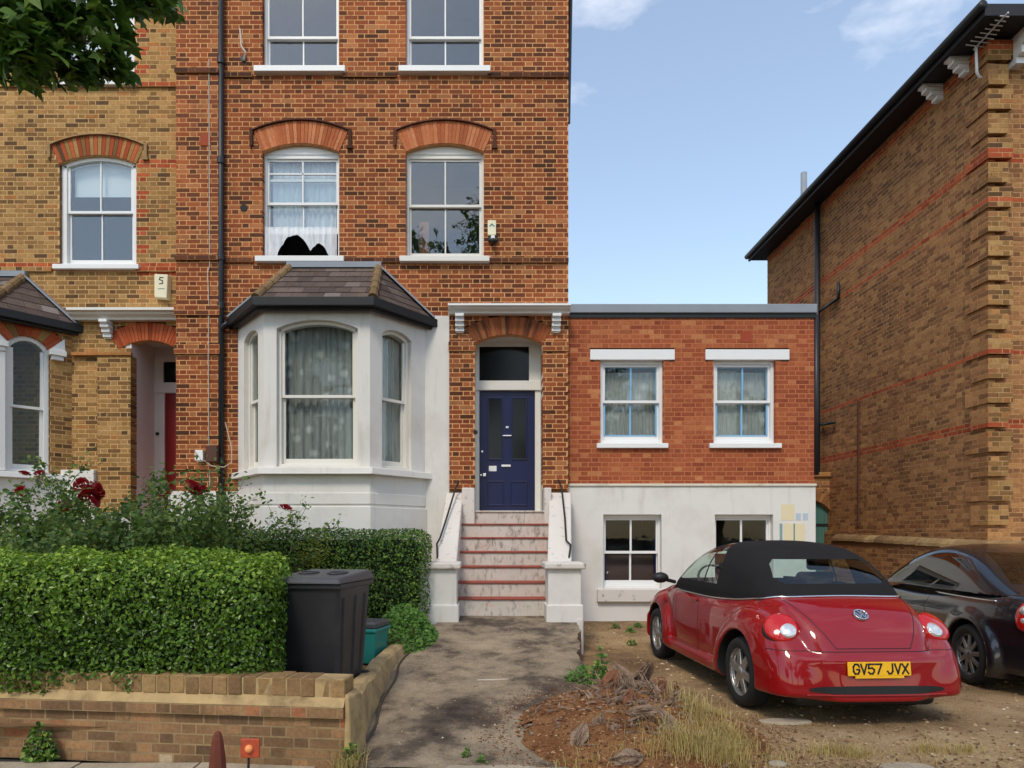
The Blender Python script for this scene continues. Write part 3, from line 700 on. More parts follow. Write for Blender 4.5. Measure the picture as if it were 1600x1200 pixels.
def ring_slab(name, o, z0, z1, m, parent, slope=0, bev=.01, dx=0, dy=0):
    a = bay_poly(o); b = bay_poly(o - slope); n = 4
    pts = [(x + dx, y + dy, z0) for x, y in a] + [(x + dx, y + dy, z1) for x, y in b]
    mb = MB(); mb.add(pts, [(3, 2, 1, 0), (4, 5, 6, 7), (0, 1, 5, 4), (1, 2, 6, 5), (2, 3, 7, 6), (3, 0, 4, 7)])
    return mb.build(name, m, parent, bevel=bev)
def ring_frame(name, o, t, z0, z1, m, parent, slope=0, dx=0, dy=0, bev=.008):   # hollow strip following the bay
    a = bay_poly(o); b = bay_poly(o - t); mb = MB()
    for i in range(3):
        mb.hexa([(a[i][0] + dx, a[i][1] + dy, z0), (a[i + 1][0] + dx, a[i + 1][1] + dy, z0), (b[i + 1][0] + dx, b[i + 1][1] + dy, z0), (b[i][0] + dx, b[i][1] + dy, z0),
                 (a[i][0] + dx, a[i][1] + dy + slope, z1 - slope * .5), (a[i + 1][0] + dx, a[i + 1][1] + dy + slope, z1 - slope * .5), (b[i + 1][0] + dx, b[i + 1][1] + dy, z1), (b[i][0] + dx, b[i][1] + dy, z1)])
    return mb.build(name, m, parent, bevel=bev)
ring_frame('bay_sill', .13, .22, zsill - .13, zsill - .02, M['render'], BAY, slope=.02)
ring_frame('plinth_band', .02, .12, Z(790, YB) + .02, zsill - .40, M['render'], BAY)
ring_frame('plinth', .04, .12, .2, Z(790, YB) - .015, M['render'], BAY)
def bay_roof(parent, dx=0, dy=0, ztop=Z(418, YF), label=None):
    """slated roof over a canted bay; every slate is an object"""
    e = bay_poly(.15); ze = zeave + .06
    T = [(X(455, YF), YF + .0), (X(592, YF), YF + .0)]
    E3 = [Vector((x + dx, y + dy, ze)) for x, y in e]; T3 = [Vector((x + dx, y + dy, ztop)) for x, y in T]
    b = MB(); b.add([*E3, *T3], [(0, 1, 4), (1, 2, 5, 4), (2, 3, 5)])
    roof = b.build('bay_roof', M['dark'], parent)
    tile = MB().box(-.5, .5, -.5, .5, -.5, .5).mesh('slate', [M['slate']])
    for (a, b2, t0, t1, cols) in ((E3[1], E3[2], T3[0], T3[1], 8), (E3[2], E3[3], T3[1], T3[1], 5), (E3[0], E3[1], T3[0], T3[0], 5)):
        nrm = (b2 - a).cross(t0 - a).normalized(); rows = 6
        along = (b2 - a).normalized(); ups = nrm.cross(along).normalized(); hgt = (t0 - a).dot(ups)
        for r_ in range(rows):
            f0, f1 = r_ / rows, (r_ + 1.18) / rows
            fm_ = min(1, (r_ + .5) / rows)
            L0 = a.lerp(t0, fm_); L1 = b2.lerp(t1, fm_); ln = (L1 - L0).length
            n = max(1, int(round(ln / .235))); off = (r_ % 2) * .5
            k = -off
            while k < n:
                u0, u1 = max(0, k) * ln / n, min(n, k + 1) * ln / n; k += 1
                if u1 - u0 < .04: continue
                c = L0 + (L1 - L0).normalized() * ((u0 + u1) / 2) + nrm * (.012 + .0)
                o = bpy.data.objects.new('slate', tile); C.objects.link(o)
                tilt = .05
                m3 = Matrix((along, ups, nrm)).transposed().to_4x4()
                o.matrix_basis = Matrix.Translation(c) @ m3 @ Matrix.Rotation(-tilt + rnd.uniform(-.01, .01), 4, 'X') @ Matrix.Rotation(rnd.uniform(-.008, .008), 4, 'Z') @ Matrix.Diagonal((u1 - u0 - .004, hgt / rows * 1.2, .009, 1))
                setpar(o, roof)
    hm = MB(); 
    for i in range(7): a = math.pi * i / 6
    for (p0, p1, mm) in ((E3[1], T3[0], 'hip'), (E3[2], T3[1], 'hip')):
        n = 5
        for i in range(n):
            q0, q1 = p0.lerp(p1, i / n), p0.lerp(p1, (i + .97) / n)
            MB().tube([q0 + Vector((0, 0, .012)), q1 + Vector((0, 0, .022))], [.075, .062], 10).build('hip_tile', M[mm], roof)
    for (p0, p1) in ((E3[3], T3[1]), (E3[0], T3[0])):
        v = (p1 - p0).normalized(); MB().obox((p0 + p1) / 2 + Vector((0, -.05, .02)), (p1 - p0) / 2, Vector((0, .07, 0)), Vector((-v.z, 0, v.x)).normalized() * .012 if v.x > 0 else Vector((v.z, 0, -v.x)).normalized() * .012).build('lead_flashing', M['lead'], roof)
    MB().box(T3[0].x - .05, T3[1].x + .05, YF + dy - .10, YF + dy, ztop - .03, ztop + .06).build('lead_flashing', M['lead'], roof)
    ring_frame('gutter', .22, .10, zeave - .06, zeave + .07, M['black'], roof, dx=dx, dy=dy)
    ring_frame('fascia', .13, .06, zeave - .10, zeave + .04, M['black'], roof, dx=dx, dy=dy)
    return roof
bay_roof(H)
# white rendered strip beside the bay and the rendered base
for a, b, y_, z_ in ((X(660, YF), X(702, YF), .018, wz(494)), (X(340, YF), X(380, YF), .02, wz(768)), (xl - .75, xl + .01, .118, wz(768))): MB().box(a, b, YF - y_, YF + .1, 0, z_).build('rendered_base', M['render'], H)
# ------------------------------------------------------------------ front door
YD = YF + .42
dj = MB()
ox0, ox1 = wx(742), wx(848)
piers = Wall((0, YF - .05, 0), (1, 0, 0), (0, -1, 0))
for (a, b) in ((702, 742), (848, 887)):
    bricks(H, piers, X(a, YF - .05), X(b, YF - .05), wz(764), wz(550), [], [M['brick_red']], M['mortar_red'], picks=0, seed=a, stuff_name='door_pier_brickwork', depth=.3)
    brick_course(H, piers, X(a, YF - .05) - .012, X(b, YF - .05) + .012, wz(550), 2, .03, M['brick_red'], M['mortar_red'], a, 'pier_capital')
voussoirs(H, WF, DA, 22, [M['brick_red']], M['mortar_red'])  # darker brick than the window arches: shadow put into the colour
dj.box(ox0 - .06, ox0, YF + .01, YD + .2, door_z0 - .1, wz(520)); dj.box(ox1, ox1 + .06, YF + .01, YD + .2, door_z0 - .1, wz(520)); dj.box(ox0 - .06, ox1 + .06, YF + .15, YD + .2, wz(522), wz(515))
dj.build('door_reveal', M['cream'], H)
DF = MB(); z0d = door_z0; dzt = Z(610, YD); dx0, dx1 = X(749, YD), X(836, YD); ztr = Z(598, YD); zfl0, zfl1 = Z(590, YD), Z(541, YD)
DF.box(ox0, dx0, YD, YD + .1, z0d, dzt); DF.box(dx1, ox1, YD, YD + .1, z0d, dzt); DF.box(ox0, ox1, YD - .03, YD + .1, dzt, ztr + .03)
DF.box(ox0, dx0, YD, YD + .1, ztr + .03, wz(520)); DF.box(dx1 - .1, ox1, YD, YD + .1, ztr + .03, wz(520)); DF.box(dx0, dx1 - .1, YD, YD + .1, zfl1, wz(520))
FR = DF.build('door_frame', M['cream'], H, bevel=.006)
MB().box(dx0, dx1 - .1, YD + .04, YD + .05, ztr + .03, zfl1).build('fanlight', M['navyglass'], FR)
D = MB().box(dx0 + .004, dx1 - .004, YD + .04, YD + .08, z0d + .01, dzt - .004).build('front_door', M['navy'], H)
dw = dx1 - dx0; dh = dzt - z0d
def dpan(n, fx0, fx1, fz0, fz1, m, fr=.022, pr=.012):
    x0, x1 = dx0 + dw * fx0, dx0 + dw * fx1; a, b = z0d + dh * fz0, z0d + dh * fz1
    MB().box(x0, x1, YD + .034, YD + .041, a, b).build(n, m, D)
    mm = MB(); y0_ = YD + .040 - pr - .006
    for (p0, p1, p2, p3) in ((x0 - fr, x1 + fr, a - fr, a), (x0 - fr, x1 + fr, b, b + fr), (x0 - fr, x0, a, b), (x1, x1 + fr, a, b)): mm.box(p0, p1, y0_, YD + .042, p2, p3)
    mm.build('panel_moulding', M['navy'], D, bevel=.004)
dpan('door_glass', .17, .40, .48, .94, M['navyglass']); dpan('door_glass', .60, .84, .48, .94, M['navyglass'])
dpan('door_panel', .17, .42, .13, .30, M['navy']); dpan('door_panel', .58, .84, .13, .30, M['navy'])
def dbit(n, fx, fz, wd, ht, m, pr=.02):
    cx, cz = dx0 + dw * fx, z0d + dh * fz; MB().box(cx - wd / 2, cx + wd / 2, YD + .04 - pr, YD + .041, cz - ht / 2, cz + ht / 2).build(n, m, D, bevel=.004)
dbit('letter_plate', .48, .425, .16, .035, M['brass']); dbit('door_knocker', .50, .655, .15, .018, M['brass'], .03); dbit('number_plate', .50, .72, .05, .03, M['brass'])
dbit('notice', .24, .405, .13, .09, M['white'], .004); dbit('door_knob', .09, .355, .05, .05, M['brass'], .05); dbit('lock', .03, .355, .03, .03, M['brass'], .015); dbit('lock', .05, .535, .03, .03, M['brass'], .012)
for fx in (.08, .90): dbit('kick_bolt', fx, .06, .03, .03, M['brass'], .012)
bl = MB().lathe([(0, -.012), (.03, -.012), (.036, .0), (.036, .02)], (ox0 + .01, YF - .06, Z(676, YF)), 'y', 14).build('door_bell', M['black'], H)
# porch cornice and brackets
def cornice(parent, x0, x1, Y, zt, zb, pr, m):
    hgt = zt - zb; prof = [(0, 0), (-pr * .45, 0), (-pr * .5, hgt * .2), (-pr * .75, hgt * .45), (-pr * .8, hgt * .62), (-pr, hgt * .7), (-pr, hgt * .96), (-pr * .9, hgt), (0, hgt)]
    b = MB(); n = len(prof); vs = [(x0, Y + a, zb + c) for a, c in prof] + [(x1, Y + a, zb + c) for a, c in prof]
    b.add(vs, [tuple(range(n)), tuple(range(2 * n - 1, n - 1, -1))] + [(i, i + n, (i + 1) % n + n, (i + 1) % n) for i in range(n)])
    return b.build('porch_cornice', m, parent)
def bracket(parent, cx, Y, zt, ht, pr, wd, m, name='bracket'):
    b = MB(); n = 4
    for i in range(n):
        p = pr * (1 - .22 * i); za = zt - ht * i / n
        b.box(cx - wd / 2, cx + wd / 2, Y - p, Y, za - ht / n * .72, za); b.box(cx - wd / 2 + .012, cx + wd / 2 - .012, Y - p + .025, Y, za - ht / n, za - ht / n * .72)
    return b.build(name, m, parent, bevel=.006)
PC = cornice(H, X(700, YF - .25), xr + .01, YF, Z(474, YF - .24), Z(490, YF - .1), .26, M['white'])
for p in (718, 870): bracket(H, X(p, YF - .15), YF + .01, Z(490, YF - .15), .27, .2, .14, M['white'])
# drainpipe, cables and fittings on the pilaster
px = X(344, YF - .1)
dp = MB().tube([(px, YF - .07, .3), (px, YF - .07, ZTOP)], .045, 12).build('drainpipe', M['pipe'], H, smooth=True)
for zz in (Z(480, YF), Z(405, YF), Z(255, YF), Z(100, YF), Z(720, YF)): MB().lathe([(.046, -.05), (.06, -.05), (.06, .05), (.046, .05)], (px, YF - .07, zz), 'z', 14).build('pipe_collar', M['pipe'], dp)
MB().tube([(px, YF - .07, Z(520, YF)), (px + .05, YF - .1, Z(512, YF)), (ex0 - .12, YF - .12, zeave - .02)], .035, 10).build('branch_pipe', M['pipe'], dp, smooth=True)
cx_ = X(327, YF - .1)
MB().tube([(cx_, YF - .112, Z(100, YF)), (cx_ + .01, YF - .112, Z(420, YF)), (cx_ - .012, YF - .14, Z(430, YF)), (cx_, YF - .112, Z(480, YF)), (cx_, YF - .14, Z(560, YF)), (cx_, YF - .112, Z(700, YF)), (cx_ + .02, YF - .112, Z(800, YF))], .007, 6).build('cable', M['cable'], H)
MB().tube([P(308, 712, 10.8), P(305, 705, 10.8), P(309, 722, 10.8), P(320, 720, 10.8), P(330, 728, 10.8), P(350, 730, 10.8), P(362, 722, 10.85), P(362, 700, 10.87), P(352, 660, 10.88)], .007, 6).build('cable', M['cable'], H)
MB().box(*sorted((X(306, 10.85), X(319, 10.85))), 10.80, 10.9, Z(720, 10.85), Z(704, 10.85)).build('socket_box', M['white'], H, bevel=.008)
MB().box(*sorted((X(324, 10.85), X(341, 10.85))), 10.78, 10.9, Z(722, 10.85), Z(697, 10.85)).build('meter_box', M['brown_box'], H, bevel=.006)
MB().tube([P(375, 45, 10.9), P(377, 72, 10.88), P(384, 82, 10.86), P(381, 92, 10.9)], .014, 6).build('aerial_bracket', M['cable'], H)
MB().lathe([(0, -.02), (.05, -.02), (.05, .03)], tuple(P(381, 92, 11.0)), 'y', 10).build('bracket_foot', M['iron'], H)
MB().lathe([(0, -.01), (.06, -.01), (.06, .03)], tuple(P(381, 325, 11.0)), 'y', 10).build('vent_hole', M['dark'], H)
MB().box(X(313, 10.9), X(329, 10.9), YF - .112, YF - .09, Z(228, 10.9), Z(212, 10.9)).build('air_brick', M['terracotta'], H)
MB().tube([(xr + .03, YF + .3, Z(175, YF)), (xr + .10, YF + .3, ZTOP)], .04, 8).build('side_pipe', M['pipe'], H)
# alarm box and camera
ab = thing('alarm_box', P(768, 367, YF - .05), 'small white alarm box on red brick beside upper sash window', 'alarm box')
MB().box(X(762, YF), X(775, YF), YF - .07, YF + .005, Z(370, YF), Z(347, YF)).build('case', M['alarm'], ab, bevel=.008)
lg = MB()
for s in (-1, 1): lg.obox((X(768.5, YF) + s * .018, YF - .0715, Z(355, YF)), (.004, 0, s * .012), (0, .0015, 0), (.022, 0, s * -.02))
lg.build('badge', M['tealpaint'], ab)
cc = thing('security_camera', P(770, 380, YF), 'small black and white camera under the alarm box', 'camera')
MB().box(X(763, YF), X(778, YF), YF - .05, YF + .005, Z(378, YF), Z(372, YF)).build('mount', M['black'], cc, bevel=.006)
MB().lathe([(0, -.16), (.03, -.16), (.038, -.14), (.038, -.02), (0, -.02)], (X(770, YF), YF, Z(381, YF)), 'y', 14).build('lens_barrel', M['black'], cc, smooth=True)
MB().box(X(767, YF), X(773, YF), YF - .15, YF - .03, Z(380, YF), Z(374, YF)).build('sunshield', M['white'], cc, bevel=.006)
# ------------------------------------------------------------------ entrance steps
ST = thing('entrance_steps', (.3, 9.3, .45), 'white rendered flight of steps with red worn nosings up to the blue door', 'steps')
for i in range(7):
    zt = .50 + .208 * (i + 1); y0 = 9.32 + .243 * i; f = i / 6
    xa, xb = -.40, .88 + .18 * f; yb = 9.32 + .243 * (i + 1) + .05 if i < 6 else YD + .1
    zb = .2
    MB().box(xa, xb, y0, yb, zb, zt - .028).build('riser', M['riser'], ST)
    MB().box(xa, xb, y0 - .022, yb, zt - .027, zt).build('tread', M['stepred'] if i < 6 else M['riser'], ST, bevel=.01)
MB().box(ox0 - .02, ox1 + .02, YF + .12, YD + .15, .50 + .208 * 7 - .01, door_z0).build('threshold', M['lead'], ST, bevel=.01)
def cheek(xa0, xa1, xb0, xb1, m):   # (front inner/outer) -> (back inner/outer)
    y0, y1 = 9.25, YF - .055; z0, z1 = 1.17, Z(769, YF - .05)
    b = MB(); b.hexa([(xa0, y0, .2), (xa1, y0, .2), (xb1, y1, .2), (xb0, y1, .2), (xa0, y0, z0), (xa1, y0, z0), (xb1, y1, z1), (xb0, y1, z1)])
    b.build('cheek_wall', M['render_step'], ST, bevel=.02)
cheek(-.66, -.37, -.60, -.335, 0); cheek(.86, 1.19, 1.05, 1.40, 0)
for (a, b) in ((-.84, -.355), (.845, 1.285)):
    MB().box(a, b, 8.98, 9.42, .2, 1.13).build('pier', M['render'], ST, bevel=.015)
    MB().box(a - .05, b + .05, 8.92, 9.47, 1.12, 1.205).build('pier_cap', M['render_step'], ST, bevel=.02)
    MB().box(a - .025, b + .025, 8.955, 9.44, .2, .65).build('pier_base', M['render'], ST, bevel=.015)
for a, b in ((-.345, ox0 + .0), (ox1 - .0, 1.06)): MB().box(a, b, YF - .30, YF + .12, .3, wz(763) - .01).build('side_block', M['render_step'], ST, bevel=.015)
MB().box(1.20, 1.31, 8.95, 9.2, -.02, .48).build('pier_foot', M['render'], ST, bevel=.02)
for sgn, pts in ((0, [(718, 757, 10.9), (712, 768, 10.84), (698, 815, 10.2), (688, 846, 9.72), (683, 855, 9.62), (684, 880, 9.42)]), (1, [(872, 755, 10.9), (877, 768, 10.84), (882, 815, 10.2), (884, 850, 9.72), (891, 857, 9.6), (888, 880, 9.42)])):
    MB().tube([P(p[0], p[1], p[2]) + Vector((0, -.05, .05)) for p in pts], .014, 8).build('handrail', M['iron'], ST, smooth=True)
# ------------------------------------------------------------------ flat-roofed side extension
YE = 11.12
EX = thing('brick_extension', (3.4, YE, .17), 'low flat-roofed orange brick side extension with blue sash windows', 'extension')
WE = Wall((0, YE, 0), (1, 0, 0), (0, -1, 0))
def ex_(p): return X(p, YE)
def ez(p): return Z(p, YE)
e0, e1 = xr + .004, ex_(1272)
wl = [(938, 1037), (1115, 1212)]
zs0, zh = ez(692), ez(562)
opsE = [rect_op(ex_(a), ex_(b), zs0, zh) for a, b in wl] + [rect_op(ex_(a), ex_(b), ez(563), ez(546)) for a, b in ((922, 1054), (1102, 1233))]
def extcls(u, z): return 0
bricks(EX, WE, e0, e1, ez(758), ez(491), opsE, [M['brick_ext']], M['mortar_ext'], picks=280, seed=21)
for i, ((a, b), (l0, l1), (s0, s1)) in enumerate(zip(wl, ((922, 1054), (1102, 1233)), ((935, 1046), (1110, 1222)))):
    reveals(EX, WE, ex_(a), ex_(b), zs0, zh, M['mortar_ext'])
    MB().box(ex_(l0), ex_(l1), YE - .022, YE + .2, ez(563) + .003, ez(546) - .003).build('lintel', M['white'], EX, bevel=.008)
    wn = sash_window(EX, (ex_((a + b) / 2), YE, zs0), ex_(b) - ex_(a) - .004, zh - zs0, recess=.07, bm_=M['blue'], glass=M['glass_low'], rail=.49, sill=(ex_(s1) - ex_(s0), .09, .06), jamb=.05, bar=.026, stile=.04)
    hh = zh - zs0
    st = MB()
    w2 = (ex_(b) - ex_(a)) / 2 - .09
    for s in (-1, 1): st.box(s * w2 - .012, s * w2 + .012, .128, .172, .13, hh - .10)
    st.box(-w2, w2, .128, .172, hh - .105, hh - .085); st.box(-w2, w2, .128, .17, .128, .146)
    st.build('blue_sash_edge', M['blue'], wn, local=True)
    curtain(wn, M['net_lace'], -w2, w2 if i == 0 else w2, .13, hh - .16, .215, 11, .008, seed=30 + i)
    if i == 1: curtain(wn, M['net_pale'], -w2 + .05, -.06, .12, hh - .12, .25, 4, .02, seed=40)
MB().box(ex_(1157), ex_(1174), YE - .004, YE + .02, ez(535), ez(518)).build('air_brick', M['terracotta'], EX)
# rendered ground storey with two windows
lw_ = [(942, 1033), (1116, 1207)]
lz0, lz1 = ez(920), ez(804)
rb = MB(); y0_, y1_ = YE - .03, YE + .2; zt_ = ez(759)
cols_ = [e0, ex_(942), ex_(1033), ex_(1116), ex_(1207), e1 + .01]
for i in (0, 2, 4): rb.box(cols_[i], cols_[i + 1], y0_, y1_, -.2, zt_)
for i in (1, 3): rb.box(cols_[i], cols_[i + 1], y0_, y1_, lz1, zt_); rb.box(cols_[i], cols_[i + 1], y0_, y1_, -.2, lz0)
rb.build('rendered_wall', M['render'], EX)
band(EX, WE, e0, e1 + .02, ez(760) + .002, ez(756), .055, M['stone'], 'drip_course')
for a, b in lw_:
    wn = sash_window(EX, (ex_((a + b) / 2), YE - .03, lz0), ex_(b) - ex_(a) - .004, lz1 - lz0, recess=.10, glass=M['glass_dark'], rail=.47, jamb=.03, stile=.03, bar=.03, bm_=M['white'])
    w2 = (ex_(b) - ex_(a)) / 2 - .06; hh = lz1 - lz0
    st = MB()
    for s in (-1, 1): st.box(s * w2 - .010, s * w2 + .010, .158, .20, .13, hh - .10)
    st.build('blue_sash_edge', M['navy'], wn, local=True)
    MB().box(-w2, w2, .30, .31, .05, hh * .45).build('inner_shutter', mat('shutter', q((78, 58, 50)), .7), wn, local=True)
    xa = ex_(932 if a < 1000 else 1106); xb = ex_(1043 if a < 1000 else 1217)
    MB().box(xa, xb, YE - .10, YE + .1, ez(940), lz0 + .004).build('window_sill', M['render_step'], EX, bevel=.015)
# paint trial patches on the render
for (a, b, c, d_, m) in ((1219, 1240, 788, 813, 'beige'), (1242, 1250, 802, 813, 'slateblue'), (1253, 1261, 802, 813, 'slateblue'), (1223, 1238, 818, 846, 'beige'), (1240, 1256, 818, 846, 'beige'), (1217, 1221, 818, 846, 'tealpaint'), (1238.5, 1240.5, 818, 846, 'tealpaint')):
    MB().box(ex_(a), ex_(b), YE - .033, YE - .029, ez(d_), ez(c)).build('paint_patch', M[m], EX)
# roof edge
MB().box(e0, e1 + .03, YE - .05, YE + 6, ez(490), ez(478) + .02).build('roof_edge', M['lead'], EX, bevel=.012)
MB().box(e0, e1 + .015, YE - .022, YE + .1, ez(497), ez(490) - .002).build('fascia', M['black'], EX)
MB().box(e0, e1 - .004, YE + 1.9, YE + 5.9, -.2, ez(491)).build('extension_core', M['brick_stock'], EX)
MB().box(e1 - .12, e1 - .004, YE + .11, YE + 1.9, -.2, ez(491)).build('extension_core', M['brick_stock'], EX)
MB().tube([(e1 + .045, YE + .02, ez(742)), (e1 + .045, YE + .02, ez(492))], .042, 10).build('downpipe', M['pipe'], EX, smooth=True)

# ------------------------------------------------------------------ yellow brick neighbour
YN = 11.3
NB = thing('yellow_brick_house', (-7, YN, 0), 'yellow stock brick terraced house with red brick bands and red door', 'house')
WN = Wall((0, YN, 0), (1, 0, 0), (0, -1, 0))
def nx_(p): return X(p, YN)
def nz__(p): return Z(p, YN)
n0, n1 = -12.0, pl0 - .004
NA = Arch(nx_(153), nx_(213) - nx_(153), nz__(256), .14, .33); NZ = nz__(414)
NTz = nz__(128); NT = Arch(nx_(150), NA.hw, NTz + 1.72, .14, .33)
ND = Arch(nx_(232), nx_(278) - nx_(232), nz__(546), .15, .30)
def ncls(u, z):
    p = VX + u * FPX / YN; yy = VY - (z - EYE) * FPX / YN
    if p > 213:
        if 246 < yy < 260 or 410 < yy < 428: return 1
        if p < 232 and (260 < yy < 410 or yy < 128) and int((z / .149)) % 2 == 0: return 1
    if 413 < yy < 424: return 1
    return 0
opsN = [win_op(nx_(93), nx_(213), NZ, NA), win_op(nx_(90), nx_(210), NTz, NT), lambda z: ([(nx_(205), n1 + .2)] if z < nz__(546) else []) + ND.cut(z)]
bricks(NB, WN, n0, n1, nz__(790), ZTOP - .2, opsN, [M['brick_yellow'], M['brick_band']], M['mortar_yellow'], picks=260, seed=31, cls=ncls)
for A in (NA, NT):
    voussoirs(NB, WN, A, 22, [M['brick_band'], M['brick_yellow']], M['mortar_yellow'], alt=lambda i: i % 2); hood(NB, WN, A, .20, M['coping'], .028, .045)
voussoirs(NB, WN, ND, 20, [M['brick_band']], M['mortar_yellow'])
reveals(NB, WN, nx_(93), nx_(213), NZ, NA.zs, M['brick_yellow'], head=False); reveals(NB, WN, nx_(90), nx_(210), NTz, NT.zs, M['brick_yellow'], head=False)
NW = sash_window(NB, (nx_(153), YN, NZ), 2 * NA.hw, NA.zs + .14 - NZ, rise=.14, style='arch', recess=.06, sill=(1.42, .09, .08), rail=.49, head=.06, jamb=.085)
MB().box(-.5, .5, .20, .21, 1.22, 1.8).build('roller_blind', M['blind'], NW, local=True)
NW2 = sash_window(NB, (nx_(150), YN, NTz), 2 * NT.hw, 1.86, rise=.14, style='arch', recess=.06, sill=(1.40, .09, .08), rail=.49, head=.06, jamb=.085)
MB().box(-.5, .5, .20, .21, .3, 1.85).build('roller_blind', M['blind'], NW2, local=True)
for py in (137, 425):
    for (a, b) in ((-600, 86 if py == 137 else 82), (213, 277)):
        brick_course(NB, WN, nx_(a), min(nx_(b), n1), nz__(py), 1, .04, M['brick_band'] if a > 0 else M['brick_yellow'], M['mortar_yellow'], py + abs(a))
# porch recess with red door
yb = YN + .8; rc = MB(); zf = door_z0 - .05
xL = nx_(205)
rc.box(xL - .10, xL, YN + .012, yb + .1, .3, nz__(520)); rc.box(xL - .1, n1 + .3, YN + .13, yb + .1, nz__(522), nz__(515)); rc.box(xL, X(257, yb), yb, yb + .1, zf, Z(600, yb)); rc.box(xL, n1, yb, yb + .1, Z(565, yb), nz__(522)); rc.box(xL, n1, yb - .02, yb + .1, Z(614, yb), Z(598, yb)); rc.box(xL, X(255, yb), yb, yb + .1, Z(598, yb), Z(565, yb)); rc.box(xL, n1, YN + .1, yb + .1, .2, zf)
rc.build('porch_lining', mat('porch_paint', q((214, 204, 202)), .7, var=.04), NB)
MB().box(X(255, yb), n1, yb + .04, yb + .05, Z(598, yb), Z(565, yb)).build('fanlight', M['navyglass'], NB)
rd = MB().box(X(257, yb), n1 - .05, yb + .03, yb + .07, zf, Z(614, yb)).build('front_door', M['reddoor'], NB)
MB().lathe([(0, -.05), (.025, -.05), (.03, -.02), (.012, 0)], (X(247, yb), yb, Z(678, yb)), 'y', 12).build('door_bell', M['black'], NB)
np_ = Wall((0, YN - .05, 0), (1, 0, 0), (0, -1, 0))
bricks(NB, np_, X(152, YN - .05), X(204, YN - .05), nz__(800), nz__(556), [], [M['brick_yellow']], M['mortar_yellow'], picks=0, seed=77, stuff_name='door_pier_brickwork', depth=.2)
band(NB, np_, X(112, YN - .05), X(206, YN - .05), nz__(557), nz__(552), .03, M['brick_yellow'], 'pier_capital')
cornice(NB, nx_(118), n1, YN, Z(480, YN - .24), Z(500, YN - .1), .26, M['cream'])
bracket(NB, X(162, YN - .15), YN + .01, Z(499, YN - .15), .28, .2, .14, M['white'])
# its bay: front corner just outside the frame
dxN, dyN = X(112, YN) - ex1, YN - YF
bay_roof(NB, dxN, dyN, ztop=Z(432, YN))
nb0 = Vector((bx1 + dxN, YB + dyN, 0)); nb1 = Vector((ex1 + dxN, YN, 0)); nU = (nb1 - nb0).normalized(); nNorm = Vector((nU.y, -nU.x, 0))
WB = Wall(nb0, nU, nNorm); lenB = (nb1 - nb0).length
BA = Arch(lenB * .46, .30, zos_f - .10, .19, .26)
bricks(NB, WB, 0, lenB, zsill - .05, zeave - .05, [win_op(BA.uc - .30, BA.uc + .30, 0, BA)], [M['brick_yellow'], M['brick_band']], M['mortar_yellow'], picks=0, seed=41, stuff_name='bay_brickwork')
voussoirs(NB, WB, BA, 9, [M['brick_band'], M['brick_yellow']], M['mortar_yellow'], alt=lambda i: 1 if i in (2, 6) else 0)
zb0 = zsill - .03
rotB = math.atan2(nU.y, nU.x)
NBW = sash_window(NB, WB.pt(BA.uc, zb0), .60, BA.zs + .19 - zb0, rotz=rotB, rise=.19, style='arch', cols=1, recess=.05, rail=.47, jamb=.07, head=.07, glass=M['glass_dark'])
for s in (-1, 1):
    uu = BA.uc + s * .40
    def bb(u0, u1, z0, z1, pr): 
        b = MB(); b.hexa([WB.pt(u0, z0, -pr), WB.pt(u1, z0, -pr), WB.pt(u1, z0, .05), WB.pt(u0, z0, .05), WB.pt(u0, z1, -pr), WB.pt(u1, z1, -pr), WB.pt(u1, z1, .05), WB.pt(u0, z1, .05)]); return b
    cp = bb(uu - .085, uu + .085, BA.zs - .13, BA.zs - .06, .07); cp2 = bb(uu - .12, uu + .12, BA.zs - .06, BA.zs + .03, .10)
    cp.add(cp2.v, cp2.f if False else [tuple(f) for f in BOXF])
    t_ = [WB.pt(uu - .11, BA.zs + .03, -.06), WB.pt(uu + .11, BA.zs + .03, -.06), WB.pt(uu + s * .10, BA.zs + .24, -.06), WB.pt(uu - .11, BA.zs + .03, .03), WB.pt(uu + .11, BA.zs + .03, .03), WB.pt(uu + s * .10, BA.zs + .24, .03)]
    cp.add(t_, [(0, 1, 2), (5, 4, 3), (0, 3, 4, 1), (1, 4, 5, 2), (2, 5, 3, 0)])
    cp.build('capital', M['white'], NB, bevel=.008)
    if s < 0: bb(uu - .08, uu + .09, zb0, BA.zs - .13, .05).build('shaft', M['white'], NB, bevel=.01)
nf = MB(); nf.box(nb0.x - 1.58, nb0.x, nb0.y, nb0.y + .2, 0, zeave); nf.build('bay_front_wall', M['brick_yellow'], NB)
ring_frame('bay_sill', .12, .24, zsill - .13, zsill - .03, M['white'], NB, slope=.02, dx=dxN, dy=dyN)
ring_frame('bay_plinth', .02, .14, 0, zsill - .13, M['render'], NB, dx=dxN, dy=dyN)
MB().box(nx_(80), nx_(153), YN - .12, YN + .1, 0, nz__(735)).build('rendered_base', M['render'], NB, bevel=.01)
MB().box(nx_(-300), nx_(205), YN - .02, YN + .1, 0, nz__(789)).build('rendered_base', M['render'], NB)
cb = MB(); cb.box(n0, n1, YN + 2.3, YN + 9, -.2, ZTOP - .2); cb.build('house_core', M['brick_stock'], NB)
MB().box(n0, n1 - .3, YN - .35, YN + 9.2, ZTOP - .2, ZTOP + .1).build('cornice', M['stone'], NB, bevel=.02)
na = thing('alarm_box', P(256, 450, YN - .05), 'cream alarm box with dark letter on yellow brick wall', 'alarm box')
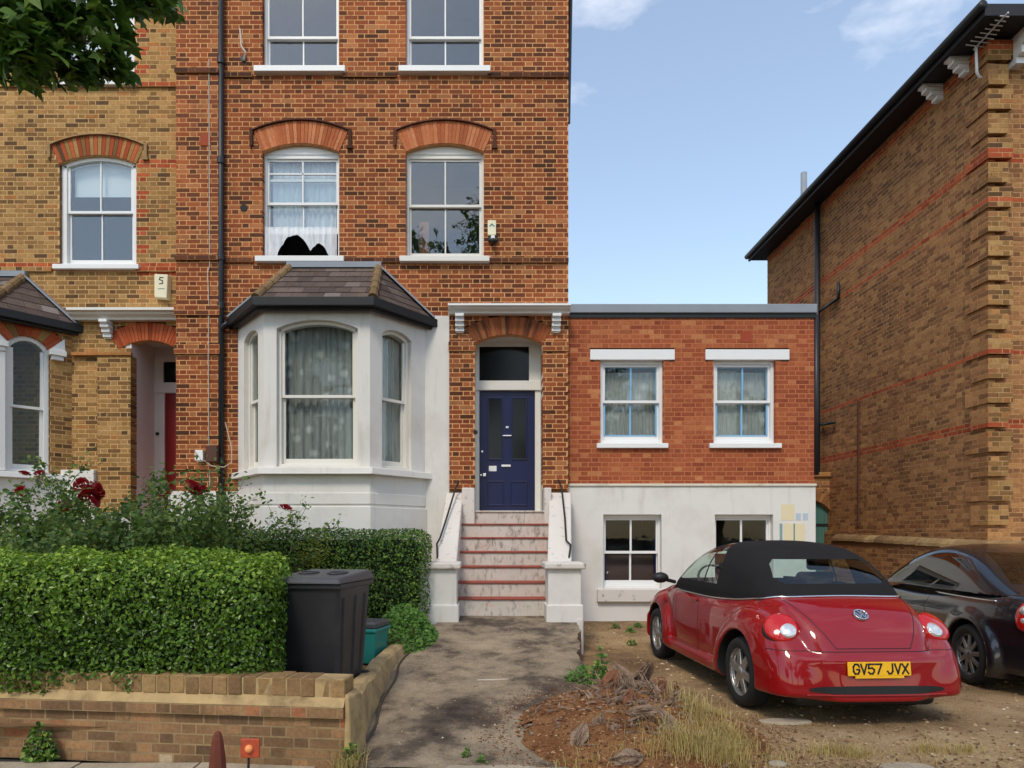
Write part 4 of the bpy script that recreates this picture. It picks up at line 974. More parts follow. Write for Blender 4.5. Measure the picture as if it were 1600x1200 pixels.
MB().hexa([(X(245, YN), YN - .09, Z(467, YN)), (X(264, YN), YN - .09, Z(469, YN)), (X(267, YN), YN + .004, Z(470, YN)), (X(245, YN), YN + .004, Z(468, YN)), (X(245, YN), YN - .09, Z(431, YN)), (X(266, YN), YN - .09, Z(432, YN)), (X(269, YN), YN + .004, Z(432, YN)), (X(245, YN), YN + .004, Z(431, YN))]).build('case', M['alarm'], na, bevel=.012)
def stroke(pts, wdt, O, ux, uz, nrm, lift=.001, closed=False):
    """flat lettering stroke: polyline in (u, v) turned into thin slabs"""
    b = MB(); pts = [Vector((p[0], p[1])) for p in pts]
    for a, c in zip(pts[:-1], pts[1:]):
        t = (c - a).normalized(); a2, c2 = a - t * wdt * .45, c + t * wdt * .45; n = Vector((-t.y, t.x)) * wdt / 2
        qs = [a2 - n, c2 - n, c2 + n, a2 + n]
        w3 = lambda p, l: Vector(O) + Vector(ux) * p.x + Vector(uz) * p.y + Vector(nrm) * l
        b.hexa([w3(p, 0) for p in qs] + [w3(p, lift) for p in qs])
    return b
O_ = (X(252, YN - .09), YN - .0915, Z(440, YN)); 
stroke([(.03, .03), (-.02, .035), (-.03, .0), (.02, -.02), (.025, -.06), (-.03, -.07)], .016, O_, (1, 0, 0), (0, 0, 1), (0, -1, 0)).build('letter', M['black'], na)
stroke([(-.05, -.15), (.05, -.15)], .012, O_, (1, 0, 0), (0, 0, 1), (0, -1, 0)).build('letter', mat('alarm_print', q((120, 140, 120)), .5), na)

# ------------------------------------------------------------------ brown stock brick house on the right
XR = 7.6; YR0 = XR * FPX / 789; YR1 = XR * FPX / 443; ZR = Z(58, YR0)
RH = thing('brown_brick_house', (XR + 2, 12, 0), 'brown stock brick detached house with red bands and brick quoins', 'house')
WR = Wall((XR, 0, 0), (0, 1, 0), (-1, 0, 0))
bands = [(262, 8.75 / 1), ]
zb_ = lambda py, px: Z(py, XR * FPX / (px - VX))
rows_ = [(zb_(330, 1427), .15), (zb_(395, 1420), .07), (zb_(600, 1400) + .0, .07), (zb_(690, 1420), .10), (ZR - .16, .15)]
def rcls(u, z):
    for zc, hh in rows_:
        if abs(z - zc) < hh / 2 + .003: return 1
    return 0
bricks(RH, WR, YR0 + .02, YR1, -.1, ZR, [], [M['brick_stock'], M['brick_band']], M['mortar_stock'], picks=280, seed=51, cls=rcls)
WRF = Wall((0, YR0 + .06, 0), (1, 0, 0), (0, -1, 0))
bricks(RH, WRF, XR + .02, XR + 6.2, -.1, ZR, [], [M['brick_stock'], M['brick_band']], M['mortar_stock'], picks=0, seed=52, cls=rcls, stuff_name='front_brickwork')
# rusticated quoins: alternating long and short blocks of five courses, projecting
qh = .3675; zq = .25; k = 0
while zq < ZR - .1:
    ln = .46 if k % 2 else .34; lf = .34 if k % 2 else .27
    qe = thing('q', (0, 0, 0), None, None) if False else None
    for W_, u0, u1, pr, nm in ((WR, YR0 - .035, YR0 + ln, .035, 0), (WRF, XR - .035, XR + lf, .095, 1)):
        bricks(RH, W_, u0, u1, zq, zq + qh - .07, [], [M['brick_yellow'] if nm else M['brick_stock'], M['brick_band']], M['mortar_stock'], picks=0, seed=100 + k * 2 + nm, stuff_name='quoin', proud=pr, cls=rcls, depth=.1)
    zq += qh; k += 1
MB().box(XR + .115, XR + 6.1, YR0 + .18, YR1 - .01, -.2, ZR - .01).build('house_core', M['brick_stock'], RH)
bricks(RH, WR, YR0 - .07, YR1, -.1, Z(828, YR0) + .02, [], [M['brick_stock']], M['mortar_stock'], picks=0, seed=58, stuff_name='plinth_brickwork', proud=.07, depth=.02)
bricks(RH, WRF, XR - .07, XR + 6.2, -.1, Z(828, YR0) + .02, [], [M['brick_stock']], M['mortar_stock'], picks=0, seed=59, stuff_name='plinth_brickwork', proud=.13, depth=.02)
MB().box(XR - .062, XR + 6.1, YR0 - .064, YR1, -.2, Z(828, YR0) + .012).build('plinth', M['mortar_stock'], RH)
# eaves: soffit, fascia, gutter, brackets
xe, ye = XR - .38, YR0 - .45; zsof = ZR - .02
ev = MB().box(xe, XR + 6.4, ye, YR1 + .25, zsof, zsof + .05).build('soffit', M['black'], RH)
MB().box(xe - .03, xe + .02, ye - .03, YR1 + .27, zsof - .02, zsof + .15).build('fascia', M['black'], RH); MB().box(xe + .02, XR + 6.4, ye - .03, ye + .02, zsof - .02, zsof + .15).build('fascia', M['black'], RH)
MB().tube([(xe - .07, ye - .05, zsof + .13), (xe - .07, YR1 + .27, zsof + .10)], .065, 10).build('gutter', M['black'], RH, smooth=True)
MB().add([(xe, ye, zsof + .17), (XR + 6.4, ye, zsof + .17), (XR + 6.4, YR1 + .25, zsof + .17), (xe, YR1 + .25, zsof + .17), (XR + 3.2, ye + 2.6, zsof + 1.9), (XR + 3.2, YR1 - 2.6, zsof + 1.9)], [(0, 1, 4), (1, 2, 5, 4), (2, 3, 5), (3, 0, 4, 5)]).build('roof', M['slate'], RH)
for py_, px_ in ((130, 1457), (80, 1500)):
    Yb = (XR - .2) * FPX / (px_ - VX) + .1
    b = MB()
    for i, (pr, hh) in enumerate(((.34, .06), (.28, .07), (.2, .07), (.11, .07))):
        zt = zsof - sum((.06, .07, .07, .07)[:i]); b.box(XR - pr, XR + .02, Yb - .07, Yb + .07, zt - hh + .012, zt); b.box(XR - pr + .03, XR + .02, Yb - .06, Yb + .06, zt - hh, zt - hh + .012)
    b.build('eaves_bracket', M['white'], RH, bevel=.008)
b = MB(); xb_ = X(1604, YR0 - .2)
for i, (pr, hh) in enumerate(((.36, .1), (.28, .12), (.2, .12), (.1, .1))):
    zt = zsof - sum((.1, .12, .12, .1)[:i]); b.box(xb_ - .07, xb_ + .07, YR0 - pr, YR0 + .08, zt - hh, zt)
b.build('eaves_bracket', M['white'], RH, bevel=.008)
# downpipes and small pipes on the side wall
def side_pt(px_, py_, off=.06): 
    Y_ = (XR - off) * FPX / (px_ - VX); return (XR - off, Y_, Z(py_, Y_))
a = side_pt(1277, 335, .09)
MB().tube([(a[0], a[1], -.1), (a[0], a[1], zsof)], .06, 10).build('downpipe', M['pipe'], RH, smooth=True)
p1_, p2_, p3_ = side_pt(1310, 442), side_pt(1310, 466), side_pt(1281, 486)
MB().tube([p1_, p2_, p3_], .035, 8).build('waste_pipe', M['pipe'], RH, smooth=True)
MB().tube([side_pt(1279, 664), side_pt(1304, 660)], .03, 8).build('waste_pipe', M['pipe'], RH, smooth=True)
a = side_pt(1341, 640, .02)
MB().tube([(a[0], a[1], Z(822, a[1])), (a[0], a[1], Z(625, a[1]))], .018, 6).build('cable', M['brown_box'], RH)
fl = P(1256, 300, 17.2); MB().tube([(fl.x, fl.y, zsof - .2), (fl.x, fl.y, Z(270, 17.2))], .075, 10).build('flue_pipe', M['lead'], RH, smooth=True)
# television aerial on a cranked white pole
M['aerial'] = mat('aerial', (.55, .55, .56), .5, var=.1, bst=0)
TA = thing('tv_aerial', side_pt(1528, 112, .02), 'grey roof aerial on cranked white pole at top corner of brown brick house', 'aerial')
Ya = YR0 + .25; pp = lambda u, v, y=Ya: P(u, v, y)
base = Vector((XR - .0, YR0 + .12, Z(114, YR0)))
MB().tube([base + Vector((.05, 0, 0)), base + Vector((-.08, -.03, 0)), base + Vector((-.13, -.05, .06)), base + Vector((-.15, -.06, .45))], .02, 8).build('pole', M['white'], TA, smooth=True)
s0 = base + Vector((-.15, -.05, .43)); bd = Vector((.02, -.62, .06))
MB().tube([s0 - bd * .06, s0 + bd], .013, 6).build('boom', M['aerial'], TA)
for i in range(8):
    c = s0 + bd * (.05 + .12 * i); ln = .17 - .015 * i
    MB().tube([c - Vector((1, .05, -.08)).normalized() * ln, c + Vector((1, .05, -.08)).normalized() * ln], .009, 5).build('element', M['aerial'], TA)
# side passage: wall with arched green gate
YG = 15.0
PW = thing('passage_wall', (6.6, YG, 0), 'brick wall with arched opening closing the side passage', 'wall')
WG = Wall((0, YG, 0), (1, 0, 0), (0, -1, 0))
GA = Arch(X(1262, YG), X(1302, YG) - X(1262, YG), Z(806, YG), .36, .22)
bricks(PW, WG, 5.2, XR, 0, Z(745, YG), [win_op(GA.uc - GA.hw, GA.uc + GA.hw, 0, GA)], [M['brick_stock']], M['mortar_stock'], picks=60, seed=61)
voussoirs(PW, WG, GA, 18, [M['brick_stock']], M['mortar_stock'])
MB().box(5.2, XR, YG - .05, YG + .2, Z(745, YG), Z(738, YG)).build('coping', M['brick_stock'], PW, bevel=.01)
GT = thing('garden_gate', (GA.uc, YG + .1, 0), 'arched green timber gate in the side passage wall', 'gate')
pts = [(GA.uc - GA.hw + .01, .1), (GA.uc + GA.hw - .01, .1)] + [(x, z) for x, z in GA.arc(GA.R - .01, 14)[::-1]]
gxs = np.linspace(GA.uc - GA.hw + .01, GA.uc + GA.hw - .01, 9)
for i in range(8):
    x0, x1 = gxs[i] + .003, gxs[i + 1] - .003
    tz = lambda x: GA.zc + math.sqrt(max(0, (GA.R - .02) ** 2 - (x - GA.uc) ** 2))
    MB().prism([(x0, .1), (x1, .1), (x1, tz(x1)), (x0, tz(x0))], YG + .1, YG + .13).build('board', M['green_door'], GT)
MB().box(gxs[0], gxs[-1] - .05, YG + .085, YG + .1, Z(822, YG), Z(818, YG)).build('strap_hinge', M['iron'], GT)
# low boundary wall with rounded coping behind the black car
XW = 7.22
BWL = thing('boundary_wall', (XW, 9, 0), 'low old brick boundary wall with rounded coping behind the black car', 'wall')
WL = Wall((XW, 0, 0), (0, 1, 0), (-1, 0, 0))
bricks(BWL, WL, 5.6, 14.2, -.1, 1.36, [], [M['brick_stock']], M['mortar_stock'], picks=120, seed=63, pickat=(6, 11, 1.3))
MB().box(XW + .11, XW + .22, 5.62, 14.19, -.1, 1.36).build('wall_core', M['brick_stock'], BWL)
yv = 5.6; cpm = MB(); 
cpm.add(sum([[(-.03 + .29 * (.5 - .5 * math.cos(math.pi * i / 8)), yy, .13 * math.sin(math.pi * i / 8)) for i in range(9)] for yy in (0, .295)], []), [tuple(range(8, -1, -1)), tuple(range(9, 18))] + [(i, i + 1, i + 10, i + 9) for i in range(8)] + [(0, 9, 17, 8)])
cm = cpm.mesh('coping_brick', [M['coping']])
while yv < 14.1:
    zc = 1.36 + .10 * sstep(9, 14, yv); inst('coping_brick', cm, BWL, (XW, yv, float(zc) + rnd.uniform(-.004, .004)), (0, 0, rnd.uniform(-.01, .01))); yv += .305
MB().hexa([(XW, 8.9, 1.35), (XW + .2, 8.9, 1.35), (XW + .2, 14.2, 1.35), (XW, 14.2, 1.35), (XW, 8.9, 1.36), (XW + .2, 8.9, 1.36), (XW + .2, 14.2, 1.462), (XW, 14.2, 1.462)]).build('wall_top', M['brick_stock'], BWL)

# ------------------------------------------------------------------ front garden wall
fwU = Vector((2.65, -.30, 0)).normalized(); fwN = Vector((fwU.y, -fwU.x, 0)); fwO = Vector((-.98, 4.80, 0)) - fwU * 6.0
GW = thing('garden_wall', (-2.4, 5, -.08), 'low weathered brick front garden wall with upright brick coping', 'wall')
WW = Wall(fwO, fwU, fwN)
bricks(GW, WW, 0, 6.0, -.10, .275, [], [M['brick_old']], M['mortar_old'], picks=300, seed=71, jit=.003, proud=.0)
bricks(GW, WW, 0, 6.0, .275, .35, [], [M['brick_old']], M['mortar_old'], picks=60, seed=72, jit=.003, proud=.035, depth=.2)
fi = MB(); fi.hexa([WW.pt(0, .35, -.028), WW.pt(6.0, .35, -.028), WW.pt(6.0, .35, .24), WW.pt(0, .35, .24), WW.pt(0, .412, .02), WW.pt(6.0, .412, .02), WW.pt(6.0, .412, .24), WW.pt(0, .412, .24)])
fi.build('mortar_fillet', M['edging'], GW)
fc = MB(); fc.hexa([WW.pt(0, -.1, .1), WW.pt(5.99, -.1, .1), WW.pt(5.99, -.1, .23), WW.pt(0, -.1, .23), WW.pt(0, .36, .1), WW.pt(5.99, .36, .1), WW.pt(5.99, .36, .23), WW.pt(0, .36, .23)]); fc.build('wall_core', M['edging'], GW)
MB().hexa([WW.pt(0, .40, .02), WW.pt(5.98, .40, .02), WW.pt(5.98, .40, .225), WW.pt(0, .40, .225), WW.pt(0, .536, .02), WW.pt(5.98, .536, .02), WW.pt(5.98, .536, .228), WW.pt(0, .536, .228)]).build('coping_mortar', M['edging'], GW)
cb_ = MB().box(-.049, .049, -.11, .11, -.065, .065)
cbm = [cb_.mesh('coping_brick', [M['coping']]) for _ in range(1)][0]
rotw = math.atan2(fwU.y, fwU.x); u = .06; cbv = []
while u < 5.99:
    p = WW.pt(u, .475 + rnd.uniform(-.006, .006), .125 + rnd.uniform(-.006, .006))
    o = inst('coping_brick', cbm, GW, p, (rnd.uniform(-.01, .01), rnd.uniform(-.015, .015), rotw + rnd.uniform(-.015, .015)))
    bv = o.modifiers.new('bevel', 'BEVEL'); bv.width = .007; bv.segments = 2
    u += .109
en = MB(); en.hexa([WW.pt(6.0, -.1, -.03), WW.pt(6.06, -.1, -.02), WW.pt(6.10, -.1, .26), WW.pt(6.0, -.1, .25), WW.pt(6.0, .44, -.0), WW.pt(6.03, .42, .0), WW.pt(6.05, .40, .25), WW.pt(6.0, .44, .25)])
en.build('wall_end_render', M['edging'], GW, bevel=.02)
# sloping concrete edging between garden and path
ed = MB(); ys_ = np.linspace(4.95, 7.9, 14)
for y0, y1 in zip(ys_[:-1], ys_[1:]):
    def sec(y):
        xi = float(np.interp(y, [4.9, 7.0, 7.9], [-.93, -.93, -.83])); zt = .36 - .004 * (y - 5) + .012 * math.sin(y * 7); zp = float(path_z(np.array(xi), np.array(y)))
        return [(xi + .03 + .012 * math.sin(y * 11), y, min(zp, zt) - .05), (xi - .02 + .01 * math.sin(y * 13), y, zt - .03), (xi - .05, y, zt), (xi - .14, y, zt + .005), (xi - .16, y, -.1)]
    a, b = sec(y0), sec(y1)
    ed.add(a + b, [(i, i + 5, i + 6, i + 1) for i in range(4)])
edo = ed.build('path_edging', M['edging']); tag(edo, kind='structure')
# rusty pointed post and orange marker in front of the wall
Yp = 4.42
RP = thing('rusty_post', (X(340, Yp), Yp, -.09), 'rusty brown pointed iron post top before the garden wall', 'post')
xc = X(340, Yp); zt = Z(1143, Yp)
prof = [(.075, -.09), (.072, zt - .42), (.062, zt - .3), (.052, zt - .16), (.036, zt - .05), (.024, zt - .012), (.012, zt), (0, zt + .002)]
MB().lathe(prof, (xc, Yp, 0), 'z', 8).build('shaft', M['rust'], RP)
MB().lathe([(.07, zt - .36), (.08, zt - .35), (.08, zt - .32), (.066, zt - .31)], (xc, Yp, 0), 'z', 8).build('collar', M['rust'], RP)
Yo = 4.40
OM = thing('orange_marker', (X(391, Yo), Yo, -.09), 'small square orange reflector plate on thin rod before the garden wall', 'marker')
MB().box(X(376, Yo), X(406, Yo), Yo - .01, Yo + .012, Z(1184, Yo), Z(1154, Yo)).build('plate', M['orange'], OM, bevel=.006)
MB().lathe([(0, -.028), (.018, -.026), (.026, -.012), (.026, 0)], (X(390, Yo), Yo - .008, Z(1169, Yo)), 'y', 14).build('reflector', mat('amber', q((240, 150, 90)), .15, bst=0), OM, smooth=True)
MB().tube([(X(386, Yo), Yo + .01, -.09), (X(388, Yo), Yo + .01, Z(1180, Yo))], .009, 6).build('rod', M['iron'], OM)
# ------------------------------------------------------------------ plants
def leaves(name, pts, nrm, size, m, parent, spread=.7, shape=0, kind=None, droop=0.0, tonef=None, seed=0):
    """bent leaf blades at pts (n,3) facing roughly nrm"""
    r = np.random.default_rng(seed); n = len(pts); pts = np.asarray(pts, float); nrm = np.asarray(nrm, float) + r.normal(0, spread, (n, 3)); nrm /= np.linalg.norm(nrm, axis=1, keepdims=True) + 1e-9
    a = r.normal(0, 1, (n, 3)); a[:, 2] -= droop; t = a - nrm * np.sum(a * nrm, 1, keepdims=True); t /= np.linalg.norm(t, axis=1, keepdims=True) + 1e-9
    s = np.cross(nrm, t); sz = (size[0] + (size[1] - size[0]) * r.random(n) ** 1.5)[:, None]
    if shape == 0:      # oval leaf folded along its rib
        prof = [(0, -.5, 0), (.30, -.05, .08), (.22, .28, .06), (0, .5, -.03), (-.22, .28, .06), (-.30, -.05, .08)]
        F = [(0, 1, 2, 3), (0, 3, 4, 5)]
    else:               # lobed leaf: fan of lobes
        prof = [(0, -.45, 0), (.16, -.40, .02), (.48, -.22, -.04), (.26, -.06, .03), (.50, .20, -.06), (.20, .16, .03), (.0, .56, -.06), (-.20, .16, .03), (-.50, .20, -.06), (-.26, -.06, .03), (-.48, -.22, -.04), (-.16, -.40, .02), (0, -.05, .05)]
        F = [(i, (i + 1) % 12, 12) for i in range(12)]
    pr = np.array(prof); k = len(pr)
    v = pts[:, None] + sz[:, None] * (s[:, None] * pr[None, :, 0:1] + t[:, None] * pr[None, :, 1:2] + nrm[:, None] * pr[None, :, 2:3])
    F = np.array(F); f = (np.arange(n)[:, None, None] * k + F[None]).reshape(-1, F.shape[1])
    tn = r.random(n) if tonef is None else tonef(pts, r)
    me = mesh_np(name, v.reshape(-1, 3), f if F.shape[1] == 4 else None, f if F.shape[1] == 3 else None, mats=[m], tone=np.repeat(tn, len(F)))
    o = bpy.data.objects.new(name, me); C.objects.link(o); setpar(o, parent)
    o['kind'] = 'stuff'
    return o
def rbox(p, c, hs, r):
    qd = np.abs(p - c) - (hs - r); return np.linalg.norm(np.maximum(qd, 0), axis=1) + np.minimum(qd.max(1), 0) - r
def lump(p, s, seed=0): return .5 * fbm(p[:, 0] + p[:, 2] * .7, p[:, 1] - p[:, 2] * .6, s, 3, seed) + .5 * fbm(p[:, 2] * 1.1 + p[:, 0] * .3, p[:, 1] + p[:, 0], s * 1.3, 3, seed + 1)
def hedge(name, label, x0, x1, y0, y1, z0, z1, rad, n, size, m, tilt=0.0, amp=.05, seed=0, loc=None, core=.12, cat='hedge', tf=None, shell=(-.12, .02)):
    o = thing(name, loc or ((x0 + x1) / 2, (y0 + y1) / 2, z0), label, cat)
    c = np.array([(x0 + x1) / 2, (y0 + y1) / 2, (z0 + z1) / 2]); hs = np.array([(x1 - x0) / 2, (y1 - y0) / 2, (z1 - z0) / 2]); r = np.random.default_rng(seed)
    def sd(p):
        pp = p.copy(); pp[:, 2] -= tilt * (p[:, 1] - c[1]); return rbox(pp, c, hs, rad) + amp * lump(p, 5, seed)
    P_ = []; need = n
    while need > 0:
        p = c + (r.random((n * 6, 3)) * 2 - 1) * (hs + .08 + abs(tilt) * hs[1]); dd = sd(p); s_ = p[(dd > shell[0]) & (dd < shell[1])]
        s_ = s_[s_[:, 1] < c[1] + hs[1] * .98]
        P_.append(s_); need -= len(s_)
    p = np.concatenate(P_)[:n]; e = .01
    g = np.stack([sd(p + np.eye(3)[i] * e) - sd(p - np.eye(3)[i] * e) for i in range(3)], 1); g /= np.linalg.norm(g, axis=1, keepdims=True) + 1e-9
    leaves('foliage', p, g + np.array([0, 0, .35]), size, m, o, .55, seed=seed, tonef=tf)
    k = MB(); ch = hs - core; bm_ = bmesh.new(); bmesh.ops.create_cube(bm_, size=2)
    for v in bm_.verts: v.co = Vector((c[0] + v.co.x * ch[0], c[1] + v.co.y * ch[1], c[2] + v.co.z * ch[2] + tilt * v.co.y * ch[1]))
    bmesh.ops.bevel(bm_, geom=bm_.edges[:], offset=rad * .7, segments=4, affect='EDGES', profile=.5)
    me = bpy.data.meshes.new('shade_core'); bm_.to_mesh(me); bm_.free(); me.materials.append(M['hedge_core']); inst('shade_core', me, o)  # unseen dark core, added to block light behind the leaves
    return o
def hedge_tone(p, r): return np.clip(r.random(len(p)) * .7 + .16 * lump(p, 4, 77) + .32 * np.clip((p[:, 2] - 1.0) / .4, -.3, 1), 0, 1)  # leaves get paler towards the top: brightness put into the tone
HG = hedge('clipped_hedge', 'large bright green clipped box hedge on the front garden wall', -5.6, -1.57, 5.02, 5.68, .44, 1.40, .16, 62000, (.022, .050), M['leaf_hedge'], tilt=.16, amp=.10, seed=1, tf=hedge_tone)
hedge('clipped_hedge', 'darker clipped hedge in front of the white bay window', -4.1, -.72, 8.7, 9.5, .45, Z(829, 9.0), .16, 30000, (.025, .05), M['leaf_dark'], amp=.05, seed=2)
yl = leaves('foliage', np.array([[X(490 + 40 * nr.normal() * .45, 8.66), 8.62 + .08 * nr.random(), Z(868 + 16 * nr.normal(), 8.66)] for _ in range(420)]), np.tile([0, -1, .4], (420, 1)), (.02, .045), leafmat('leaf_yellow', (.14, .20, .02), (.28, .30, .03), (.42, .38, .06)), thing('yellow_shrub', (X(490, 8.66), 8.66, .45), 'yellowish leaved shrub growing through the darker hedge', 'shrub'), .6, seed=5)
def twig(b, p, d_, ln, r0, depth, ends, r):
    pts = [p]; dd = Vector(d_).normalized(); k = 4
    for i in range(k):
        dd = (dd + Vector((r.gauss(0, .16), r.gauss(0, .16), r.gauss(.02, .1)))).normalized(); p = p + dd * ln / k; pts.append(p)
        if depth and i >= 1:
            for _ in range(2 if depth > 1 else 1):
                twig(b, p, dd + Vector((r.gauss(0, .6), r.gauss(0, .6), r.gauss(.1, .35))), ln * .55, r0 * .6, depth - 1, ends, r)
    b.tube(pts, [r0 * (1 - .6 * i / k) for i in range(k + 1)], 5, cap=False); ends += pts[1:]
bloom = MB()
for i in range(16):
    a = i * 2.4; rr = .006 + .0022 * i; tl = .2 + i * .06
    cx, cy = math.cos(a), math.sin(a); t = Vector((-cy, cx, 0)); o_ = Vector((cx, cy, 0)); w_ = .012 + .0012 * i; hgt = .042 - .0012 * i
    b0 = o_ * rr; top = o_ * (rr + hgt * math.sin(tl)) + Vector((0, 0, hgt * math.cos(tl)))
    bloom.add([b0 - t * w_ * .4, b0 + t * w_ * .4, top * .75 + b0 * .25 + t * w_, top + Vector((0, 0, -.004)), top * .75 + b0 * .25 - t * w_], [(0, 1, 2, 3, 4)])
bloom_me = bloom.mesh('bloom', [M['petal']])
def rose(name, label, px, Y, h, wd, nst, blooms, seed, leafn=1500, group=None, m='leaf_rose', zb=None):
    r = random.Random(seed); x = X(px, Y); zb = float(garden_z(np.array(x), np.array(Y))) if zb is None else zb
    o = thing(name, (x, Y, zb), label, 'shrub', group); b = MB(); ends = []
    for i in range(nst):
        a = r.uniform(0, 6.28); twig(b, Vector((x + r.gauss(0, .06), Y + r.gauss(0, .06), zb - .02)), Vector((math.cos(a) * wd, math.sin(a) * wd * .6, 1)), h * r.uniform(.75, 1.05), .011, 2, ends, r)
    b.build('stems', M['stem'], o)
    en = np.array([tuple(e) for e in ends]); g = np.random.default_rng(seed); w8 = np.clip((en[:, 2] - zb) / h, .05, 1); idx = g.choice(len(en), leafn, p=w8 / w8.sum())
    p = en[idx] + g.normal(0, .055, (leafn, 3)); nn = g.normal(0, .5, (leafn, 3)); nn[:, 2] += .9; nn[:, 1] -= .4
    leaves('foliage', p, nn, (.035, .085), M[m], o, .35, seed=seed)
    for (bx, by, sc_) in blooms:
        pp = P(bx, by, Y - .05 + r.uniform(-.1, .1)); inst('bloom', bloom_me, o, pp, (r.uniform(.2, 1.2), r.uniform(-.5, .5), r.uniform(0, 6)), scale=(sc_ * 1.15,) * 3)
    return o
rose('rose_bush', 'rose bush with small dark red blooms under the neighbour bay sill', 40, 7.4, 1.15, .75, 9, [(33, 766, 1.2), (38, 741, .9), (62, 741, .9), (28, 772, 1)], 11, 7000)
rose('rose_bush', 'rose bush with the biggest cluster of bright red roses', 140, 7.2, 1.05, .8, 9, [(128, 758, 1.3), (140, 770, 1.5), (150, 768, 1.4), (146, 780, 1.4), (152, 760, 1.1), (134, 775, 1.2), (144, 763, 1.2), (137, 765, 1.3), (150, 776, 1.2), (141, 784, 1.2), (131, 766, 1), (103, 790, 1.2), (98, 795, 1.0)], 12, 7400)
rose('rose_bush', 'leafy rose bush without blooms before the yellow brick pier', 205, 7.0, 1.0, .7, 8, [], 13, 6000)
rose('rose_bush', 'loose rose bush with red blooms before the neighbour red door', 285, 7.6, 1.02, .75, 9, [(263, 774, 1.1), (298, 760, 1.4), (314, 768, 1.4), (306, 764, 1.2), (250, 778, .8)], 14, 5200)
rose('rose_bush', 'slender rose bush with a single red bloom before the white bay', 405, 8.5, 1.15, .35, 4, [(446, 795, 1.4)], 15, 900)
rose('garden_shrub', 'thin twiggy shrub beside the black drainpipe', 350, 8.0, .7, .6, 6, [], 16, 1500)
rose('garden_shrub', 'low dark shrub between front hedge and roses', 330, 7.0, .55, .9, 7, [], 17, 2400, m='leaf_dark')
def ground_cover(name, label, cx, cy, rx, ry, h, n, m, seed, zf, size=(.03, .07), cat='plant'):
    g = np.random.default_rng(seed); a = g.random(n) * 6.283; rr = np.sqrt(g.random(n)); x = cx + rx * rr * np.cos(a); y = cy + ry * rr * np.sin(a)
    z = zf(x, y) + h * (1 - rr ** 2) * g.random(n) ** .6 + .01
    o = thing(name, (cx, cy, float(zf(np.array(cx), np.array(cy)))), label, cat)
    nn = g.normal(0, .35, (n, 3)); nn[:, 2] += 1; nn[:, 1] -= .5
    leaves('foliage', np.stack([x, y, z], 1), nn, size, M[m], o, .3, seed=seed)
    st = MB(); r = random.Random(seed)
    for i in range(10):
        aa = r.uniform(0, 6.28); zz = float(zf(np.array(cx), np.array(cy)))
        st.tube([(cx, cy, zz - .02), (cx + rx * .4 * math.cos(aa), cy + ry * .4 * math.sin(aa), zz + h * .6), (cx + rx * .8 * math.cos(aa), cy + ry * .8 * math.sin(aa), zz + h * .4)], .005, 4)
    st.build('stems', M['stem'], o); return o
gz_ = lambda x, y: np.maximum(garden_z(x, y) * 0 + .42, path_z(x, y) + .02)
ground_cover('ground_cover_plant', 'bright green leafy ground cover beside the step pier', X(630, 8.2), 8.15, .42, .75, .40, 2600, 'leaf_ivy', 3, lambda x, y: path_z(x, y) - .02, (.03, .07))
ground_cover('ivy_plant', 'small ivy plant growing out of the garden wall foot', X(62, 4.95), 4.95, .13, .06, .30, 260, 'leaf_dark', 4, lambda x, y: 0 * x - .08, (.03, .06))
ground_cover('weed', 'low weed with rounded leaves beside the soil heap', X(920, 6.6), 6.6, .30, .22, .20, 420, 'leaf_ivy', 6, lambda x, y: yard_z(x, y) + .1, (.03, .06))
ground_cover('weed', 'taller dark green weed at the top of the soil heap', X(942, 6.2), 6.3, .10, .10, .42, 140, 'leaf_dark', 7, lambda x, y: yard_z(x, y) + .1, (.04, .07))
for i, (a, b) in enumerate(((962, 996), (987, 1012), (997, 995), (985, 1000))):
    Yw = EYE * FPX / (b - VY); ground_cover('weed', 'tiny weed on bare earth between the steps and red car', X(a, Yw), Yw, .07, .06, .10, 60, 'leaf_ivy', 60 + i, yard_z, (.02, .045))['group'] = 'tiny weeds on the forecourt'
ground_cover('grass_tuft', 'green grass tuft at the corner of the garden wall', X(548, 4.75), 4.76, .09, .07, .2, 90, 'leaf_dark', 8, lambda x, y: 0 * x - .07, (.03, .06))
for i, (a, b, l) in enumerate(((729, 1174, 'small green seedling in the path near the kerb slab'), (753, 1190, 'small green seedling rooted at the edge of the kerb slab'))):
    ground_cover('seedling', l, X(a, 4.85), 4.86 - .1 * i, .04, .03, .07, 22, 'leaf_ivy', 80 + i, path_z, (.02, .04))
def grass(name, blades, m, seed, label=None, zf=yard_z):
    """thin bent blades; blades = list of (x, y, height)"""
    g = np.random.default_rng(seed); b = np.array(blades); n = len(b); z = zf(b[:, 0], b[:, 1]); a = g.random(n) * 6.283; ln = b[:, 2]; bend = ln * g.uniform(.2, .9, n); w_ = .0013 + .0018 * g.random(n)
    dx, dy = np.cos(a), np.sin(a); p0 = np.stack([b[:, 0], b[:, 1], z], 1); s = np.stack([-dy, dx, 0 * dx], 1) * w_[:, None]
    p1 = p0 + np.stack([dx * bend * .3, dy * bend * .3, ln * .6], 1); p2 = p0 + np.stack([dx * bend, dy * bend, ln * g.uniform(.6, 1, n)], 1)
    v = np.stack([p0 - s, p0 + s, p1 + s * .7, p1 - s * .7, p2], 1).reshape(-1, 3); k = np.arange(n)[:, None] * 5
    me = mesh_np(name, v, k + np.array([[0, 1, 2, 3]]), k + np.array([[3, 2, 4]]), mats=[m], tone=np.concatenate([g.random(n)] * 2))
    o = bpy.data.objects.new(name, me); C.objects.link(o); tag(o, label, None, None, 'stuff'); return o
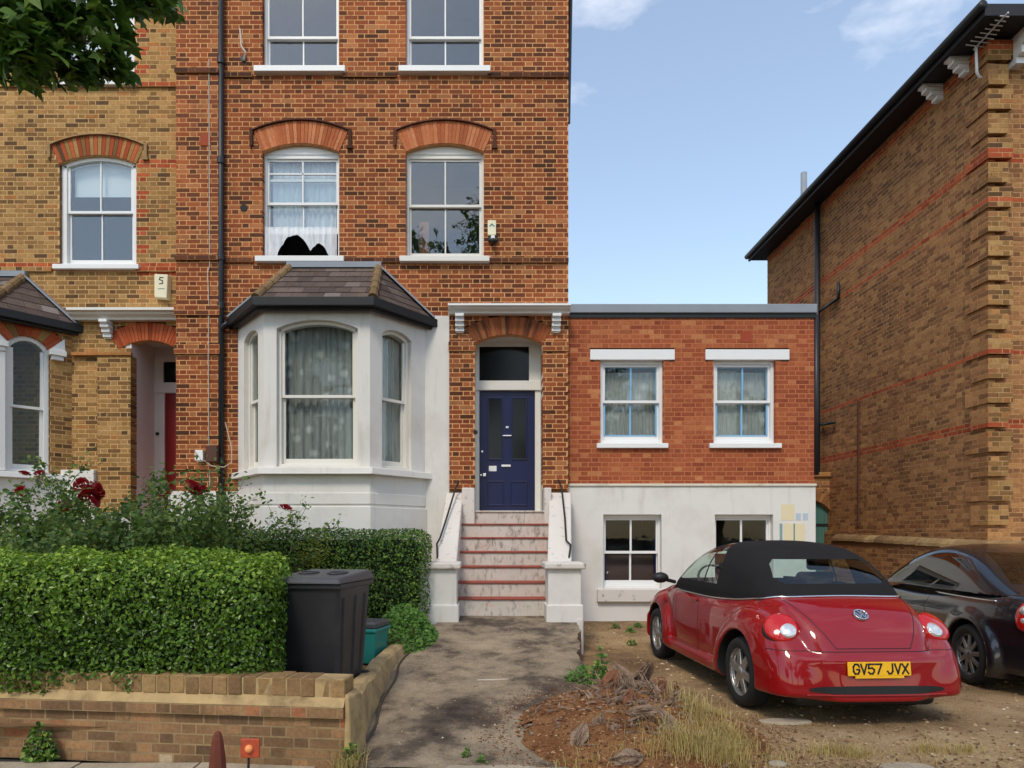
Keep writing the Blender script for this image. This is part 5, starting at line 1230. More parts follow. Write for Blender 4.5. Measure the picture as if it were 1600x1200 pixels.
# ------------------------------------------------------------------ soil heap, rotten stump
MX, MY = 1.22, 5.35
def mound_h(x, y):
    dx, dy = (x - MX) / .80, (y - MY) / .80; r2 = dx * dx + dy * dy
    a = .31 * np.exp(-r2 * 1.5) * (1 + .35 * fbm(x, y, 6, 4, 21)) + .05 * np.exp(-(((x - .5) / .35) ** 2 + ((y - 5.2) / .5) ** 2))
    return a + .03 * fbm(x, y, 14, 4, 22) * np.exp(-r2)
def mound_z(x, y):
    base = np.where(x < 1.0, np.maximum(path_z(x, y) , yard_z(x, y)), yard_z(x, y)); r2 = ((x - MX) / 1.02) ** 2 + ((y - MY) / .98) ** 2
    return base + mound_h(x, y) * sstep(0, .4, 1 - r2) + .035 * (1 - r2) - .012
def mound():
    n = 150; th = np.linspace(0, 2 * math.pi, n, endpoint=False); rs = np.linspace(0, 1, 60) ** .8; v = []; 
    for r_ in rs:
        wob = 1 + .10 * np.sin(th * 3 + 1) + .06 * np.sin(th * 7 + 2) + .03 * np.sin(th * 17) + .018 * np.sin(th * 41 + 2 * np.sin(th * 9)) + .012 * np.sin(th * 73)
        x = MX + 1.02 * r_ * wob * np.cos(th); y = MY + .98 * r_ * wob * np.sin(th); v.append(np.stack([x, y, mound_z(x, y)], 1))
    v = np.concatenate(v); i, j = np.meshgrid(np.arange(len(rs) - 1), np.arange(n), indexing='ij'); a = (i * n + j).ravel(); b = (i * n + (j + 1) % n).ravel()
    o = bpy.data.objects.new('soil_mound', mesh_np('soil_mound', v, np.stack([a, b, b + n, a + n], 1), mats=[M['earth']])); C.objects.link(o); return tag(o, kind='structure')
mound()
def chunk(nm, c, size, m, parent, seed, dirv=None):
    """splintered lump of rotten wood"""
    r = random.Random(seed); bm_ = bmesh.new(); bmesh.ops.create_icosphere(bm_, subdivisions=4, radius=1)
    d_ = Vector(dirv or (r.gauss(0, 1), r.gauss(0, 1), r.gauss(0, .6))).normalized(); qt = d_.to_track_quat('Z', 'X').to_matrix()
    ph = [r.uniform(0, 6) for _ in range(6)]
    for v in bm_.verts:
        p = v.co.copy(); a = math.atan2(p.y, p.x)
        g_ = 1 + .20 * math.sin(4 * a + ph[0] + p.z * 1.2) + .13 * math.sin(9 * a + ph[1] + p.z * .6) + .10 * math.sin(17 * a + ph[4]) + .08 * math.sin(29 * a + ph[5]) + .18 * math.sin(4 * p.z + ph[2] + 2 * a) + r.uniform(-.05, .05)
        q_ = Vector((p.x * size[0] * g_, p.y * size[1] * g_, p.z * size[2] * (1 + .28 * math.sin(3 * a + ph[3]) + .22 * math.sin(8 * a + ph[5]) + .12 * math.sin(15 * a + ph[1])))); v.co = qt @ q_ + Vector(c)
    me = bpy.data.meshes.new(nm); bm_.to_mesh(me); bm_.free(); me.materials.append(m); return inst(nm, me, parent)
STP = thing('tree_stump', (MX, MY, .1), 'rotten splintered tree stump in the red earth heap', 'stump')
def mp_(px, py, Yg):
    x = X(px, Yg); return (x, Yg, Z(py, Yg))
for i, (px_, py_, Yg, sz, m) in enumerate(((945, 1088, 5.5, (.10, .12, .20), 'wood_red'), (975, 1065, 5.65, (.08, .09, .17), 'wood_grey'), (1005, 1052, 5.8, (.06, .07, .15), 'wood_grey'), (1020, 1085, 5.6, (.10, .10, .16), 'wood_red'), (1035, 1105, 5.4, (.05, .05, .20), 'wood_grey'), (985, 1100, 5.35, (.13, .11, .12), 'wood_red'), (935, 1140, 5.0, (.07, .08, .12), 'wood_grey'), (955, 1150, 4.95, (.06, .07, .13), 'wood_grey'), (960, 1075, 5.7, (.05, .06, .14), 'wood_red'), (1060, 1090, 5.6, (.04, .04, .15), 'wood_red'))):
    chunk('splinter', mp_(px_, py_ + 2, Yg), tuple(v_ * .8 for v_ in sz), M[m], STP, 200 + i, (rnd.gauss(0, .4), rnd.gauss(-.2, .3), 1))
for i, (px_, py_, Yg, sz, m, dv, lb) in enumerate((
        (1007, 1110, 5.0, (.035, .03, .075), 'wood_grey', (1, -.2, .1), 'pale bleached lump of wood on the earth heap'), (1047, 1132, 4.95, (.035, .035, .10), 'wood_grey', (.4, -.5, -.6), 'grey split log end lying right of the stump'),
        (905, 1150, 4.85, (.04, .05, .08), 'wood_grey', (.3, .2, .6), 'dark root lump at the foot of the earth heap'), (980, 1185, 4.62, (.05, .05, .09), 'wood_grey', (1, 0, .1), 'grey weathered wood lump at the heap front'))):
    c = chunk('wood_lump', mp_(px_, py_, Yg), sz, M[m], None, 300 + i, dv); tag(c, lb, 'wood')
def shards(name, n, seed):
    g = np.random.default_rng(seed); b = MB()
    for i in range(n):
        a = g.random() * 6.28; r_ = abs(g.normal()) * .42; x, y = MX - .05 + r_ * math.cos(a), MY + .1 + r_ * math.sin(a); z = float(mound_z(np.array(x), np.array(y)))
        d_ = Vector((g.normal(), g.normal(), abs(g.normal()) * .8 * max(.15, 1 - r_ * 1.6))).normalized(); ln = g.uniform(.03, .13); w_ = g.uniform(.004, .018)
        b.tube([Vector((x, y, z)) - d_ * ln * .3, Vector((x, y, z + .01)) + d_ * ln * .35 + Vector((g.normal(), g.normal(), 0)) * .006, Vector((x, y, z + .015)) + d_ * ln], [w_, w_ * .8, w_ * .15], 4)
    o = b.build(name, M['wood_grey']); return tag(o, kind='stuff')
shards('wood_splinters', 420, 33)
def scatter(name, n, fn, size, m, seed, label=None):
    """small stones and chips strewn on the ground: one mass"""
    g = np.random.default_rng(seed); v = []; f = []; oc = np.array([(1, 0, 0), (-1, 0, 0), (0, 1, 0), (0, -1, 0), (0, 0, 1), (0, 0, -1)], float); T = [(0, 2, 4), (2, 1, 4), (1, 3, 4), (3, 0, 4), (2, 0, 5), (1, 2, 5), (3, 1, 5), (0, 3, 5)]
    for i in range(n):
        p = fn(g); s = size[0] + (size[1] - size[0]) * g.random() ** 2.5; k = len(v) * 0 + i * 6
        a = g.random() * 6.28; R_ = np.array([[math.cos(a), -math.sin(a), 0], [math.sin(a), math.cos(a), 0], [0, 0, 1]])
        v.append((oc * (1 + .5 * g.random((6, 1))) * s * np.array([1, .7, .5])) @ R_.T + p); f += [(k + x_, k + y_, k + z_) for x_, y_, z_ in T]
    me = mesh_np(name, np.concatenate(v), None, f, mats=[m], tone=np.repeat(g.random(n), 8)); o = bpy.data.objects.new(name, me); C.objects.link(o); return tag(o, label, None, None, 'stuff')
M['chips'] = brickmat('chips', [(0, q((104, 76, 52))), (.5, q((150, 118, 84))), (.85, q((190, 164, 128))), (1, q((214, 200, 176)))], sfac=.2)
M['bark_chips'] = brickmat('bark_chips', [(0, q((78, 50, 36))), (.5, q((120, 80, 54))), (.88, q((156, 114, 80))), (1, q((196, 164, 128)))], sfac=.2)
def f_yard(g):
    x, y = g.uniform(.9, 7), 4.6 + 5.8 * g.random() ** 1.6; return np.array([x, y, float(yard_z(np.array(x), np.array(y))) + .002])
scatter('gravel', 3800, f_yard, (.004, .022), M['chips'], 5)
def f_mound(g):
    a = g.random() * 6.28; r_ = math.sqrt(g.random()) * 1.0; x, y = MX + 1.08 * r_ * math.cos(a), MY + 1.02 * r_ * math.sin(a); return np.array([x, y, float(mound_z(np.array(x), np.array(y))) + .003])
scatter('bark_chips', 4200, f_mound, (.003, .018), M['bark_chips'], 6)
def f_edge(g):
    a = g.random() * 6.28; r_ = 1.0 + abs(g.normal()) * .16; x, y = MX + 1.02 * r_ * math.cos(a), MY + .98 * r_ * math.sin(a); return np.array([x, y, float(np.where(x < .93, np.maximum(path_z(np.array(x), np.array(y)), yard_z(np.array(x), np.array(y))), yard_z(np.array(x), np.array(y)))) + .002])
scatter('soil_crumbs', 4500, f_edge, (.002, .011), M['bark_chips'], 16)
# a pale twig on the path and a dark root along its edging
tag(MB().tube([(X(u_, 6.5), 6.55 + .02 * i_, float(path_z(np.array(X(u_, 6.5)), np.array(6.55))) + .008) for i_, u_ in enumerate((745, 758, 775, 795))], [.006, .008, .007, .003], 6).build('twig', M['cable']), 'pale curved twig lying on the concrete path', 'twig')
tag(MB().tube([(float(np.interp(y_, [4.9, 7, 7.9], [-.88, -.87, -.76])) + .02 * math.sin(y_ * 5), y_, float(path_z(np.array(-.8), np.array(y_))) + .012) for y_ in np.linspace(5.0, 7.6, 26)], .011, 6).build('root', M['bark']), 'dark root running along the foot of the path edging', 'root')
def f_path(g):
    y = g.uniform(4.7, 8.8); x = -.9 + 1.9 * g.random(); return np.array([x, y, float(path_z(np.array(x), np.array(y))) + .001])
scatter('grit', 500, f_path, (.003, .012), M['chips'], 8)
bl = []
g_ = np.random.default_rng(4)
for (cx, cy, sx, sy, n, h) in ((1.62, 5.15, .10, .16, 300, .17), (1.80, 5.0, .08, .06, 170, .16), (1.45, 4.74, .16, .07, 420, .20), (1.70, 4.76, .10, .06, 240, .18), (1.95, 4.95, .16, .08, 160, .11), (2.55, 5.02, .10, .03, 150, .12), (2.72, 4.98, .06, .03, 80, .12), (3.25, 5.05, .06, .03, 90, .10), (3.5, 5.03, .10, .03, 110, .09), (2.0, 5.8, .10, .07, 130, .10), (2.2, 4.7, .4, .07, 120, .06), (4.3, 5.0, .5, .12, 160, .05), (3.0, 5.0, .5, .08, 120, .05), (.7, 4.66, .3, .05, 160, .10), (-.93, 4.72, .05, .05, 150, .2)):
    for _ in range(int(n * 1.5)): bl.append((cx + g_.normal() * sx, cy + g_.normal() * sy, h * g_.uniform(.4, 1.15)))
bl = [b for b in bl if b[1] > 4.3]
grass('dry_grass', bl, M['grass_dry'], 3, zf=lambda x, y: np.where(((x - MX) / 1.02) ** 2 + ((y - MY) / .98) ** 2 < 1, mound_z(x, y), yard_z(x, y)) - .01)
lp = []
for _ in range(1500):
    x_, y_ = nr.uniform(1.2, 6.5), 4.62 + abs(nr.normal()) * .45; lp.append((x_, y_, float(yard_z(np.array(x_), np.array(y_))) + .008))
lo_ = leaves('leaf_litter', np.array(lp), np.tile([0, 0, 1.], (len(lp), 1)), (.012, .04), leafmat('litter', (.10, .055, .03), (.24, .14, .07), (.46, .34, .18), .1, .8), None, .35, seed=44)
# flat stones by the kerb
for i, (px_, py_, sx, sy, lb) in enumerate(((1420, 1190, .20, .10, 'flat pale stone slab half buried behind the dry grass'), (1230, 1135, .24, .08, 'flat brown stone slab behind the red car'), (1215, 1185, .07, .05, 'small pale stone among the dry grass'))):
    Y_ = (EYE + .03) * FPX / (py_ - VY); x_ = X(px_, Y_); n = 9; r = random.Random(i + 90)
    pl_ = [(x_ + sx * math.cos(2 * math.pi * k / n) * r.uniform(.8, 1.1), Y_ + sy * math.sin(2 * math.pi * k / n) * r.uniform(.8, 1.1)) for k in range(n)]
    zz = float(yard_z(np.array(x_), np.array(Y_))); o = MB().slab(pl_, zz - .05, zz + .02).build('flat_stone', M['pave'], bevel=.012); tag(o, lb, 'stone')
# ------------------------------------------------------------------ wheelie bin and recycling box
BN = thing('wheelie_bin', (-1.36, 5.82, .17), 'tall black wheelie bin with grey lid beside the clipped hedge', 'bin', rotz=R(-11))
def taper(z, bx=.235, by=.27, tx=.285, ty=.36, h=.98): f = z / h; return bx + (tx - bx) * f, by + (ty - by) * f
b = MB(); segs = 14
prof_ = lambda a, bb: [(-a + .03, -bb), (a - .03, -bb), (a, -bb + .03), (a, bb - .03), (a - .03, bb), (-a + .03, bb), (-a, bb - .03), (-a, -bb + .03)]
lv = [0, .04, .35, .7, .93, .98]; vv = []
for z in lv:
    a, bb = taper(z); vv += [(x, y, z + .02) for x, y in prof_(a, bb)]
b.add(vv, [(i * 8 + j, i * 8 + (j + 1) % 8, (i + 1) * 8 + (j + 1) % 8, (i + 1) * 8 + j) for i in range(5) for j in range(8)] + [tuple(range(7, -1, -1))])
b.build('body', M['plastic_grey'], BN, local=True)
for sx in (-1, 1):
    for yy in (-.20, .02, .2):
        a0, b0 = taper(.12); a1, b1 = taper(.86)
        MB().hexa([(sx * (a0 - .005), yy - .03, .14), (sx * (a0 + .012), yy - .015, .14), (sx * (a0 + .012), yy + .015, .14), (sx * (a0 - .005), yy + .03, .14), (sx * (a1 - .005), yy * 1.2 - .03, .88), (sx * (a1 + .012), yy * 1.2 - .015, .88), (sx * (a1 + .012), yy * 1.2 + .015, .88), (sx * (a1 - .005), yy * 1.2 + .03, .88)]).build('rib', M['plastic_grey'], BN, local=True)
a, bb = taper(.98)
MB().box(-a - .02, a + .02, -bb - .02, bb + .02, .955, 1.0).build('rim', M['plastic_grey'], BN, local=True, bevel=.012)
ld = MB(); ld.hexa([(-a - .03, -bb - .05, 1.0), (a + .03, -bb - .05, 1.0), (a + .03, bb + .04, 1.0), (-a - .03, bb + .04, 1.0), (-a, -bb - .01, 1.05), (a, -bb - .01, 1.05), (a, bb, 1.085), (-a, bb, 1.085)])
LD = ld.build('lid', M['lid_grey'], BN, local=True, bevel=.02)
for sx in (-.13, .13):
    MB().tube([(sx + .075 * math.cos(t), -.02 + .11 * math.sin(t), 1.074 + .004 * math.sin(t)) for t in np.linspace(0, 6.283, 20)], .009, 6, cap=False).build('lid_moulding', M['lid_grey'], LD, local=True, smooth=True)
MB().tube([(-.22, bb + .07, .97), (.22, bb + .07, .97)], .016, 8).build('handle', M['plastic_grey'], BN, local=True)
for sx in (-1, 1): MB().lathe([(0, -.03), (.09, -.03), (.10, -.015), (.10, .015), (.09, .03), (0, .03)], (sx * .26, .27, .10), 'x', 18).build('wheel', M['black'], BN, local=True)
Yx = 7.25
RX = thing('recycling_box', (X(577, Yx), Yx, .22), 'small teal recycling box with grey lid behind the wheelie bin', 'box', rotz=R(-14))
MB().hexa([(-.22, -.15, 0), (.12, -.15, 0), (.12, .15, 0), (-.22, .15, 0), (-.26, -.19, .34), (.15, -.19, .34), (.15, .19, .34), (-.26, .19, .34)]).build('tub', M['teal'], RX, local=True, bevel=.015)
MB().box(-.275, .165, -.205, .205, .335, .37).build('rim', M['teal'], RX, local=True, bevel=.008)
MB().box(-.265, .155, -.195, .195, .37, .44).build('lid', M['lid_grey'], RX, local=True, bevel=.02)
# ------------------------------------------------------------------ street tree on the left, trees across the road
ST2 = thing('street_tree', (-5.2, 3.6, -.09), 'leafy street tree overhanging the yellow brick house, lobed leaves', 'tree')
b = MB(); b.tube([(-5.2, 3.6, -.12), (-5.15, 3.62, 2.5), (-5.05, 3.65, 4.6), (-5.0, 3.7, 6.8)], [.24, .19, .16, .08], 10); tr_ = b
limbs = [[(-5.08, 3.65, 4.0), (-4.2, 4.0, 5.0), (-3.3, 4.3, 5.15), (-2.5, 4.5, 4.95)], [(-5.05, 3.65, 4.4), (-4.4, 4.1, 5.8), (-3.4, 4.5, 6.3)], [(-5.0, 3.7, 5.0), (-5.8, 3.4, 6.2), (-6.6, 3.2, 6.9)], [(-5.0, 3.7, 5.2), (-4.6, 2.9, 6.6), (-4.3, 2.4, 7.2)]]
for l in limbs: b.tube(l, [.09 - .02 * i for i in range(len(l))], 7)
b.build('trunk', M['bark'], ST2, smooth=True)
g = np.random.default_rng(9); pts = []
for (px_, py_, rp, Y_, n) in ((10, 20, 62, 4.2, 120), (60, 40, 55, 4.3, 100), (100, 20, 42, 4.4, 50), (160, 10, 40, 4.4, 40), (150, 75, 34, 4.4, 36), (178, 102, 28, 4.5, 34), (130, 112, 24, 4.4, 34), (60, 85, 45, 4.2, 84), (5, 80, 50, 4.1, 100), (205, 6, 24, 4.5, 26), (245, 2, 24, 4.6, 34), (192, 60, 20, 4.5, 12), (60, -50, 90, 4.3, 140), (200, -60, 80, 4.5, 90)):
    c = P(px_, py_, Y_); rr = rp * Y_ / FPX
    for _ in range(n):
        v = g.normal(0, 1, 3); v /= np.linalg.norm(v); pts.append(np.array(c) + v * rr * g.random() ** .45 * np.array([1, 1.6, .9]))
for (c, rr, n) in (((-3.6, 4.3, 6.6), 1.0, 500), ((-5.0, 3.6, 7.2), 1.6, 900), ((-6.4, 3.2, 7.0), 1.3, 600), ((-4.4, 2.5, 7.2), 1.2, 500), ((-5.2, 3.9, 5.6), .9, 260)):
    for _ in range(n):
        v = g.normal(0, 1, 3); v /= np.linalg.norm(v); pts.append(np.array(c) + v * rr * g.random() ** .4)
pts = np.array(pts); nn = g.normal(0, .4, (len(pts), 3)); nn[:, 2] += .8; nn[:, 1] -= .35
leaves('crown', pts, nn, (.10, .19), M['leaf_tree'], ST2, .35, shape=1, droop=1.0, seed=9)
def far_tree(x, y, h, rr, seed, label):
    o = thing('broadleaf_tree', (x, y, -.12), label, 'tree', 'trees across the road'); r = random.Random(seed); b = MB()
    b.tube([(x, y, -.15), (x + .1, y, h * .3), (x, y + .2, h * .6), (x + .2, y, h * .85)], [.34, .28, .18, .06], 9); g = np.random.default_rng(seed); P2 = []; 
    for i in range(16):
        a = r.uniform(0, 6.28); rad = r.uniform(.25, .75) * rr; c = Vector((x + rad * math.cos(a), y + rad * math.sin(a), h * r.uniform(.42, .9)))
        b.tube([(x, y, h * .4), ((x + c.x) / 2, (y + c.y) / 2, (h * .4 + c.z) / 2 + .2), c], [.11, .07, .02], 6)
        nk = 420; v = g.normal(0, 1, (nk, 3)); v /= np.linalg.norm(v, axis=1, keepdims=True); P2.append(np.array(c) + v * (rr * r.uniform(.3, .5)) * g.random((nk, 1)) ** .4)
    b.build('trunk', M['bark'], o, smooth=True); p = np.concatenate(P2); nn = g.normal(0, .5, (len(p), 3)); nn[:, 2] += .7
    leaves('crown', p, nn, (.18, .42), M['leaf_tree'], o, .4, shape=0, seed=seed)
for i, (x, h, rr, lb) in enumerate(((-9.0, 9.0, 3.0, 'tall'), (-1.9, 17.5, 3.8, 'tallest'), (4.4, 9.5, 3.0, 'wide'), (10.5, 9.0, 3.2, 'far'))):
    far_tree(x, -8.6, h, rr, 500 + i, {'tall': 'tall leafy tree across the road reflected beside the bay', 'tallest': 'tallest tree across the road mirrored in the upper sash window', 'wide': 'wide crowned tree across the road behind the parked cars', 'far': 'leafy tree across the road facing the brown brick house'}[lb])
# ------------------------------------------------------------------ cars: bodies from signed distance fields
def spline(xs, ys):
    """smooth (pchip-like) curve sampled densely"""
    xs, ys = np.array(xs, float), np.array(ys, float); h = np.diff(xs); dl = np.diff(ys) / h; m = np.zeros(len(xs)); m[0], m[-1] = dl[0], dl[-1]
    for i in range(1, len(xs) - 1): m[i] = (dl[i - 1] * h[i] + dl[i] * h[i - 1]) / (h[i] + h[i - 1])
    X_ = np.linspace(xs[0], xs[-1], 1500); k = np.clip(np.searchsorted(xs, X_) - 1, 0, len(h) - 1); t = (X_ - xs[k]) / h[k]
    Y_ = (2 * t ** 3 - 3 * t ** 2 + 1) * ys[k] + (t ** 3 - 2 * t ** 2 + t) * h[k] * m[k] + (-2 * t ** 3 + 3 * t ** 2) * ys[k + 1] + (t ** 3 - t ** 2) * h[k] * m[k + 1]
    return lambda x: np.interp(x, X_, Y_)
def smax(a, b, k): h = np.clip(.5 - .5 * (b - a) / k, 0, 1); return b + (a - b) * h + k * h * (1 - h)
def smin(a, b, k): return -smax(-a, -b, k)
def surface_nets(f, lo, hi, h):
    ax = [np.arange(lo[i], hi[i] + h, h) for i in range(3)]; G = np.meshgrid(*ax, indexing='ij'); F = f(*G).astype(np.float32); ins = F < 0
    n = F.shape; cs = tuple(k - 1 for k in n); acc = np.zeros(cs + (3,), np.float32); cnt = np.zeros(cs, np.float32)
    cor = [(i, j, k) for i in (0, 1) for j in (0, 1) for k in (0, 1)]
    sl = lambda A, c: A[c[0]:c[0] + cs[0], c[1]:c[1] + cs[1], c[2]:c[2] + cs[2]]
    for a in cor:
        for d_ in range(3):
            if a[d_]: continue
            b = tuple(a[i] + (i == d_) for i in range(3)); fa, fb = sl(F, a), sl(F, b); x = (fa < 0) != (fb < 0)
            t = np.where(x, fa / (fa - fb + 1e-12), 0); cnt += x
            for i in range(3): acc[..., i] += np.where(x, a[i] + (t if i == d_ else 0), 0)
    act = cnt > 0; idx = -np.ones(cs, np.int64); idx[act] = np.arange(act.sum()); base = np.stack(np.nonzero(act), 1)
    v = np.array(lo) + h * (base + acc[act] / cnt[act][:, None]); quads = []
    for d_ in range(3):
        u, w_ = (d_ + 1) % 3, (d_ + 2) % 3; s0 = [slice(None)] * 3; s1 = [slice(None)] * 3; s0[d_] = slice(0, -1); s1[d_] = slice(1, None)
        ch = ins[tuple(s0)] != ins[tuple(s1)]; e = np.stack(np.nonzero(ch), 1); e = e[(e[:, u] > 0) & (e[:, w_] > 0) & (e[:, u] < n[u] - 1) & (e[:, w_] < n[w_] - 1)]
        sg = ins[tuple(e.T)]
        def cell(du, dw): c = e.copy(); c[:, u] -= du; c[:, w_] -= dw; return idx[tuple(c.T)]
        qd = np.stack([cell(1, 1), cell(0, 1), cell(0, 0), cell(1, 0)], 1); qd[~sg] = qd[~sg][:, ::-1]; quads.append(qd)
    qd = np.concatenate(quads)
    for _ in range(4):
        g = grad(f, v); fv = f(*v.T); v = v - (np.clip(fv, -h, h) / np.maximum((g ** 2).sum(1), .2))[:, None] * g
    return v, qd
def grad(f, v, e=.002):
    return np.stack([(f(v[:, 0] + e * (i == 0), v[:, 1] + e * (i == 1), v[:, 2] + e * (i == 2)) - f(v[:, 0] - e * (i == 0), v[:, 1] - e * (i == 1), v[:, 2] - e * (i == 2))) / (2 * e) for i in range(3)], 1)
class Shell:
    """an SDF skin whose faces can be cut into panels along planes"""
    def __init__(s, f, lo, hi, h):
        s.f = f; v, qd = surface_nets(f, lo, hi, h); s.bm = bmesh.new(); vs = [s.bm.verts.new(p) for p in v]
        for a in qd:
            try: s.bm.faces.new([vs[i] for i in a])
            except ValueError: pass
        s.lay = s.bm.faces.layers.int.new('panel'); s.names = ['rest']
    def cut(s, name, pre, planes):
        """faces with pre(centre, normal) are trimmed by planes (point, outward normal); what is inside becomes panel `name`"""
        s.bm.normal_update(); fs = [f for f in s.bm.faces if f[s.lay] == 0 and pre(f.calc_center_median(), f.normal)]
        for co, no in planes:
            no = Vector(no).normalized(); co = Vector(co)
            vs = {v for f in fs for v in f.verts}; es = {e for f in fs for e in f.edges}
            r = bmesh.ops.bisect_plane(s.bm, geom=list(fs) + list(es) + list(vs), plane_co=co, plane_no=no, dist=1e-5)
            fs = [f for f in r['geom'] if isinstance(f, bmesh.types.BMFace) and f.is_valid and (f.calc_center_median() - co).dot(no) < 0]
        if name not in s.names: s.names.append(name)
        k = s.names.index(name)
        for f in fs: f[s.lay] = k
        return k
    def build(s, mats, parent, split=None, normals=True):
        out = {}
        for k, nm in enumerate(s.names):
            fs = [f for f in s.bm.faces if f[s.lay] == k]
            if not fs or nm not in mats: continue
            groups = [fs]
            if split and nm in split: groups = [[f for f in fs if f.calc_center_median().y > 0], [f for f in fs if f.calc_center_median().y <= 0]]
            if nm == 'wheel_well': groups = [[f for f in g_ if (f.calc_center_median().x > 1.2) == k_] for g_ in groups for k_ in (True, False)]
            for gi, gf in enumerate(groups):
                if not gf: continue
                ids = {}; co = []; faces = []
                for f in gf:
                    t = []
                    for v in f.verts:
                        if v.index == -1 or v not in ids: ids[v] = len(co); co.append(tuple(v.co))
                        t.append(ids[v])
                    faces.append(t)
                me = bpy.data.meshes.new(nm); me.from_pydata(co, [], faces); me.materials.append(mats[nm]); me.polygons.foreach_set('use_smooth', [True] * len(faces)); me.update()
                g = grad(s.f, np.array(co)); g /= np.linalg.norm(g, axis=1, keepdims=True) + 1e-9
                if normals: me.normals_split_custom_set_from_vertices([tuple(n) for n in g])
                out.setdefault(nm, []).append(inst(nm, me, parent, local=True))
        s.bm.free(); return out
def hit(f, o, d_, tmax=3.0, n=500):
    """first surface point along o + t d (vector march)"""
    t = np.linspace(0, tmax, n); o, d_ = np.array(o, float), np.array(d_, float); p = o + t[:, None] * d_; v = f(*p.T); k = np.nonzero(v < 0)[0]
    if not len(k): return None
    a, b = t[max(k[0] - 1, 0)], t[k[0]]
    for _ in range(20):
        m = (a + b) / 2
        if f(*(o + m * d_)[:, None])[0] < 0: b = m
        else: a = m
    return o + a * d_
def npt(f, p): g = grad(f, np.array([p]))[0]; return Vector(g).normalized()
def conform(f, pts, dirv, lift, w2, name, m, parent, flat=True, r=.004):
    ps = []
    for p in pts:
        hp = hit(f, p, dirv)
        if hp is not None: ps.append(Vector(hp) + npt(f, hp) * lift)
    return MB().tube(ps, r, 6).build(name, m, parent, local=True, smooth=True) if len(ps) > 1 else None
M['car_red'] = mat('car_red', (.26, .001, .003), .45, var=.04, vs=1, bst=0, spec=.15, coat=1.0, obj=True)
M['car_black'] = mat('car_black', (.006, .006, .009), .3, var=.04, vs=1, bst=0, spec=.5, coat=1.0, obj=True)
M['softtop'] = mat('softtop', (.016, .015, .016), .92, var=.25, vs=5, bs=220, bst=.5, spec=.15, obj=True)
M['tyre'] = mat('tyre', (.014, .014, .014), .8, var=.2, bst=.2)
M['alloy'] = mat('alloy', (.46, .45, .43), .38, metal=.85, var=.15, vs=7, bst=.05, dirt=(.12, .10, .08), ds=9, dr=(.5, .8))
M['alloy_dark'] = mat('alloy_dark', (.20, .20, .21), .35, metal=.85, var=.15, vs=7, bst=.05)
M['lamp_red'] = mat('lamp_red', (.50, .008, .008), .12, var=.05, bst=0, spec=.3, coat=.6)
M['lamp_clear'] = mat('lamp_clear', (.75, .74, .72), .12, metal=.6, var=.15, vs=40, bst=0)
M['trim'] = mat('trim', (.01, .01, .011), .5, bst=0)
M['seat'] = mat('seat', (.03, .03, .032), .8)
M['yellow'] = mat('yellow', q((236, 178, 22)), .35, var=.03, bst=0)
def wheel(parent, x, y, rad, wid, m, spokes, tw=.0, rr=.62):
    sg = 1 if y > 0 else -1; t = MB(); hw = wid / 2
    t.lathe([(rad * .68, -hw * .85), (rad * .80, -hw), (rad * .94, -hw * .95), (rad, -hw * .6), (rad, hw * .6), (rad * .94, hw * .95), (rad * .80, hw), (rad * .68, hw * .85)], (0, 0, 0), 'y', 40)
    o = t.build('wheel', M['tyre'], parent, smooth=True, local=True, loc=(x, y, rad)); R_ = rad * .70; yo = sg * hw * .80
    b = MB(); b.lathe([(R_ * 1.0, yo + sg * .006), (R_ * 1.0, yo - sg * .02), (R_ * .90, yo - sg * .025), (R_ * .86, yo - sg * .12)], (0, 0, 0), 'y', 40)
    for i in range(spokes):
        a = 2 * math.pi * i / spokes + .2; w0, w1 = R_ * .17 * 6 / spokes, R_ * .16 * 6 / spokes
        for (s0, s1) in ([(-1, 1)] if spokes < 9 else [(-1, 1)]):
            pt = lambda rr_, off, dy: (math.cos(a) * rr_ - math.sin(a) * off, yo + sg * dy, math.sin(a) * rr_ + math.cos(a) * off)
            b.hexa([pt(R_ * .16, -w0, .0), pt(R_ * .93, -w1, -.012), pt(R_ * .93, w1, -.012), pt(R_ * .16, w0, .0), pt(R_ * .16, -w0, -.03), pt(R_ * .93, -w1, -.045), pt(R_ * .93, w1, -.045), pt(R_ * .16, w0, -.03)])
    b.build('rim', m, o, local=True, bevel=.006)
    MB().lathe([(0, yo + sg * .008), (R_ * .2, yo + sg * .008), (R_ * .26, yo - sg * .004), (R_ * .26, yo - sg * .04)], (0, 0, 0), 'y', 20).build('hub_cap', m, o, local=True, smooth=True)
    MB().lathe([(0, yo - sg * .10), (R_ * .88, yo - sg * .10)], (0, 0, 0), 'y', 28).build('brake_disc', M['trim'], o, local=True)
    return o
# ---- red convertible
CAR = thing('red_convertible', (3.14, 6.27, 0), 'shiny red rounded convertible with black fabric roof and yellow plate', 'car', rotz=R(90 + 2.6))
topR = spline([-1.05, -.82, -.75, -.69, -.58, -.42, -.25, -.08, .2, .8, 1.6, 2.2, 2.55, 2.95, 3.2, 3.5], [-.9, .10, .54, .69, .84, .955, 1.02, 1.045, 1.035, 1.005, 1.0, 1.0, .95, .80, .60, .2])
def wR(x): return .80 * np.clip(1 - np.abs((x - 1.25) / 2.16) ** 2.7, .0, 1) ** (1 / 2.7)
def red_hull(x, y, z):
    ay = np.abs(y); wz_ = wR(x) - .13 * np.clip(z - .62, 0, 1) ** 1.4 - .05 * np.clip(.45 - z, 0, 1)
    a = smax(ay - wz_, (z - topR(x) + .05 * (ay / .8) ** 2) * .78, .13); return smax(a, .22 - z, .06)
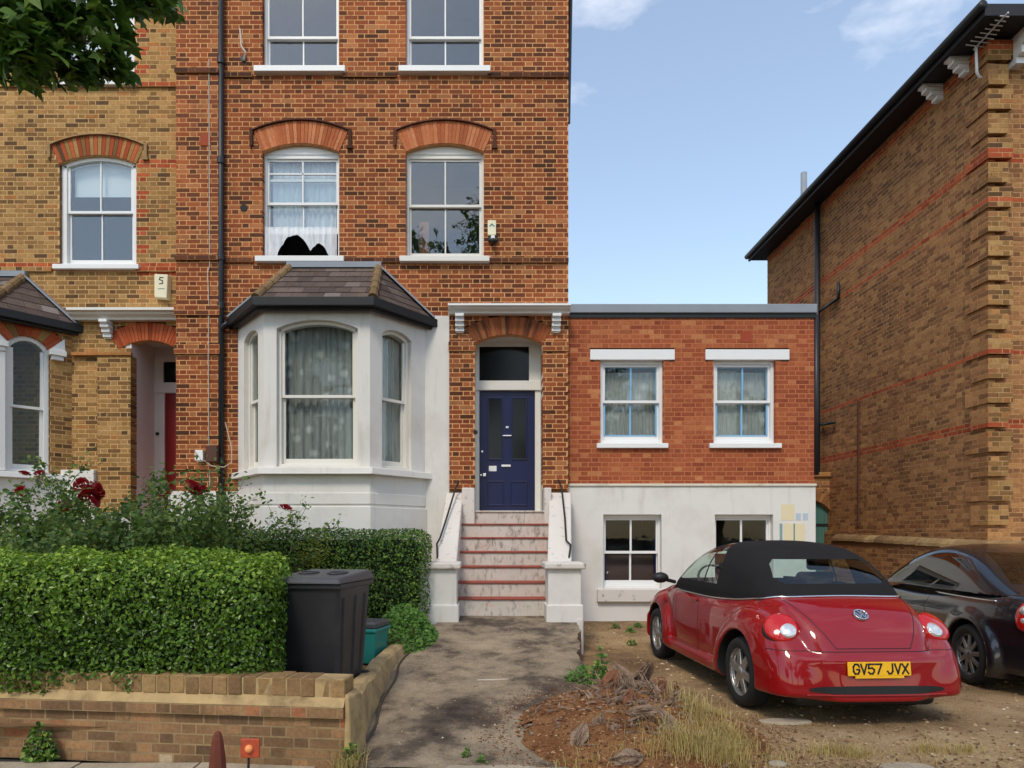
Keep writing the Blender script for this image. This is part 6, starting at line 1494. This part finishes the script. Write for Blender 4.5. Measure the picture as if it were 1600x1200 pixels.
def red_sdf(x, y, z, arch=True):
    ay = np.abs(y); a = red_hull(x, y, z)
    for cx, ra, rb, zt, yo in ((0, .60, .76, .62, .872), (2.51, .62, .58, .58, .862)):
        sx = np.where(x > cx, ra, rb); dx = (x - cx) / sx; dz = (z - .30) / zt; rr = np.sqrt(dx ** 2 + dz ** 2) + 1e-6
        el = (rr - 1) * np.minimum(sx, zt) * .95
        lim = yo - .10 * np.clip(-(x - cx) / rb, 0, 2) ** 2 * (1 if cx == 0 else 0) - .06 * np.clip((z - .35) / .5, 0, 1) ** 2
        if cx > 0: lim = lim - .14 * np.clip((x - cx) / ra, 0, 2) ** 2
        fd = smax(smax(el, ay - lim, .17), .30 - ay, .05); fd = smax(fd, .24 - z, .04); a = smin(a, fd, .028)
    for (xa, xb, zt) in ((-.775, -.15, .60), (3.31, 2.7, .56)):      # bumpers
        L_ = abs(xa - (0 if xa < 0 else 2.51)); cx = 0 if xa < 0 else 2.51
        pl_ = (np.abs((x - cx) / L_) ** 3.4 + (ay / .85) ** 3.4 + 1e-9) ** (1 / 3.4) - 1
        bd = smax(pl_ * .78, z - zt + .02 * np.abs(x - cx), .07); bd = smax(bd, .215 - z, .08); bd = smax(bd, (xb - x) if xa > 0 else (x - xb), .03); a = smin(a, bd, .03)
    sl_ = smax(smax(ay - .825, z - .315, .05), .20 - z, .04); sl_ = smax(sl_, np.abs(x - 1.25) - .95, .05); a = smin(a, sl_, .05)
    if arch:
        for cx in (0, 2.51):
            c = np.sqrt((x - cx) ** 2 + (z - .315) ** 2) - .385; a = smax(a, -smax(c, .50 - ay, .01), .018)
    return a
topG = spline([-.45, -.24, -.10, .10, .40, .75, 1.05, 1.4, 1.7, 2.0, 2.3, 2.5], [.80, 1.03, 1.175, 1.315, 1.445, 1.50, 1.507, 1.465, 1.372, 1.21, 1.0, .85])
def red_top(x, y, z):
    ay = np.abs(y); wg = (wR(x) - .055) * (1 - .06 * np.clip((.3 - x), 0, 1)) - .42 * np.clip(z - 1.0, 0, 1) ** 1.25
    a = smax((ay - wg) * .9, (z - topG(x) + .07 * (ay / .6) ** 2.5) * .72, .14); return smax(a, .86 - z, .01)
sh = Shell(red_sdf, (-.86, -.93, .14), (3.42, .93, 1.12), .0175)
any_ = lambda c, n: True
sh.cut('rear_bumper', lambda c, n: c.x < -.05 and c.z < .70, [((-.28, 0, 0), (1, 0, .12)), ((0, 0, .612), (.06, 0, 1))])
sh.cut('front_bumper', lambda c, n: c.x > 2.6, [((2.84, 0, 0), (-1, 0, 0)), ((0, 0, .60), (0, 0, 1))])
sh.cut('boot_lid', lambda c, n: c.x < .05 and abs(c.y) < .62 and c.z > .58, [((0, .31, .63), (0, 1, -.62)), ((0, -.31, .63), (0, -1, -.62)), ((0, 0, .636), (0, 0, -1)), ((0, 0, 1.012), (.2, 0, 1))])
for s_ in (1, -1):
    sh.cut('door', lambda c, n, s_=s_: c.y * s_ > .5 and .9 < c.x < 2.3 and n.y * s_ > .2, [((1.08, 0, 0), (-1, 0, .05)), ((2.06, 0, 0), (1, 0, .12)), ((0, 0, .335), (0, 0, -1))])
sh.cut('cabin_floor', lambda c, n: n.z > .6 and -.1 < c.x < 2.2 and abs(c.y) < .72 and c.z > .9, [((-.10, 0, 0), (-1, 0, 0)), ((2.15, 0, 0), (1, 0, 0)), ((0, .66, 0), (0, 1, 0)), ((0, -.66, 0), (0, -1, 0))])
sh.cut('wheel_well', lambda c, n: abs(c.y) > .47 and abs(c.y) < .90 and min(math.hypot(c.x - wx_, c.z - .315) for wx_ in (0, 2.51)) < .389, [])
sh.cut('underside', lambda c, n: n.z < -.6 and c.z < .32, [])
pr_ = M['car_red']
parts = sh.build({'rest': pr_, 'rear_bumper': pr_, 'front_bumper': pr_, 'boot_lid': pr_, 'door': pr_, 'cabin_floor': M['seat'], 'underside': M['trim'], 'wheel_well': M['trim']}, CAR, split=('door', 'wheel_well'))
parts['rest'][0].name = 'body'
doors = parts['door']; lid = parts['boot_lid'][0]; rbump = parts['rear_bumper'][0]
st_ = Shell(red_top, (-.5, -.85, .84), (2.6, .85, 1.56), .017)
for s_ in (1, -1):
    pre = lambda c, n, s_=s_: c.y * s_ > .3 and n.y * s_ > .25
    sp_ = [((2.12, 0, 1.06), (.62, 0, .78)), ((1.62, 0, 1.345), (.30, 0, .95)), ((1.2, 0, 1.415), (.02, 0, 1)), ((0, 0, 1.065), (0, 0, -1)), ((1.10, 0, 1.2), (-1, 0, -.05))]
    st_.cut('door_glass', pre, sp_)
    st_.cut('quarter_glass', pre, [((1.065, 0, 1.2), (1, 0, .05)), ((0, 0, 1.40), (-.12, 0, 1)), ((.75, 0, 1.1), (-1, 0, .10)), ((.82, 0, 1.36), (-.7, 0, .7)), ((0, 0, 1.065), (0, 0, -1))])
st_.cut('rear_glass', lambda c, n: c.x < .45 and n.x < -.25 and abs(c.y) < .6, [((0, 0, 1.335), (0, 0, 1)), ((0, 0, 1.125), (0, 0, -1)), ((0, .50, 1.2), (0, 1, .35)), ((0, -.50, 1.2), (0, -1, .35)), ((0, .44, 1.12), (0, .8, -1)), ((0, -.44, 1.12), (0, -.8, -1)), ((0, .42, 1.33), (0, .8, 1)), ((0, -.42, 1.33), (0, -.8, 1))])
st_.cut('windscreen', lambda c, n: c.x > 1.5 and n.x > .35 and abs(c.y) < .72, [((1.66, 0, 1.38), (-1, 0, 0)), ((0, 0, 1.04), (0, 0, -1)), ((0, .56, 1.2), (0, 1, .5)), ((0, -.56, 1.2), (0, -1, .5))])
st_.cut('floor', lambda c, n: n.z < -.6 and c.z < .9, [])
tp = st_.build({'rest': M['softtop'], 'door_glass': M['carglass'], 'quarter_glass': M['carglass'], 'rear_glass': M['carglass'], 'windscreen': M['carglass']}, CAR, split=('door_glass', 'quarter_glass'))
soft = tp['rest'][0]; soft.name = 'fabric_roof'
# seams, trim, lamps
def side_line(pts, s_, name, m, parent, r=.004, lift=-.001, f=red_sdf): return conform(f, [(x, s_ * 1.1, z) for x, z in pts], (0, -s_, 0), lift, 0, name, m, parent, r=r)
for s_, dr_ in ((1, doors[0]), (-1, doors[-1])):
    lin = lambda a, b, n: [(a[0] + (b[0] - a[0]) * i / n, a[1] + (b[1] - a[1]) * i / n) for i in range(n + 1)]
    side_line(lin((1.113, .96), (1.08, .335), 24), s_, 'door_seam', M['trim'], dr_); side_line(lin((1.08, .335), (2.02, .335), 30), s_, 'door_seam', M['trim'], dr_); side_line(lin((2.02, .335), (1.945, .96), 24), s_, 'door_seam', M['trim'], dr_)
    hp = hit(red_sdf, (1.22, s_ * 1.1, .865), (0, -s_, 0)); MB().obox(Vector(hp) + Vector((0, s_ * .012, 0)), (.085, 0, 0), (0, .014, 0), (0, 0, .014)).build('handle', pr_, dr_, local=True, bevel=.008)
lidl = [(.31 + (z - .636) * .62 + .0, z) for z in np.linspace(.636, 1.0, 26)]
for s_ in (1, -1): conform(red_sdf, [(-1.2, s_ * y, z) for y, z in lidl], (1, 0, 0), -.001, 0, 'lid_seam', M['trim'], lid, r=.004)
conform(red_sdf, [(-1.2, y, .636) for y in np.linspace(-.31, .31, 30)], (1, 0, 0), -.001, 0, 'lid_seam', M['trim'], lid, r=.004)
conform(red_sdf, [(-1.3, y, .612) for y in np.linspace(-.80, .80, 60)], (1, 0, 0), -.001, 0, 'bumper_seam', M['trim'], rbump, r=.004)
ang = np.linspace(R(-8), R(368), 120); tr = []
for a_ in np.linspace(.05, 2 * math.pi - .05, 160):
    dv = np.array([math.cos(a_), math.sin(a_), 0]); best = None
    za_, zb_2 = .88, 1.09                              # where the fabric meets the bodywork
    for _ in range(9):
        zz = (za_ + zb_2) / 2; hp = hit(red_top, np.array([.9, 0, zz]) + dv * 2.2, -dv, 2.2, 120)
        if hp is not None and red_sdf(*np.array(hp)[:, None])[0] < 0: za_, best = zz, hp
        else: zb_2 = zz
    if best is not None and best[0] < 2.0: tr.append(Vector(best) + Vector((dv[0] * .008, dv[1] * .008, .006)))
tr.sort(key=lambda p: math.atan2(p.y, p.x - .9) % (2 * math.pi)); tr = [p for p in tr]
MB().tube(tr, .009, 6).build('belt_trim', M['chrome'], CAR, local=True, smooth=True)
def lens(nm, ctr, nrm, r_, bulge, m, parent, sq=1.0, up=Vector((0, 0, 1)), n=28):
    nrm = nrm.normalized(); u = up.cross(nrm).normalized(); v = nrm.cross(u); b = MB(); vs = []; rings = 6
    for k in range(rings + 1):
        f = k / rings
        for j in range(n): a_ = 2 * math.pi * j / n; vs.append(ctr + (u * math.cos(a_) * sq + v * math.sin(a_)) * r_ * (1 - f) + nrm * bulge * (1 - (1 - f) ** 2))
    vs2 = [ctr + (u * math.cos(2 * math.pi * j / n) * sq + v * math.sin(2 * math.pi * j / n)) * r_ - nrm * .12 for j in range(n)]
    b.add(vs + vs2, [(k * n + j, k * n + (j + 1) % n, (k + 1) * n + (j + 1) % n, (k + 1) * n + j) for k in range(rings) for j in range(n)] + [((rings + 1) * n + j, (rings + 1) * n + (j + 1) % n, (j + 1) % n, j) for j in range(n)])
    return b.build(nm, m, parent, local=True, smooth=True)
for s_ in (1, -1):
    hp = hit(red_sdf, (-1.1, s_ * .69, .775), (1, -s_ * .05, 0)); nn = npt(red_sdf, hp); nn = (nn + Vector((-.35, s_ * .1, 0))).normalized(); c_ = Vector(hp) + nn * .022
    L1 = lens('tail_lamp', c_, nn, .14, .030, M['lamp_red'], CAR, .98)
    lens('lamp_ring', c_ - nn * .02, nn, .147, .010, M['trim'], L1, .98)
    u = Vector((0, 0, 1)).cross(nn).normalized(); v = nn.cross(u); lens('reversing_lamp', c_ + nn * .024 + u * (.045 * (1 if s_ > 0 else -1)) - v * .045, nn, .068, .016, M['lamp_clear'], L1)
# boot emblem: ring with the two stacked letters
hp = hit(red_sdf, (-1.2, 0, .885), (1, 0, 0)); en_ = npt(red_sdf, hp); ec = Vector(hp) + en_ * .004; eu = Vector((0, -1, 0)); ev_ = en_.cross(eu).normalized(); ev_ = ev_ if ev_.z > 0 else -ev_
EB = lens('emblem', ec, en_, .058, .008, M['alloy_dark'], CAR)
MB().tube([ec + en_ * .010 + (eu * math.cos(a_) + ev_ * math.sin(a_)) * .055 for a_ in np.linspace(0, 2 * math.pi, 33)], .0055, 6).build('emblem_ring', M['chrome'], EB, local=True, smooth=True)
eo = ec + en_ * .011
stroke([(-.020, .048), (0, .006), (.020, .048)], .009, eo, eu, ev_, en_, .004).build('emblem_letter', M['chrome'], EB, local=True)
stroke([(-.046, .022), (-.022, -.042), (0, -.002), (.022, -.042), (.046, .022)], .009, eo, eu, ev_, en_, .004).build('emblem_letter', M['chrome'], EB, local=True)
# number plate
hp = hit(red_sdf, (-1.2, 0, .485), (1, 0, 0)); pc = Vector(hp) + Vector((-.012, 0, 0)); pu, pv_, pn = Vector((0, -1, 0)), Vector((.10, 0, 1)).normalized(), Vector((-1, 0, .10)).normalized()
NP = MB().obox(pc, pu * .26, pv_ * .056, pn * .006).build('number_plate', M['yellow'], CAR, local=True, bevel=.004)
MB().obox(pc - pv_ * .064 + pn * .0, pu * .20, pv_ * .010, pn * .004).build('plate_foot', M['yellow'], NP, local=True)
GL = {'G': [[(.048, .055), (.036, .075), (.012, .075), (0, .055), (0, .02), (.012, 0), (.036, 0), (.048, .02), (.048, .034), (.028, .034)]], 'V': [[(0, .075), (.024, 0), (.048, .075)]], '5': [[(.046, .075), (.004, .075), (.002, .042), (.030, .046), (.046, .032), (.046, .016), (.032, 0), (.012, 0), (0, .012)]], '7': [[(0, .075), (.048, .075), (.016, 0)]], 'J': [[(.042, .075), (.042, .018), (.030, 0), (.012, 0), (0, .018)]], 'X': [[(0, .075), (.048, 0)], [(0, 0), (.048, .075)]]}
cu = -.215
for ch in 'GV57 JVX':
    if ch == ' ': cu += .034; continue
    b = MB()
    for st in GL[ch]:
        s2 = stroke([(cu + x_, z_ - .0375) for x_, z_ in st], .0145, pc + pn * .0062, pu, pv_, pn, .0012); k_ = len(b.v); b.v += s2.v; b.f += [tuple(k_ + i for i in f) for f in s2.f]; b.m += s2.m
    b.build('plate_character', M['black'], NP, local=True); cu += .0615
# dark slot in the bumper
ys_ = np.linspace(-.56, .56, 40); b = MB(); row = []
for y_ in ys_:
    f_ = math.sqrt(max(.02, 1 - abs(y_ / .57) ** 4)); pr2 = []
    for dz in (-.032, .032):
        hp = hit(red_sdf, (-1.2, y_, .315 + dz * f_), (1, 0, 0)); pr2.append(Vector(hp) + Vector((-.004, 0, 0)))
    row.append(pr2)
b.add([p for r_ in row for p in r_], [(2 * i, 2 * i + 1, 2 * i + 3, 2 * i + 2) for i in range(len(row) - 1)]); b.build('bumper_slot', M['trim'], rbump, local=True, smooth=True)
conform(red_sdf, [(-1.3, y, .272) for y in np.linspace(-.58, .58, 40)], (1, 0, 0), .0, 0, 'slot_lip', pr_, rbump, r=.010)
for x_, y_ in ((0, .725), (0, -.725), (2.51, .725), (2.51, -.725)): wheel(CAR, x_, y_, .316, .20, M['alloy'], 6)
for s_ in (1, -1):
    mm_ = MB(); bm2 = bmesh.new(); bmesh.ops.create_icosphere(bm2, subdivisions=3, radius=1)
    for v in bm2.verts: v.co = Vector((1.98 + v.co.x * .065 * (1.15 if v.co.x < 0 else 1), s_ * .93 + v.co.y * .10, 1.055 + v.co.z * .065))
    me = bpy.data.meshes.new('wing_mirror'); bm2.to_mesh(me); bm2.free(); me.materials.append(M['trim']); me.polygons.foreach_set('use_smooth', [True] * len(me.polygons)); mi_ = inst('wing_mirror', me, CAR, local=True)
    MB().tube([(1.98, s_ * .86, 1.03), (2.0, s_ * .74, 1.0)], .022, 8).build('mirror_arm', M['trim'], mi_, local=True)
    seat = MB().hexa([(.95, s_ * .38 - .2, .9), (1.2, s_ * .38 - .2, .9), (1.2, s_ * .38 + .2, .9), (.95, s_ * .38 + .2, .9), (.80, s_ * .38 - .18, 1.18), (.92, s_ * .38 - .18, 1.18), (.92, s_ * .38 + .18, 1.18), (.80, s_ * .38 + .18, 1.18)]); seat.box(.78, .88, s_ * .38 - .11, s_ * .38 + .11, 1.2, 1.34); seat.build('seat', M['seat'], CAR, local=True, bevel=.03)
MB().tube([(1.75 + .05 * math.cos(a_), .38 + .17 * math.sin(a_), 1.06 + .15 * math.cos(a_)) for a_ in np.linspace(0, 6.283, 20)], .014, 6).build('steering_wheel', M['trim'], CAR, local=True)
MB().box(-.62, 3.1, -.60, .60, .14, .30).build('chassis', M['trim'], CAR, local=True, bevel=.05)
# ---- black hatchback
CB = thing('black_car', (5.92, 7.06, 0), 'glossy black compact car parked beside the low boundary wall', 'car', rotz=R(90 - 7.5))
topB = spline([-1.15, -.92, -.85, -.76, -.6, -.4, -.1, .4, 1.2, 2.0, 2.4, 2.8, 3.1, 3.35], [-1.2, .0, .60, .90, 1.0, 1.02, 1.0, .97, .94, .95, .92, .82, .66, .2])
def wB(x): return .86 * np.clip(1 - np.abs((x - 1.22) / 2.18) ** 4.2, .0, 1) ** (1 / 4.2)
def blk_sdf(x, y, z):
    ay = np.abs(y); wz_ = wB(x) - .10 * np.clip(z - .62, 0, 1) - .06 * np.clip(.5 - z, 0, 1) + .02 * np.exp(-((z - .72) / .08) ** 2)
    a = smax(ay - wz_, (z - topB(x) + .06 * (ay / .8) ** 2) * .8, .12); a = smax(a, .20 - z, .06)
    for cx in (0, 2.45):
        el = (np.sqrt((x - cx) ** 2 + (z - .31) ** 2) - .46); a = smin(a, smax(smax(el, ay - .875, .10), .4 - ay, .05), .06)
    for cx in (0, 2.45):
        c = np.sqrt((x - cx) ** 2 + (z - .315) ** 2) - .365; a = smax(a, -smax(c, .54 - ay, .01), .018)
    return a
topBG = spline([-1.1, -.72, -.45, -.15, .15, .5, .85, 1.15, 1.5, 1.9, 2.2, 2.5], [.5, .96, 1.05, 1.185, 1.325, 1.43, 1.468, 1.45, 1.36, 1.18, 1.0, .8])
def blk_top(x, y, z):
    ay = np.abs(y); wg = (wB(x) - .05) - .40 * np.clip(z - .95, 0, 1) ** 1.2; a = smax((ay - wg) * .9, (z - topBG(x) + .05 * (ay / .6) ** 2.5) * .75, .10); return smax(a, .95 - z, .01)
s2 = Shell(blk_sdf, (-1.06, -.95, .14), (3.45, .95, 1.12), .021)
for s_ in (1, -1): s2.cut('door', lambda c, n, s_=s_: c.y * s_ > .5 and .7 < c.x < 2.3 and n.y * s_ > .2, [((.80, 0, 0), (-1, 0, .1)), ((2.0, 0, 0), (1, 0, .1)), ((0, 0, .33), (0, 0, -1))])
s2.cut('cabin_floor', lambda c, n: n.z > .6 and -.5 < c.x < 2.1 and abs(c.y) < .7 and c.z > .85, [((-.45, 0, 0), (-1, 0, 0)), ((2.05, 0, 0), (1, 0, 0)), ((0, .66, 0), (0, 1, 0)), ((0, -.66, 0), (0, -1, 0))])
s2.cut('wheel_well', lambda c, n: abs(c.y) > .5 and min(math.hypot(c.x - wx_, c.z - .315) for wx_ in (0, 2.45)) < .37, [])
s2.cut('underside', lambda c, n: n.z < -.6 and c.z < .32, [])
pb = s2.build({'rest': M['car_black'], 'door': M['car_black'], 'cabin_floor': M['seat'], 'underside': M['trim'], 'wheel_well': M['trim']}, CB, split=('door', 'wheel_well')); pb['rest'][0].name = 'body'
t2 = Shell(blk_top, (-.95, -.92, .93), (2.55, .92, 1.54), .021)
for s_ in (1, -1):
    t2.cut('side_glass', lambda c, n, s_=s_: c.y * s_ > .3 and n.y * s_ > .25, [((1.95, 0, 1.02), (.62, 0, .78)), ((1.45, 0, 1.31), (.32, 0, .95)), ((.9, 0, 1.385), (.02, 0, 1)), ((.62, 0, 1.36), (-.35, 0, 1)), ((.38, 0, 1.2), (-.85, 0, .5)), ((0, 0, 1.0), (0, 0, -1))])
t2.cut('rear_glass', lambda c, n: c.x < .6 and n.x < -.2 and abs(c.y) < .62, [((0, 0, 1.375), (0, 0, 1)), ((0, 0, 1.07), (0, 0, -1)), ((0, .54, 1.2), (0, 1, .4)), ((0, -.54, 1.2), (0, -1, .4))])
t2.cut('windscreen', lambda c, n: c.x > 1.3 and n.x > .35 and abs(c.y) < .72, [((1.5, 0, 1.3), (-1, 0, 0)), ((0, 0, 1.0), (0, 0, -1)), ((0, .6, 1.2), (0, 1, .5)), ((0, -.6, 1.2), (0, -1, .5))])
t2.cut('floor', lambda c, n: n.z < -.6 and c.z < .97, [])
tb = t2.build({'rest': M['car_black'], 'side_glass': M['carglass_dark'], 'rear_glass': M['carglass_dark'], 'windscreen': M['carglass_dark']}, CB, split=('side_glass',)); tb['rest'][0].name = 'roof'
for s_ in (1, -1):
    side_line([(x, .90) for x in np.linspace(-.35, .95, 30)], s_, 'waist_trim', M['chrome'], CB, .010, .003, blk_sdf)
    side_line([(.80 + (z - .33) * .1, z) for z in np.linspace(.33, .93, 20)], s_, 'door_seam', M['trim'], pb['door'][0 if s_ > 0 else -1], f=blk_sdf)
    hp = hit(blk_sdf, (-1.35, s_ * 1.35, .79), np.array([1, -s_ * 1.0, 0]) / 2 ** .5); nn = npt(blk_sdf, hp); L1 = lens('tail_lamp', Vector(hp) + nn * .0, nn, .145, .05, M['lamp_red'], CB, .75)
    for dz in (.05, -.04): lens('reversing_lamp', Vector(hp) + nn * .042 + Vector((0, 0, dz)), nn, .042, .018, M['lamp_clear'], L1)
    MB().box(.55, .75, s_ * .38 - .2, s_ * .38 + .2, .9, 1.25).build('seat', M['seat'], CB, local=True, bevel=.04)
for x_, y_ in ((0, .765), (0, -.765), (2.45, .765), (2.45, -.765)): wheel(CB, x_, y_, .315, .20, M['alloy_dark'], 9)
MB().box(-.6, 3.0, -.62, .62, .14, .30).build('chassis', M['trim'], CB, local=True, bevel=.05)
MB().tube([(.15, 0, 1.44), (-.02, 0, 1.60)], .005, 5).build('roof_aerial', M['trim'], CB, local=True)
